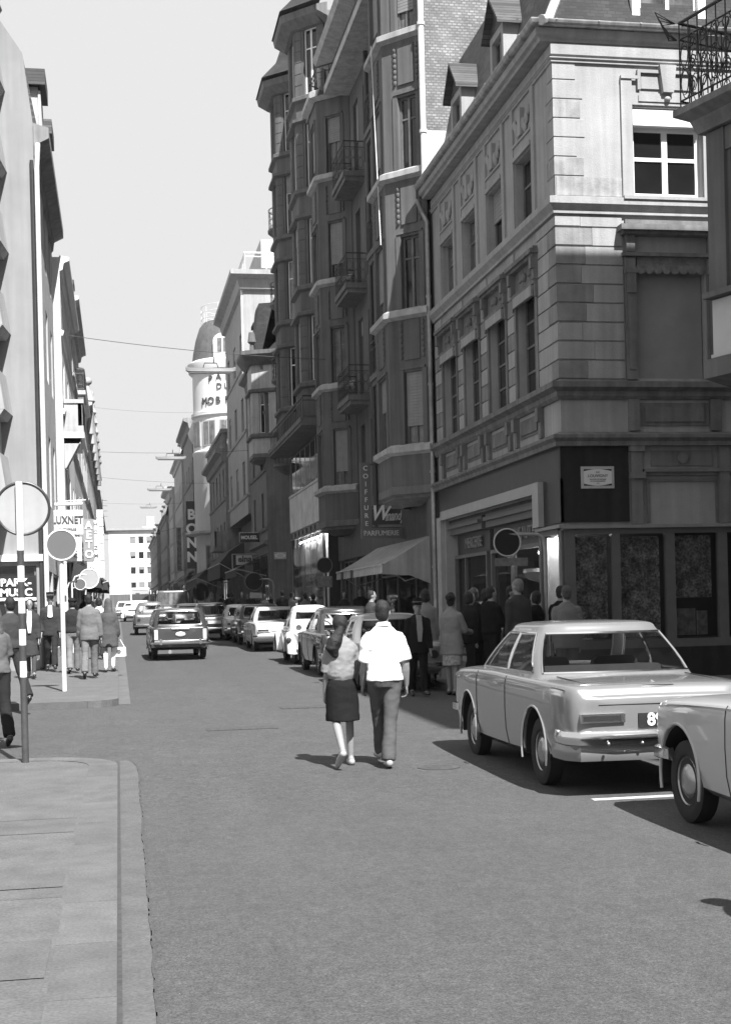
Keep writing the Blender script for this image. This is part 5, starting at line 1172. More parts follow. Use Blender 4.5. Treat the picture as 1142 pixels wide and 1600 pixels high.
def bar(mb, path, w, h):
    pts = [Vector(p) for p in path]; rings = []
    for i, p in enumerate(pts):
        t = (pts[min(i + 1, len(pts) - 1)] - pts[max(i - 1, 0)]).normalized(); nn = Vector((t.y, -t.x, 0)).normalized()
        rings.append([p + nn * (w * a) + Vector((0, 0, h * b)) for a, b in ((-.5, -.35), (.2, -.5), (.5, -.2), (.5, .2), (.2, .5), (-.5, .35))])
    mb.loft(rings)
def lathe_x(mb, c, prof, n=28):
    mb.loft([[(c[0] + x, c[1] + r * cos(2 * pi * k / n), c[2] + r * sin(2 * pi * k / n)) for k in range(n)] for x, r in prof])
def section(y, hw, zb, zs, zt, sq=.5):
    P = [(0, zb), (.6 * hw, zb), (.86 * hw, zb + .01), (.955 * hw, zb + .07), (.99 * hw, zb + .3 * (zs - zb)), (hw, zb + .58 * (zs - zb)), (.995 * hw, zs - .1), (.985 * hw, zs - .035), (.962 * hw, zs - .004), (.93 * hw, zs + .012), (.8 * hw, lerp(zs, zt, .55) + .004), (.5 * hw, lerp(zs, zt, .9)), (.22 * hw, zt), (0, zt)]
    return [(x, y, z) for x, z in P] + [(-x, y, z) for x, z in P[-2:0:-1]]
def boolean_cut(obj, cutters):
    for c in cutters: c.parent = None; COL.objects.unlink(c); TMP.collection.objects.link(c)
    t = bpy.data.objects.new('t', obj.data); TMP.collection.objects.link(t)
    for c in cutters:
        m = t.modifiers.new('cut', 'BOOLEAN'); m.operation = 'DIFFERENCE'; m.object = c; m.solver = 'EXACT'
    me = evaluated(t); old = obj.data; bpy.data.objects.remove(t); obj.data = me; bpy.data.meshes.remove(old); me.name = 'body'
    for c in cutters: d = c.data; bpy.data.objects.remove(c); bpy.data.meshes.remove(d)
    me.polygons.foreach_set('use_smooth', [True] * len(me.polygons)); me.set_sharp_from_angle(angle=radians(40))
def car(name, label, cat, loc, rz, st, L, W, H, belt, cab, axles, pt, wr=.31, glass=None, group=None, trim=True, roofm=None, lights='bar', plate=None, rearlid=True, detail=2, wagon=False, arch=.35, rear_rows=(1, 4), hubr=.19, fr=True):
    glass = glass or CARG
    T = thing(name, label, cat, loc, rz, group)
    g = smooth_st(st, 4); b = MB(); rings = [section(*r) for r in g]
    def shrink(r, k, dy):
        cz = sum(p[2] for p in r) / len(r); return [(p[0] * k, p[1] + dy, cz + (p[2] - cz) * k) for p in r]
    rings = [shrink(rings[0], .5, -.030), shrink(rings[0], .85, -.026), shrink(rings[0], .96, -.014)] + rings + [shrink(rings[-1], .96, .014), shrink(rings[-1], .85, .026), shrink(rings[-1], .5, .03)]
    b.loft(rings); body = b.build('body', pt, T, 40)
    def at(y):
        for a, c in zip(g, g[1:]):
            if a[0] <= y <= c[0]: t = (y - a[0]) / max(1e-6, c[0] - a[0]); return [lerp(p, q, t) for p, q in zip(a, c)]
        return g[0] if y < g[0][0] else g[-1]
    cut = []
    for ay in axles:
        for s in (-1, 1):
            c = MB(); hw = at(ay)[1]; xo = s * (hw + .1); xi = s * (hw - .24)
            c.loft([[(x, ay + arch * cos(2 * pi * k / 28) * (1.0), wr + .03 + arch * sin(2 * pi * k / 28)) for k in range(28)] for x in (min(xo, xi), max(xo, xi))])
            cut.append(c.build('cutter', WELL, T))
    boolean_cut(body, cut)
    for ay in axles:
        hw = at(ay)[1]
        w_ = MB()
        for s in (-1, 1):
            w_.loft([[(s * (hw - .235) , ay + (arch - .004) * cos(2 * pi * k / 28), wr + .03 + (arch - .004) * sin(2 * pi * k / 28)) for k in range(-1, 16)] , [(s * (hw - .04), ay + (arch - .004) * cos(2 * pi * k / 28), wr + .03 + (arch - .004) * sin(2 * pi * k / 28)) for k in range(-1, 16)]], False, False)
            w_.add([(s * (hw - .234), ay + arch * cos(2 * pi * k / 28), max(at(ay)[2] + .03, wr + .03 + arch * sin(2 * pi * k / 28))) for k in range(28)], [tuple(range(28))])
        build_split(w_, 'wheel_well', WELL, T)
        for s in (-1, 1):
            x = s * (hw - .135); m = MB()
            lathe_x(m, (x, ay, wr), [(s * q[0], q[1]) for q in ((-.07, wr * .6), (-.08, wr * .82), (-.062, wr * .97), (0, wr), (.062, wr * .97), (.08, wr * .82), (.066, wr * .64), (.05, wr * .6))]); wheel = m.build('wheel', TYRE, T)
            m = MB(); lathe_x(m, (x, ay, wr), [(s * q[0], q[1]) for q in ((-.05, wr * .61), (.045, wr * .61), (.06, wr * .58), (.035, wr * .52), (.03, wr * .46), (.055, wr * .4), (.07, wr * .3), (.078, .05), (.08, .002))]); m.build('rim', HUB, wheel)
        if trim:
            m = MB()
            for s in (-1, 1):
                m = MB(); m.tube([(s * (at(ay + arch * cos(a_))[1] * (.992) + .002), ay + (arch + .006) * cos(a_), wr + .03 + (arch + .006) * sin(a_)) for a_ in [radians(-18 + 216 * k / 22) for k in range(23)]], .013, 6); m.build('arch_trim', CHROME if trim == 2 else pt, T)
    # cabin
    yr0, yf0, yr1, yf1, hb, hr, yB, cp = cab['yr0'], cab['yf0'], cab['yr1'], cab['yf1'], cab['hb'], cab['hr'], cab.get('yB', 0), cab.get('cp', .3)
    yB2 = cab.get('yB2', None); rb, fb = cab.get('rb', .12), cab.get('fb', .16); ze = H - cab.get('crown', .085)
    wd_ = cab.get('wide', .82); bp = cab.get('bp', .045)
    def half(yr, yf, hw, yb, cpt, r_, f_):
        c = [(0, yr - r_), (.3 * hw, yr - r_ * .92), (.58 * hw, yr - r_ * .66), (wd_ * hw, yr - r_ * .2), (lerp(wd_, 1, .6) * hw, yr + .03), (.985 * hw, yr + min(.09, cpt * .6)), (hw, yr + cpt), (hw, lerp(yr + cpt, yb - bp, .5)), (hw, yb - bp), (hw, yb + bp), (hw, lerp(yb + bp, yf - .15, .5)), (hw, yf - .15), (.975 * hw, yf - .06), (.9 * hw, yf), (.62 * hw, yf + f_ * .6), (.3 * hw, yf + f_ * .92), (0, yf + f_)]
        return c
    A = half(yr0, yf0, hb, yB, cp, rb, fb); B_ = half(yr1, yf1, hr, lerp(yB, (yr1 + yf1) / 2, .12) if 'yBr' not in cab else cab['yBr'], cab.get('cpr', cp * .7), rb * .6, fb * .5)
    nh = len(A); ring0 = A + [(-x, y) for x, y in A[-2:0:-1]]; ring1 = B_ + [(-x, y) for x, y in B_[-2:0:-1]]; n = len(ring0)
    ts = (-.12, .07, .28, .5, .72, .9, 1.0)
    def zb_(y): q = at(y); return q[3] if True else 0
    V = []
    for t in ts:
        row = []
        for (x0, y0), (x1, y1) in zip(ring0, ring1):
            bul = 1 + .035 * sin(pi * max(0, t)); row.append(Vector((lerp(x0, x1, t) * bul, lerp(y0, y1, t), lerp(belt, ze, t) - (.035 * (abs(y0 - (yr0 + yf0) / 2) / ((yf0 - yr0) / 2)) ** 4 * (1 - t) if False else 0))))
        V.append(row)
    cy = (yr1 + yf1) / 2
    for k, dz in ((.985, .026), (.945, .047), (.86, .064), (.7, .077), (.45, .084), (.2, .085)):
        V.append([Vector((p.x * k, cy + (p.y - cy) * k, ze + dz * cab.get('crown', .085) / .085)) for p in V[6]])
    def colkind(j):
        j = j if j < nh - 1 else n - 1 - j
        if j < 3: return 'rear_window'
        if j in (6, 7): return 'rear_side_window'
        if j in (9, 10): return 'side_window'
        if j >= 13: return 'windscreen'
        return None
    roof = MB(); gl = {}
    rows = len(V)
    for i in range(rows - 1):
        for j in range(n):
            k = (j + 1) % n; q = (V[i][j], V[i][k], V[i + 1][k], V[i + 1][j]); kd = colkind(j)
            lo, hi = (rear_rows if kd == 'rear_window' else (1, 4))
            if kd and lo <= i <= hi:
                side = 'c' if kd in ('rear_window', 'windscreen') else ('r' if j < nh - 1 else 'l')
                gl.setdefault((kd, side), []).append((i, j, k))
            else: roof.quad(*q)
    roof.add(V[-1], [tuple(range(n))])
    rf = roof.build('roof', roofm or pt, T, 50)
    for (kd, side), cells in gl.items():
        m = MB()
        for i, j, k in cells: m.quad(V[i][j], V[i][k], V[i + 1][k], V[i + 1][j])
        o = m.build(kd, glass, T, 60)
        i0, i1 = min(c[0] for c in cells), max(c[0] for c in cells) + 1
        js = [c[1] for c in cells if c[0] == i0]
        # order the columns along the ring
        st_ = [j for j in js if (j - 1) % n not in js][0]; seq = [st_]
        while (seq[-1]) in js: seq.append((seq[-1] + 1) % n)
        loop = [V[i0][j] for j in seq] + [V[i][seq[-1]] for i in range(i0 + 1, i1 + 1)] + [V[i1][j] for j in seq[::-1][1:]] + [V[i][seq[0]] for i in range(i1 - 1, i0 - 1, -1)]
        if detail > 0:
            m = MB(); m.tube(loop, .014 if trim == 2 else .011, 5, False); m.build('window_trim', CHROME if trim else DARKM, o)
    # inside: dark tub, seats, wheel
    m = MB(); m.add([(x * .97, lerp(y, cy, .03), belt + .004) for x, y in ring0], [tuple(range(n))]); m.build('interior', INT, T)
    if detail > 1:
        for x in (-.36, .36):
            m = MB(); m.loft([[(x + a * .24 * s_, yB + .1 + y, z) for a, y in ((-1, -.05), (1, -.05), (1, .05), (-1, .05))] for s_, y, z in ((1, 0, belt), (.95, -.03, belt + .1), (.8, -.04, belt + .14))]) if False else m.loft([[(x + a * .24 * s_, yB + .05 + d + e, z) for a, d in ((-1, -.05), (1, -.05), (1, .05), (-1, .05))] for s_, e, z in ((1, 0, belt), (.95, -.03, belt + .1), (.75, -.04, belt + .14))]); m.build('seat', INT, T)
        m = MB(); m.loft([[(a * hb * .8 * s_, yr0 + .42 + d, z) for a, d in ((-1, -.05), (1, -.05), (1, .05), (-1, .05))] for s_, z in ((1, belt), (.98, belt + .05), (.92, belt + .08))]); m.build('seat', INT, T)
        m = MB(); m.tube([(-.34 + .19 * cos(a_ * pi / 10), yf0 - .42 + .05 * sin(a_ * pi / 10), belt + .06 + .17 * sin(a_ * pi / 10)) for a_ in range(21)], .013, 6); m.build('steering_wheel', BLACK, T)
    # bumpers, lamps, plate
    for sgn, yy in ((-1, st[0][0]), (1, st[-1][0])):
        hw = at(yy * .97)[1]; e = yy + sgn * .06; zbm = cab.get('zbump', .46)
        m = MB(); path = [(-hw - .02, yy - sgn * .38, zbm), (-hw - .03, yy - sgn * .12, zbm), (-hw + .06, e - sgn * .03, zbm), (-hw * .5, e + sgn * .01, zbm), (0, e + sgn * .02, zbm), (hw * .5, e + sgn * .01, zbm), (hw - .06, e - sgn * .03, zbm), (hw + .03, yy - sgn * .12, zbm), (hw + .02, yy - sgn * .38, zbm)]
        bar(m, path, .05, .11); m.build('bumper', CHROME, T)
    q = at(st[0][0] + .02); hw = q[1]; yy = st[0][0] - .035
    zl = (q[2] + q[3]) / 2 + .05
    for s in (-1, 1):
        m = MB()
        if lights == 'bar':
            x0, x1 = sorted((s * (hw - .03), s * (hw - .42))); hl = cab.get('lamp', .05); m.box(x0, x1, yy - .02, yy + .06, zl - hl, zl + hl); o = m.build('tail_light', CHROME, T)
            m = MB(); x0, x1 = sorted((s * (hw - .05), s * (hw - .38))); m.box(x0, x1, yy - .028, yy - .0205, zl - hl * .62, zl + hl * .62); m.build('lens', LAMPR, o)
        elif lights == 'fin':
            m.loft([[(s * (hw - .02 - a * .1), yy - .02 + c * .1, z) for a, c in ((0, 0), (1, 0), (1, 1), (0, 1))] for z in (zl - .12, zl + .16)]); m.build('tail_light', LAMPC, T)
        else:
            m.tube([(s * (hw - .17), yy + .05, zl), (s * (hw - .17), yy - .015, zl)], .075, 16); m.build('tail_light', LAMPR, T)
    if plate:
        m = MB(); zp = q[3] - cab.get('plate', .14); x0 = plate[1] if len(plate) > 1 else 0; m.box(x0 - .26, x0 + .26, yy - .012, yy + .03, zp - .06, zp + .06); o = m.build('number_plate', BLACK if plate[0] else LAMPC, T)
        if plate[0]: fcurve(o, 'lettering', plate[0], .15, LWH, (x0, yy - .017, zp), (1, 0, 0), (0, 0, 1), .002, bold=.004)
    if fr:
        q = at(st[-1][0] - .05)
        for s in (-1, 1):
            m = MB(); m.tube([(s * (q[1] - .2), st[-1][0] - .1, q[3] - .16), (s * (q[1] - .2), st[-1][0] + .045, q[3] - .16)], [.1, .085], 18); m.build('headlight', LAMPC, T)
    # seams, handles
    if detail > 0:
        for s in (-1, 1):
            for yd in cab.get('doors', ()):
                q = at(yd); sec = [p for p in section(*q)][3:9]; m = MB(); m.tube([(s * (x + .0015), y, z) for x, y, z in sec], .004, 4); m.build('door_seam', WELL, T)
            for yh in cab.get('handles', ()):
                q = at(yh); m = MB(); bar(m, [(s * (q[1] + .03), yh - .09, q[3] - .09), (s * (q[1] + .045), yh, q[3] - .085), (s * (q[1] + .03), yh + .09, q[3] - .09)], .02, .025); m.build('door_handle', CHROME, T)
            m = MB(); m.tube([(s * (at(y)[1] * .986 + .004), y, at(y)[3] - .03) for y in [lerp(st[1][0] + .1, st[-2][0] - .1, k / 30) for k in range(31)]], .007, 5)
            if trim: m.build('side_trim', CHROME, T)
    return T, at
def std(L, W, hood, deck, sill=.24, tail=.8, nose=.78):
    h = W / 2; a = -L / 2; f = L / 2
    return [(a, h * .88, sill + .16, tail, tail + .02), (a + .05, h * .94, sill + .1, deck - .02, deck), (a + .2, h * .975, sill + .05, deck, deck + .025), (a + .8, h, sill, deck + .01, deck + .05), (-.3, h, sill - .02, deck + .02, deck + .07), (.5, h, sill - .02, hood + .02, hood + .06), (f - .8, h * .99, sill, hood, hood + .05), (f - .25, h * .96, sill + .05, hood - .03, hood + .01), (f - .05, h * .91, sill + .12, nose, nose + .03), (f, h * .84, sill + .2, nose - .06, nose - .04)]
# the silver coupe
SILV = paint('silver_paint', .2, .3, .25, .7)
T, at_ = car('parked_coupe', 'silver two door coupe with chrome bumpers parked at the right kerb', 'car', (4.58, 13.42, 0), radians(-.5), std(4.42, 1.66, .965, .955, .25, .86, .85), 4.42, 1.66, 1.50, .995,
    dict(yr0=-1.15, yf0=.98, yr1=-.72, yf1=.36, hb=.765, hr=.585, yB=-.12, cp=.13, cpr=.10, rb=.14, doors=(.92, -.22), handles=(-.02,), crown=.07, lamp=.038, plate=.235, zbump=.52, wide=.93, bp=.012), (-1.18, 1.36), SILV, .315, trim=2, plate=('89137', .05), arch=.385)
m = MB()
y0 = -2.21
m = MB(); bar(m, [(-.16, -2.15, .945), (0, -2.165, .95), (.16, -2.15, .945)], .03, .022); m.build('boot_handle', CHROME, T)
m = MB(); m.tube([(-.62, -1.28, 1.002), (-.62, -1.7, .99), (-.60, -2.02, .972), (-.58, -2.13, .93), (-.56, -2.228, .80)], .0045, 4); m.build('boot_seam', WELL, T)
m = MB(); m.tube([(-.56, -2.238, .8), (0, -2.242, .8), (.56, -2.238, .8)], .0045, 4); m.build('boot_seam', WELL, T)
m = MB(); m.tube([(.62, -1.28, 1.002), (.62, -1.7, .99), (.60, -2.02, .972), (.58, -2.13, .93), (.56, -2.228, .80)], .0045, 4); m.build('boot_seam', WELL, T)
m = MB(); bar(m, [(-.81, -1.75, .385), (-.79, -2.05, .385), (-.71, -2.18, .385), (0, -2.215, .385), (.71, -2.18, .385), (.79, -2.05, .385), (.81, -1.75, .385)], .05, .13); m.build('valance', SILV, T)
m = MB(); m.tube([(.25, -2.1, .25), (.25, -2.32, .24)], .03, 10); m.build('exhaust', ZINC, T)
m = MB(); m.tube([(.02, -1.99, .965), (.0, -2.03, .985), (.02, -2.05, .965)], .01, 5); m.build('badge', CHROME, T)
for x in (-.5, -.2, .1, .4): m = MB(); m.ell((x, -2.305, .475), (.014, .01, .014), 8, 6); m.build('bumper_bolt', HUB, T)
# the cream car at the right edge
CREAM = paint('cream_paint', .34, 0, .35)
T, a2 = car('parked_saloon', 'cream saloon cut off by the right edge, only its front wing in view', 'car', (4.93, 8.38, 0), 0, std(4.0, 1.66, .93, .93, .26, .84, .86), 4.0, 1.66, 1.42, .955,
    dict(yr0=-1.2, yf0=.62, yr1=-.75, yf1=.1, hb=.73, hr=.58, yB=-.25, cp=.3, doors=(.55,), handles=(-.1,), zbump=.5), (-1.15, 1.42), CREAM, .315, trim=1, arch=.40)
m = MB(); m.tube([(-.66, .66, .985), (-.70, .34, 1.0), (-.66, .36, 1.2), (-.62, .52, 1.14), (-.66, .66, .985)], .014, 6); m.build('quarter_light', CHROME, T)
DPAINT = paint('dark_paint', .02, 0, .18); WPAINT = paint('white_car_paint', .74, 0, .3); LPAINT = paint('light_car_paint', .5, 0, .3); GPAINT = paint('grey_car_paint', .22, .2, .28); MPAINT = paint('mid_car_paint', .12, .2, .28)
G = 'cars parked along the right kerb'
def sed(L=4.2, W=1.6, H=1.4, **k):
    d = dict(yr0=-L * .27, yf0=L * .21, yr1=-L * .17, yf1=L * .08, hb=W * .45, hr=W * .355, yB=-.1, cp=.24, doors=(L * .2, -.1), handles=(.0,), zbump=.45); d.update(k); return d
def wag(L=4.2, W=1.6, **k):
    d = sed(L, W); d.update(yr0=-L * .455, yr1=-L * .42, rb=.06, cp=.12, cpr=.1, yB=-.1, hr=W * .385, crown=.06); d.update(k); return d
def put(x, y): return (x, y, gz(y))
T, _ = car('parked_saloon', 'pale grey parked car with louvres on its rear lid, just behind the couple', 'car', put(4.98, 26.1), 0, std(4.1, 1.6, .86, .88), 4.1, 1.6, 1.4, .91, sed(4.1), (-1.2, 1.25), GPAINT, .3, G if False else None, group=G, lights='round', plate=('',))
for i in range(6): m = MB(); bar(m, [(-.45, -1.5 - i * .06, .935 - .004 * i), (.45, -1.5 - i * .06, .935 - .004 * i)], .035, .02); m.build('louvre', CHROME, T)
m = MB(); bar(m, [(-.86, .75, 1.0), (-.9, .78, 1.04), (-.9, .82, 1.0)], .1, .1); m.build('wing_mirror', CHROME, T)
T, _ = car('parked_saloon', 'shiny black parked car just in front of the white rounded car', 'car', put(5.0, 31.0), 0, std(4.3, 1.62, .92, .9), 4.3, 1.62, 1.5, .94, sed(4.3, 1.62, yr0=-1.35, yr1=-.75, crown=.13), (-1.25, 1.3), DPAINT, .32, group=G, lights='round', plate=('',))
m = MB(); m.disc((-.88, .8, 1.02), (0, 1, 0), .07, .03, 14); m.build('wing_mirror', CHROME, T)
def bug_st():
    return [(-2.02, .28, .38, .5, .52), (-1.9, .48, .33, .66, .70), (-1.6, .58, .28, .80, .9), (-1.1, .64, .25, .86, 1.0), (-.4, .66, .24, .86, .98), (.5, .66, .24, .87, .95), (.95, .62, .25, .86, .93), (1.5, .52, .3, .76, .86), (1.85, .38, .36, .62, .72), (2.0, .2, .42, .5, .56)]
def beetle(label, loc, rz, pt, group=None, detail=1):
    T, _ = car('rounded_small_car', label, 'car', loc, rz, bug_st(), 4.07, 1.54, 1.5, .9, dict(yr0=-1.3, yf0=.62, yr1=-.42, yf1=.22, hb=.62, hr=.44, yB=-.2, cp=.36, cpr=.2, rb=.18, fb=.1, crown=.14, doors=(.45, -.3), handles=(-.15,), zbump=.4), (-1.2, 1.2), pt, .32, group=group, lights='none_', detail=detail, trim=1, arch=.34, rear_rows=(3, 4), fr=False)
    for o in list(T.children):
        if o.name.startswith('tail_light'): bpy.data.objects.remove(o)
    for y, s in ((-1.2, -1), (-1.2, 1), (1.2, -1), (1.2, 1)):
        m = MB(); rg = []
        for k in range(15):
            a = radians(-12 + 204 * k / 14); rr = .43
            c = Vector((s * .66, y + rr * cos(a) * 1.05, .36 + rr * sin(a))); o_ = Vector((0, cos(a), sin(a)))
            rg.append([c + Vector((s * dx, 0, 0)) + o_ * dr for dx, dr in ((-.22, .06), (-.05, .06), (.06, .02), (.105, -.04), (.11, -.09), (.09, -.09), (.085, -.05), (.04, 0), (-.22, .03))])
        m.loft(rg); m.build('fender', pt, T, 60)
        if y < 0: m = MB(); m.ell((s * .72, y - .40, .6), (.07, .05, .09)); m.build('tail_light', LAMPR, T)
        else: m = MB(); m.ell((s * .7, y + .36, .64), (.09, .08, .1)); m.build('headlight', LAMPC, T)
    for s in (-1, 1): m = MB(); x0, x1 = sorted((s * .6, s * .78)); m.box(x0, x1, -.85, .85, .26, .31); m.build('running_board', TYRE, T)
    return T
beetle('white rounded small car parked between the black car and the light saloon', put(4.95, 36.2), 0, WPAINT, G, 1)
car('parked_saloon', 'light saloon with a chrome bumper parked directly beyond the white rounded car', 'car', put(4.95, 44.9), 0, std(4.3, 1.62, .86, .88), 4.3, 1.62, 1.4, .91, sed(4.3), (-1.25, 1.3), LPAINT, .3, group=G, plate=('',), detail=1)
car('parked_estate', 'dark estate car parked beyond the light saloon', 'car', put(4.95, 50.6), 0, std(4.2, 1.6, .86, .9), 4.2, 1.6, 1.45, .93, wag(4.2), (-1.25, 1.25), MPAINT, .3, group=G, detail=1)
car('parked_saloon', 'pale grey saloon at the far end of the parked row', 'car', put(4.85, 55.6), 0, std(4.1, 1.6, .88, .88), 4.1, 1.6, 1.42, .91, sed(4.1), (-1.2, 1.25), LPAINT, .3, group=G, detail=1)
# traffic
T, _ = car('estate_car', 'dark estate car driving away in the middle of the street', 'car', put(1.66, 41.0), radians(1), std(4.3, 1.64, .88, .92, .26, .9), 4.3, 1.64, 1.46, .95, wag(4.3, 1.64, zbump=.5), (-1.25, 1.3), paint('estate_paint', .05, .2, .25), .31, lights='fin', trim=2)
m = MB(); m.ell((0, -2.2, .72), (.14, .02, .07)); m.build('number_plate', LAMPC, T)
m = MB(); bar(m, [(-.24, -2.195, .86), (0, -2.21, .87), (.24, -2.195, .86)], .03, .05); m.build('tailgate_handle', CHROME, T)
for x in (-.55, .55): m = MB(); m.box(x - .03, x + .03, -2.27, -2.2, .43, .6); m.build('overrider', CHROME, T)
m = MB(); m.tube([(-.3, -2.05, .24), (-.3, -2.2, .23)], .05, 8); m.build('exhaust', ZINC, T)
car('old_saloon', 'old dark saloon ahead of the estate car on the left half of the street', 'car', put(1.5, 67), 0, std(4.1, 1.6, .9, .95, .28, .85), 4.1, 1.6, 1.55, .98, sed(4.1, 1.6, yr0=-1.3, yr1=-.8, crown=.13), (-1.2, 1.25), MPAINT, .32, lights='round', detail=1)
car('old_saloon', 'black saloon standing to the right of the driving estate car', 'car', put(3.75, 57), 0, std(4.2, 1.62, .9, .92), 4.2, 1.62, 1.5, .95, sed(4.2, 1.62), (-1.25, 1.3), DPAINT, .32, detail=1, plate=('',))
beetle('white rounded small car farthest down the left half of the street', put(.95, 103), 0, WPAINT, None, 0)
car('small_saloon', 'pale saloon half hidden behind the estate car, in front of the van', 'car', put(3.45, 69), 0, std(4.1, 1.6, .88, .88), 4.1, 1.6, 1.42, .91, sed(4.1), (-1.2, 1.25), LPAINT, .3, detail=0)
car('small_saloon', 'light saloon far away to the right of the farthest white rounded car', 'car', put(2.3, 92), 0, std(4.1, 1.6, .88, .88), 4.1, 1.6, 1.42, .91, sed(4.1), (-1.2, 1.25), LPAINT, .3, detail=0)
car('small_saloon', 'white saloon at the very left of the far traffic', 'car', put(.55, 118), 0, std(4.1, 1.6, .88, .88), 4.1, 1.6, 1.45, .91, sed(4.1), (-1.2, 1.25), WPAINT, .3, detail=0)
car('delivery_van', 'dark delivery van with pale side windows standing in the street under the awnings', 'van', put(3.0, 79), 0, std(4.6, 1.85, 1.0, 1.2, .3, 1.1, .9), 4.6, 1.85, 2.1, 1.25, dict(yr0=-2.22, yf0=1.0, yr1=-2.18, yf1=.75, hb=.86, hr=.8, yB=-.2, cp=.1, cpr=.1, rb=.03, fb=.12, crown=.06, zbump=.5), (-1.45, 1.5), MPAINT, .34, detail=1, glass=GLASS_C)
car('delivery_van', 'small white van with a round rear window far down the street', 'van', put(2.0, 128), 0, std(4.4, 1.9, 1.0, 1.3, .3, 1.2, .9), 4.4, 1.9, 2.6, 1.35, dict(yr0=-2.12, yf0=.9, yr1=-2.1, yf1=.8, hb=.9, hr=.86, yB=-.2, cp=.1, cpr=.1, rb=.02, fb=.1, crown=.1, zbump=.5), (-1.4, 1.4), WPAINT, .34, detail=0)
# ------------------------------------------------------------------ people
SCRATCH = bpy.data.objects.new('scratch', bpy.data.meshes.new('scratch')); TMP.collection.objects.link(SCRATCH)
r_ = SCRATCH.modifiers.new('r', 'REMESH'); r_.mode = 'VOXEL'; r_.use_smooth_shade = True
r_ = SCRATCH.modifiers.new('s', 'SMOOTH'); r_.factor = .5
def remesh(mb, name, mats, parent, vox, sm=3, folds=0, fscale=7):
    o = SCRATCH; me = o.data; me.clear_geometry(); me.from_pydata(mb.v, [], mb.f)
    bm = bmesh.new(); bm.from_mesh(me); bmesh.ops.recalc_face_normals(bm, faces=bm.faces); bm.to_mesh(me); bm.free()
    o.modifiers[0].voxel_size = vox; o.modifiers[1].iterations = max(1, sm); me.update_tag(); o.update_tag()
    nm = evaluated(o)
    if folds:
        n = len(nm.vertices); co = [0.0] * (3 * n); no = [0.0] * (3 * n); nm.vertices.foreach_get('co', co); nm.vertices.foreach_get('normal', no)
        for i in range(0, 3 * n, 3):
            x, y, z = co[i:i + 3]
            k = folds * (noise.noise((x * fscale, y * fscale, z * fscale * 1.5)) + .7 * (.5 - abs(noise.noise((x * fscale * 1.7 + 9, y * fscale * 1.7 + z * 4, z * fscale * 2.8)))) * 1.4 + .35 * noise.noise((x * fscale * 4, y * fscale * 4, z * fscale * 6)))
            for c in range(3): co[i + c] += no[i + c] * k
        nm.vertices.foreach_set('co', co); nm.update()
    nm.name = name; nm.materials.clear(); nm.materials.append(mats)
    nm.polygons.foreach_set('use_smooth', [True] * len(nm.polygons))
    o = bpy.data.objects.new(name, nm); COL.objects.link(o); o.parent = parent; return o
def cap_tube(b, pts, rs, n=12, round_=True):
    b.tube(pts, rs, n)
    if round_:
        for p, r in ((pts[0], rs[0]), (pts[-1], rs[-1])): b.ell(p, (r, r, r), 10, 6)
def oval(b, rows, n=20):
    """rows of (x, y, z, rx, ry): a lofted trunk"""
    b.loft([[(x + rx * cos(2 * pi * k / n), y + ry * sin(2 * pi * k / n), z) for k in range(n)] for x, y, z, rx, ry in rows])
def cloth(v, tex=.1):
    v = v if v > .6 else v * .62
    return mat('cloth_%d' % round(v * 1000), v, .95, tex, 9, .25, 160, spec=.08)
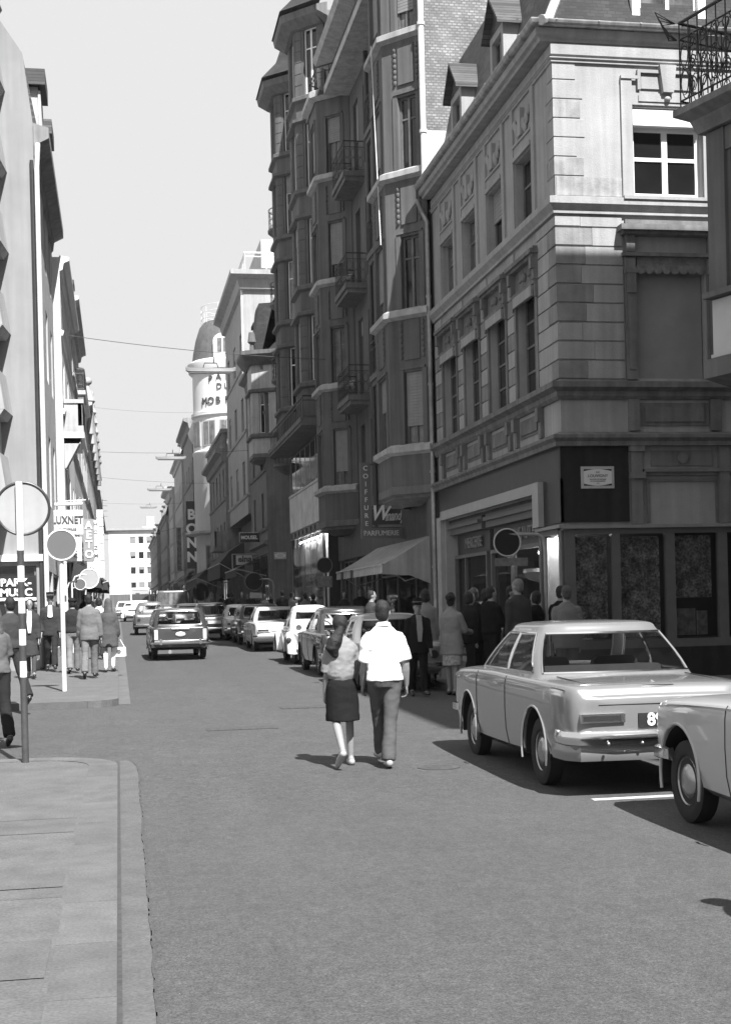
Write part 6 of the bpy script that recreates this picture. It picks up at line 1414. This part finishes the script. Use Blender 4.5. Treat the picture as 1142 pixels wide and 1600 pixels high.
def person(label, loc, h, rz, top=.3, legs=.1, sex='m', style='shirt', stride=(0, 0), knee=(0, 0), arms=((0, 4, 8), (0, 4, 8)), hair=HAIR_D, hairdo='short', hat=None, head_turn=0, lean=0, vox=.012, shoes=SHOE, skirt=None, sleeve=1.0, group=None, skinlegs=None, bag=False, fine=False, tops=None, wide=0):
    """rz 0: walks away along the street.  stride: thigh angles left and right, arms: (swing, out, elbow) left and right"""
    T = thing('person', label, 'person', loc, rz, group); s = h / 1.75; k = s
    f = sex == 'f'; hz = .93 * s; sh = (.15 if f else .175) * s; J = {}
    legsJ = []
    for sd, th, kn in ((-1, stride[0], knee[0]), (1, stride[1], knee[1])):
        a = radians(th); b_ = radians(th - kn); hip = Vector((sd * .092 * s, 0, hz)); kp = hip + Vector((sd * (wide - .02), sin(a), -cos(a))) * .44 * s; an = kp + Vector((sd * (wide - .01), sin(b_), -cos(b_))) * .41 * s
        ft = radians(max(-75, min(12, (th - kn) * 1.0 + 4 if th - kn < -8 else 6))); toe = an + Vector((sd * .03, cos(ft) * .2, -.065 + sin(ft) * .2 if ft < 0 else -.065)) * s
        legsJ.append((hip, kp, an, toe, ft))
    low = min(min(l[2].z - .085 * s, l[3].z - .03 * s) for l in legsJ)
    dz = Vector((0, 0, -low)); legsJ = [(a + dz, b_ + dz, c + dz, d + dz, e) for a, b_, c, d, e in legsJ]; hz += dz.z
    ln = radians(lean); up_ = lambda z: Vector((0, sin(ln) * (z), cos(ln) * z))
    P = lambda x, y, z: Vector((x * s, y * s, 0)) + Vector((0, 0, hz)) + up_(z * s)     # z measured from the hips
    shz = .435; armsJ = []
    for sd, (sw, out, el) in ((-1, arms[0]), (1, arms[1])):
        p0 = P(sd * sh / s * .93, 0, shz); a = radians(sw); o_ = radians(out)
        d = Vector((sd * sin(o_), sin(a) * cos(o_), -cos(a) * cos(o_))); e = p0 + d * .29 * s
        a2 = radians(sw + el); d2 = Vector((sd * sin(o_) * .35, sin(a2), -cos(a2))).normalized(); w_ = e + d2 * .25 * s; armsJ.append((p0, e, w_, d2, sd))
    B = MB()
    fr_ = .9 if f else 1
    Lf = lambda x, y, z: (P(x, y, z).x, P(x, y, z).y, P(x, y, z).z)
    oval(B, [(*Lf(0, 0, -.06), .13 * s, .095 * s), (*Lf(0, -.01, .0), (.168 if f else .16) * s, .115 * s), (*Lf(0, 0, .14), (.125 if f else .148) * s, .10 * s), (*Lf(0, .005, .28), .155 * fr_ * s, .112 * s), (*Lf(0, 0, .40), .165 * fr_ * s, .108 * s), (*Lf(0, -.005, .47), .15 * fr_ * s, .088 * s), (*Lf(0, -.005, .52), .10 * fr_ * s, .07 * s), (*Lf(0, -.005, .56), .062 * s, .058 * s)])
    cap_tube(B, [P(0, -.005, .5), P(0, .01, .63)], [.062 * s * fr_, .055 * s * fr_])
    hc = P(0, .015, .705); ht = radians(head_turn); R = Matrix.Rotation(-ht, 3, 'Z')
    B.ell(hc + Vector((0, 0, .012)) * s, (.074 * s, .094 * s, .108 * s), 16, 12, R); B.ell(hc + R @ Vector((0, .03, -.065)) * s, (.052 * s, .06 * s, .062 * s), 12, 8, R)
    B.ell(hc + R @ Vector((0, .096, -.015)) * s, (.014 * s, .022 * s, .026 * s), 8, 6, R)
    for sd in (-1, 1): B.ell(hc + R @ Vector((sd * .076, -.008, -.01)) * s, (.012 * s, .022 * s, .034 * s), 8, 6, R)
    for hip, kp, an, toe, ft in legsJ:
        q = .9 if f else 1
        cap_tube(B, [hip, hip.lerp(kp, .35), kp], [.088 * s, .078 * s * q, .055 * s * q]); cap_tube(B, [kp, kp.lerp(an, .3), an], [.052 * s * q, .054 * s * q, .036 * s])
        cap_tube(B, [an - Vector((0, .03, .03)) * s, toe], [.04 * s, .03 * s])
    for p0, e, w_, d2, sd in armsJ:
        q = .82 if f else 1
        cap_tube(B, [p0, p0.lerp(e, .4), e], [.06 * s * q, .053 * s * q, .044 * s * q]); cap_tube(B, [e, e.lerp(w_, .3), w_], [.045 * s * q, .047 * s * q, .031 * s * q])
        pm = w_ + d2 * .05 * s; B.ell(pm, (.02 * s, .04 * s, .045 * s), 10, 7) if not fine else None
        if fine:
            fwd = Vector((0, cos(0), 0)); side = Vector((sd, 0, 0)); ax = d2; lat = (Vector((0, 1, 0)) - ax * ax.y).normalized(); inn = ax.cross(lat) * 1.0
            if inn.x * sd > 0: inn = -inn
            oval_pts = [w_ + ax * .0, w_ + ax * .05 * s, w_ + ax * .095 * s]
            B.loft([[p + lat * (a_ * wd) + inn * (b2 * .015 * s) for a_, b2 in ((-1, -.7), (0, -1), (1, -.7), (1, .7), (0, 1), (-1, .7))] for p, wd in zip(oval_pts, (.026 * s, .041 * s, .039 * s))])
        else: B.ell(w_ + d2 * .115 * s + Vector((0, .01, 0)) * s, (.018 * s, .034 * s, .04 * s), 8, 6); cap_tube(B, [w_ + d2 * .03 * s, w_ + d2 * .08 * s + Vector((-sd * .01, .045, 0)) * s], [.014 * s, .011 * s], 6)
    body = remesh(B, 'body', SKIN, T, vox * (.62 if fine else 1), 2)
    if fine:                                                        # five bent fingers on each hand, joined to the body mesh
        bm = bmesh.new(); bm.from_mesh(body.data); F_ = MB()
        for p0, e, w_, d2, sd in armsJ:
            ax = d2; lat = (Vector((0, 1, 0)) - ax * ax.y).normalized(); inn = ax.cross(lat)
            if inn.x * sd > 0: inn = -inn
            for i, (off, ln_) in enumerate(((.028, .068), (.010, .078), (-.009, .074), (-.027, .056))):
                b0 = w_ + ax * .088 * s + lat * off * s; b1 = b0 + (ax * .9 + inn * .3).normalized() * ln_ * .42 * s; b2 = b1 + (ax * .6 + inn * .8).normalized() * ln_ * .34 * s; b3 = b2 + (ax * .2 + inn * 1).normalized() * ln_ * .26 * s
                cap_tube(F_, [b0 - ax * .015, b0, b1, b2, b3], [.009 * s, .0095 * s, .0088 * s, .008 * s, .0065 * s], 8)
            t0 = w_ + ax * .03 * s + lat * .022 * s; t1 = t0 + (ax * .5 + lat * .8 + inn * .35).normalized() * .045 * s; t2 = t1 + (ax * .8 + lat * .25 + inn * .5).normalized() * .034 * s
            cap_tube(F_, [t0, t1, t2], [.013 * s, .011 * s, .008 * s], 8)
        m2 = bpy.data.meshes.new('f'); m2.from_pydata(F_.v, [], F_.f); bm.from_mesh(m2); bmesh.ops.recalc_face_normals(bm, faces=bm.faces); bm.to_mesh(body.data); bm.free(); bpy.data.meshes.remove(m2)
        body.data.polygons.foreach_set('use_smooth', [True] * len(body.data.polygons))
    # hair, face
    H = MB()
    H.ell(hc + R @ Vector((0, -.022, .034)) * s, (.083 * s, .09 * s, .1 * s), 16, 12, R); H.ell(hc + R @ Vector((0, -.045, -.02)) * s, (.073 * s, .06 * s, .085 * s), 14, 10, R)
    if hairdo in ('bob', 'long', 'tail'): H.ell(hc + R @ Vector((0, -.03, .03)) * s, (.09 * s, .092 * s, .105 * s), 16, 12, R)
    if hairdo == 'bob':
        for sd in (-1, 1): H.ell(hc + R @ Vector((sd * .068, -.02, -.03)) * s, (.03 * s, .06 * s, .085 * s), 10, 8, R)
        H.ell(hc + R @ Vector((0, -.06, -.05)) * s, (.085 * s, .055 * s, .085 * s), 12, 8, R)
    if hairdo == 'bun': H.ell(hc + R @ Vector((0, -.1, .06)) * s, (.07 * s, .06 * s, .065 * s), 12, 8, R); H.ell(hc + R @ Vector((0, -.02, .09)) * s, (.07 * s, .07 * s, .06 * s), 12, 8, R)
    if hairdo == 'long':
        oval(H, [(hc.x, hc.y - .05 * s, hc.z + .02 * s, .092 * s, .07 * s), (hc.x, hc.y - .06 * s, hc.z - .1 * s, .105 * s, .065 * s), (hc.x, hc.y - .075 * s, hc.z - .22 * s, .11 * s, .05 * s), (hc.x, hc.y - .08 * s, hc.z - .3 * s, .07 * s, .03 * s)])
    if hairdo == 'tail':
        c = hc + R @ Vector((0, -.085, -.05)) * s
        H.ell(c, (.05 * s, .05 * s, .05 * s), 10, 8)
        cap_tube(H, [c, c + Vector((-.03, -.05, -.05)) * s, c + Vector((-.075, -.055, -.13)) * s, c + Vector((-.11, -.045, -.21)) * s, c + Vector((-.075, -.04, -.28)) * s], [.04 * s, .06 * s, .085 * s, .085 * s, .05 * s], 10)
    remesh(H, 'hair', hair, T, vox * (.7 if fine else 1), 2, .004 if fine else .003, 22)
    if abs(((math.degrees(rz) + head_turn + 180) % 360) - 180) > 60:
        for sd in (-1, 1):
            m = MB(); m.ell(hc + R @ Vector((sd * .03, .083, .008)) * s, (.012 * s, .008 * s, .008 * s), 8, 6); m.build('eye', SHOE, T)
        m = MB(); m.ell(hc + R @ Vector((0, .089, -.065)) * s, (.022 * s, .008 * s, .006 * s), 8, 6); m.build('mouth', mat('lip', .2, .5, 0), T)
    if fine and sex == 'm':                                            # turned down collar and belt
        c0 = P(0, -.003, .553); m = MB(); m.loft([[(c0.x + rx * s * cos(2 * pi * k / 24), c0.y + rx * s * sin(2 * pi * k / 24) - .004, c0.z + dz_ * s - .012 * s * sin(2 * pi * k / 24)) for k in range(24)] for rx, dz_ in ((.066, .03), (.072, .034), (.088, -.006), (.080, -.008))], True, False); m.build('collar', cloth(top), T)
    # legs clothing
    if legs is not None and skirt is None:
        Tm = MB()
        oval(Tm, [(*Lf(0, -.012, -.1), .15 * s, .112 * s), (*Lf(0, -.014, -.02), .182 * s if f else .176 * s, .13 * s), (*Lf(0, 0, .1), .16 * s, .115 * s)])
        for hip, kp, an, toe, ft in legsJ:
            cap_tube(Tm, [hip, hip.lerp(kp, .35), kp], [.105 * s, .094 * s, .074 * s], 14); Tm.tube([kp, kp.lerp(an, .4), an + (an - kp).normalized() * .035 * s], [.073 * s, .074 * s, .078 * s], 14); Tm.ell(kp, (.074 * s,) * 3)
        remesh(Tm, 'trousers', cloth(legs), T, vox, 3, .006, 6)
    if skirt is not None:
        z0, val, wd = skirt; Sk = MB(); fx = (legsJ[0][1].y + legsJ[1][1].y) / 2 * .5; sp = abs(legsJ[0][1].y - legsJ[1][1].y) * .38
        hem = (hz - z0 * s); n = 24
        rows = [(0, 0, .12, .138, .105), (0, -.01, .0, .185, .135), (0, fx / s * .5, -hem / s * .55, .19 * wd, .135 + sp / s * .5), (0, fx / s, -hem / s, .195 * wd, .135 + sp / s)]
        oval(Sk, [(*Lf(a, b_, c)[:2], Lf(a, b_, c)[2], rx * s, ry * s) for a, b_, c, rx, ry in rows], n); remesh(Sk, 'skirt', val if not isinstance(val, float) else cloth(val), T, vox, 2, .005, 9)
        if skinlegs is not None:
            Sk = MB()
            for hip, kp, an, toe, ft in legsJ: Sk.tube([kp.lerp(an, .12), kp.lerp(an, .35), an], [.056 * s, .058 * s, .043 * s], 12)
            remesh(Sk, 'sock', cloth(skinlegs), T, vox * .8, 1)
    # upper garment
    Tp = MB(); g_ = .018 if style == 'shirt' else .03
    hemz = {'shirt': -.03, 'blouse': .06, 'jacket': -.16, 'coat': -.34, 'sweater': .0, 'cardigan': -.24}[style]
    wx = .17 if style in ('blouse',) else .19
    rows = [(0, -.012, hemz, wx + g_ * .6 + (.02 if style in ('coat', 'cardigan') else 0), .125 + g_ * .8), (0, -.01, max(hemz + .06, .0), .172 + g_, .118 + g_), (0, 0, .14, (.15 if f else .162) + g_, .105 + g_), (0, .004, .28, .163 * fr_ + g_, .118 + g_), (0, 0, .40, .168 * fr_ + g_, .112 + g_), (0, -.005, .47, .163 * fr_ + g_ * .8, .093 + g_ * .6), (0, -.005, .525, .105 * fr_ + g_ * .7, .072 + g_ * .5), (0, -.003, .56, .066 + g_ * .4, .062 + g_ * .3), (0, 0, .575, .06, .057)]
    if style == 'blouse': rows[0] = (0, 0, hemz, .145, .115); rows[1] = (0, 0, hemz + .06, .172, .138)
    oval(Tp, [(*Lf(a, b_, c), rx * s, ry * s) for a, b_, c, rx, ry in rows], 24)
    for p0, e, w_, d2, sd in armsJ:
        q = .86 if f else 1; gg = .016 if style in ('shirt', 'blouse', 'sweater') else .024
        if sleeve <= .55:
            Tp.ell(p0, ((.05 * q + gg * .7) * s,) * 3); Tp.tube([p0, p0.lerp(e, sleeve / .5)], [(.056 * q + gg) * s, (.058 * q + gg * 1.6) * s], 14)
        else:
            cap_tube(Tp, [p0, p0.lerp(e, .4), e], [(.055 * q + gg) * s, (.052 * q + gg) * s, (.043 * q + gg) * s], 14); Tp.tube([e, e.lerp(w_, .92)], [(.043 * q + gg) * s, (.032 * q + gg) * s], 14)
    nm = {'shirt': 'shirt', 'blouse': 'blouse', 'jacket': 'jacket', 'coat': 'coat', 'sweater': 'sweater', 'cardigan': 'cardigan'}[style]
    remesh(Tp, nm, cloth(top), T, vox * (.8 if fine else 1), 3, .008 if style in ('shirt', 'blouse') else .007, 6.5)
    if style in ('jacket', 'coat', 'cardigan') and tops is not None:      # shirt front in the open jacket
        m = MB(); m.loft([[(Lf(-.05 * t, 0, 0)[0], Lf(0, .172 - (.03 if z > .4 else 0), z)[1], Lf(0, 0, z)[2]), (Lf(.05 * t, 0, 0)[0], Lf(0, .172 - (.03 if z > .4 else 0), z)[1], Lf(0, 0, z)[2]), (Lf(.05 * t, 0, 0)[0], Lf(0, .02, z)[1], Lf(0, 0, z)[2]), (Lf(-.05 * t, 0, 0)[0], Lf(0, .02, z)[1], Lf(0, 0, z)[2])] for z, t in ((.06 if tops[1] else .28, .6), (.3, 1.1), (.44, 1.0), (.56, .9))]); m.build('shirt_front', cloth(tops[0]), T)
    if hat:
        m = MB()
        if hat == 'cap':
            m.loft([[(hc.x + rx * s * cos(2 * pi * q / 24), hc.y + rx * 1.12 * s * sin(2 * pi * q / 24) - .005 * s, hc.z + z * s + .0 * s) for q in range(24)] for rx, z in ((.086, .045), (.088, .13), (.09, .17), (.02, .175))]); 
            m.loft([[(hc.x + x * s, hc.y + y * s, hc.z + (z + .04) * s) for x, y in ((-.08, .05), (-.06, .12), (0, .155), (.06, .12), (.08, .05))] for z in (0, .012)])
            o = m.build('cap', cloth(.03), T); m = MB(); m.tube([(hc.x + .09 * s * cos(2 * pi * q / 24), hc.y + .1 * s * sin(2 * pi * q / 24) - .005 * s, hc.z + .1 * s) for q in range(25)], .006 * s, 5, False); m.build('cap_band', cloth(.4), o)
        else: m.ell(hc + Vector((0, -.02, .06)) * s, (.105 * s, .11 * s, .065 * s)); m.build('beret', cloth(.025), T)
    for hip, kp, an, toe, ft in legsJ:
        m = MB(); hl = an + Vector((0, -.045, -.055)) * s; cap_tube(m, [hl, an.lerp(toe, .5) + Vector((0, 0, -.03)) * s, toe], [.042 * s, .043 * s, .034 * s], 12); o = remesh(m, 'shoe', shoes, T, max(.008, vox * .8), 2)
    if bag:
        p = armsJ[1][2] + armsJ[1][3] * .1 * s; m = MB(); c = p + Vector((0, 0, -.26)); m.loft([[(c.x + x, c.y + y, c.z + z) for x, y in ((-.16 * q, -.045), (.16 * q, -.045), (.16 * q, .045), (-.16 * q, .045))] for z, q in ((-.11, .92), (-.1, 1), (.08, .95), (.1, .9))])
        BG = thing('handbag', 'white handbag carried by the woman in knee socks', 'handbag', T.matrix_basis @ c); BG.rotation_euler = (0, 0, rz)
        m.v = [tuple(Vector(v) - c) for v in m.v]; m.build('bag', WHITE, BG)
        m = MB(); m.tube([Vector((-.13, 0, .09)), Vector((-.05, 0, .27)), Vector((.03, 0, .27)), Vector((.13, 0, .09))], .009, 6); m.build('strap', WHITE, BG); m = MB(); m.disc((0, -.05, 0), (0, 1, 0), .05, .012, 16); m.build('clasp', HUB, BG)
    return T
def pp(px, py):
    # point of the ground, on top of a pavement where there is one
    p = gnd(px, py)
    if p.x < -.05 and p.y > 23.2 or p.x > 5.85 and p.y > 22.4:
        x, y, z = ray(px, py); t = p.y / y
        for i in range(60): t = (gz(t * y) + .115 - EYE) / z
        p = Vector((x * t, y * t, gz(y * t) + .115))
    elif p.x < -.05 and p.y < 15.75: p.z += .05
    return p
PALES = mat('pale_shoe', .3, .5, .1, 9)
# the couple walking up the road
T = person('woman with a ponytail, light blouse and dark knee length skirt in the road', pp(537, 1197), 1.57, radians(4), .33, None, 'f', 'blouse', (-14, 8), (36, 4), ((6, 6, 12), (14, 10, 22)), HAIR_D, 'tail', head_turn=14, vox=.013, shoes=PALES, skirt=(.535, .02, 1.02), sleeve=.48, fine=True, wide=.035)
T = person('man in a white short sleeved shirt and grey trousers walking beside the ponytailed woman', pp(604, 1199), 1.69, radians(-2), .80, .13, 'm', 'shirt', (24, -5), (8, 6), ((10, 8, 16), (-6, 12, 24)), HAIR_D, 'short', head_turn=18, vox=.013, shoes=PALES, sleeve=.46, fine=True, wide=-.085)
# left pavement
V = .016
person('person with long fair hair in a grey top, cut off by the left edge', pp(-4, 1166), 1.70, radians(20), .17, .03, 'f', 'shirt', (14, -14), (2, 14), ((-6, 5, 10), (16, 10, 20)), HAIR_L, 'long', sleeve=.45, vox=V)
person('man in dark clothes with a long stride at the left edge, behind the banded pole', pp(20, 1104), 1.74, radians(28), .07, .04, 'm', 'sweater', (30, -26), (4, 10), ((-14, 6, 10), (18, 6, 20)), HAIR_D, 'short', vox=V)
person('woman in a white top and dark cardigan facing the camera beside the banded pole', pp(50, 1060), 1.66, radians(176), .06, None, 'f', 'cardigan', (10, -10), (2, 12), ((6, 8, 10), (-4, 9, 30)), HAIR_D, 'bob', skirt=(.52, .07, 1.0), skinlegs=.1, tops=(.75, True), vox=V)
person('man in a dark uniform and peaked cap on the left pavement', (-1.56, 33.0, .36), 1.74, radians(180), .06, .045, 'm', 'jacket', (12, -12), (2, 16), ((6, 7, 12), (-6, 7, 30)), HAIR_D, 'short', hat='cap', tops=(.7, False), vox=V)
person('person in a dark beret, dark sweater and light trousers', pp(116, 1052), 1.66, 0, .04, .28, 'm', 'sweater', (-8, 14), (12, 2), ((6, 6, 14), (-6, 6, 10)), HAIR_D, 'short', hat='beret', vox=V)
person('man in a light grey jacket and light trousers seen from the back', pp(142, 1060), 1.74, radians(-6), .21, .22, 'm', 'jacket', (-12, 10), (14, 2), ((4, 10, 12), (-6, 12, 10)), HAIR_D, 'short', vox=V)
person('woman in a grey coat, black skirt and white knee socks walking at the kerb', pp(172, 1050), 1.66, radians(-4), .12, None, 'f', 'coat', (-4, 20), (4, 30), ((0, 8, 8), (6, 12, 10)), HAIR_L, 'long', skirt=(.6, .02, .95), skinlegs=.8, bag=True, vox=V)
person('woman in a white top half hidden by the man in the light jacket', pp(157, 1030), 1.66, 0, .7, .05, 'f', 'shirt', (6, -6), (2, 8), hair=HAIR_D, hairdo='bob', vox=.022)
person('dark clad pedestrian behind the woman in the white top', pp(60, 1046), 1.68, radians(180), .035, .03, 'm', 'jacket', hair=HAIR_D, hat='beret', vox=.022)
for i, (px, py, v, lab) in enumerate(((108, 1002, .3, 'distant pedestrian in a light top close to the house wall on the left'), (123, 992, .6, 'distant pedestrian in white under the round signs on the left'), (133, 1004, .05, 'distant dark pedestrian beside the beret wearer'), (150, 986, .1, 'distant dark pedestrian under the second left awning'))):
    q_ = pp(px, py); q_.x = max(q_.x, -1.25); q_.z += .1
    person(lab, q_, 1.68, radians(0 if i % 2 else 180), v, .06, 'fm'[i % 2], 'shirt', (8, -8), (2, 8), hair=HAIR_D, hairdo='short', vox=.03)
# right pavement
V = .016
person('short man in a dark suit and peaked cap near the right kerb', pp(655, 1088), 1.60, radians(182), .025, .02, 'm', 'jacket', (8, -10), (2, 12), ((4, 8, 10), (-4, 10, 12)), HAIR_D, 'short', hat='cap', tops=(.42, True), vox=V)
person('woman in a pale dress with dark bobbed hair, behind the man with the cap', pp(668, 1068), 1.68, radians(-8), .3, None, 'f', 'cardigan', (4, -8), (2, 8), ((4, 8, 8), (-2, 9, 8)), HAIR_D, 'bob', skirt=(.5, .3, 1.0), vox=V)
person('man in a grey pullover facing right behind the parked pale grey car', pp(583, 1052) + Vector((0, 0, .1)), 1.72, radians(-70), .07, .04, 'm', 'sweater', hair=HAIR_D, hairdo='short', head_turn=20, vox=V)
FLOW = mat('flowered_cloth', .3, .9, .75, 14, spec=.2)
person('woman in a long pale cardigan and a flowered skirt reaching out to the right', pp(708, 1086), 1.73, radians(-38), .36, None, 'f', 'cardigan', (2, -4), (0, 4), ((2, 6, 8), (20, 14, 62)), HAIR_D, 'bun', skirt=(.52, FLOW, .95), vox=.014)
KZ = Vector((0, 0, .12))
def rp(x, y): return (x, y, gz(y) + .12)
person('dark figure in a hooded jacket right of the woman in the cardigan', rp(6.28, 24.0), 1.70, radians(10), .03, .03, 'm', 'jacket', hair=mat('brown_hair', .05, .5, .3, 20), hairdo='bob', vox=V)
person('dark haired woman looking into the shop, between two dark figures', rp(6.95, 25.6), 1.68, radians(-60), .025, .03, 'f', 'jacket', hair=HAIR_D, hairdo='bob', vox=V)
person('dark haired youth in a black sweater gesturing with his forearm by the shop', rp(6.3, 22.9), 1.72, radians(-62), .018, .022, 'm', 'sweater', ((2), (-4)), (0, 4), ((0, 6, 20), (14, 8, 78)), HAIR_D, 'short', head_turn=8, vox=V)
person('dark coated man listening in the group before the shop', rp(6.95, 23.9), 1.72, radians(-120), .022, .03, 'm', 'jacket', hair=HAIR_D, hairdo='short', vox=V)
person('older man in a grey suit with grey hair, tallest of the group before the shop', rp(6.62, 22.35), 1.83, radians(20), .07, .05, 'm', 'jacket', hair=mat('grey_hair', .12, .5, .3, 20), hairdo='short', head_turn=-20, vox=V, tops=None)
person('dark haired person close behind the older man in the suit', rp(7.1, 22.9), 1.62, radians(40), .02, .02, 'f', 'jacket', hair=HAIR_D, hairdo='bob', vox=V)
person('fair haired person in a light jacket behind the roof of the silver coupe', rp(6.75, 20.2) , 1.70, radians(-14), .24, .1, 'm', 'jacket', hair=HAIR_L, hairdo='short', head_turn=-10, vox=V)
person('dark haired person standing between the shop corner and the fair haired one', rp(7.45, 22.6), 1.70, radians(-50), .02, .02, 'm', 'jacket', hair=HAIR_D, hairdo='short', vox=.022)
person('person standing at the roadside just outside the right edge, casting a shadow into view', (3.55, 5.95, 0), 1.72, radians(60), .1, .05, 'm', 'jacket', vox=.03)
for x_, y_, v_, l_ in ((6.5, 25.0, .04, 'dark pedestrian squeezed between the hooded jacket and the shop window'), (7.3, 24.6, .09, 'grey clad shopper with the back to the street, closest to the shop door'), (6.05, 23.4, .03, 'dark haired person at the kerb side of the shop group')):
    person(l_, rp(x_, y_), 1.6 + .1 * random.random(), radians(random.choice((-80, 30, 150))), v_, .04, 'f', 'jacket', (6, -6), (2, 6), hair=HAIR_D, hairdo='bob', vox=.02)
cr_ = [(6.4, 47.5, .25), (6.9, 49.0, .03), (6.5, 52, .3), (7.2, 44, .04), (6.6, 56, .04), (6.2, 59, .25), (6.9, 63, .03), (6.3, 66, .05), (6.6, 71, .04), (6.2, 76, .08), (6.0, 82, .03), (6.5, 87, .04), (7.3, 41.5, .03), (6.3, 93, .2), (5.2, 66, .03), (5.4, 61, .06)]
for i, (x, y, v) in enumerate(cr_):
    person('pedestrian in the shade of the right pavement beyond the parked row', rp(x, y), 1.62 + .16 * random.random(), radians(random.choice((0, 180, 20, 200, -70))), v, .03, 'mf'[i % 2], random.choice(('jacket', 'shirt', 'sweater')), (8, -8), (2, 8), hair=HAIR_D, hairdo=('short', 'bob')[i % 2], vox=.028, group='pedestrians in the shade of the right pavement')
# the light haze of the street
b = MB(); b.box(-310, 310, -70, 710, -1.2, 33); hz_ = b.build('haze', mat('haze_air', .5, 1, 0), sm=False); hz_['kind'] = 'stuff'
m = bpy.data.materials['haze_air']; t = m.node_tree; t.nodes.remove(t.nodes['Principled BSDF']); v_ = t.nodes.new('ShaderNodeVolumePrincipled')
v_.inputs['Color'].default_value = (.9, .9, .9, 1); v_.inputs['Density'].default_value = .00022; v_.inputs['Anisotropy'].default_value = .3
t.links.new(v_.outputs[0], t.nodes['Material Output'].inputs['Volume'])
bpy.data.objects.remove(SCRATCH); bpy.data.scenes.remove(TMP)
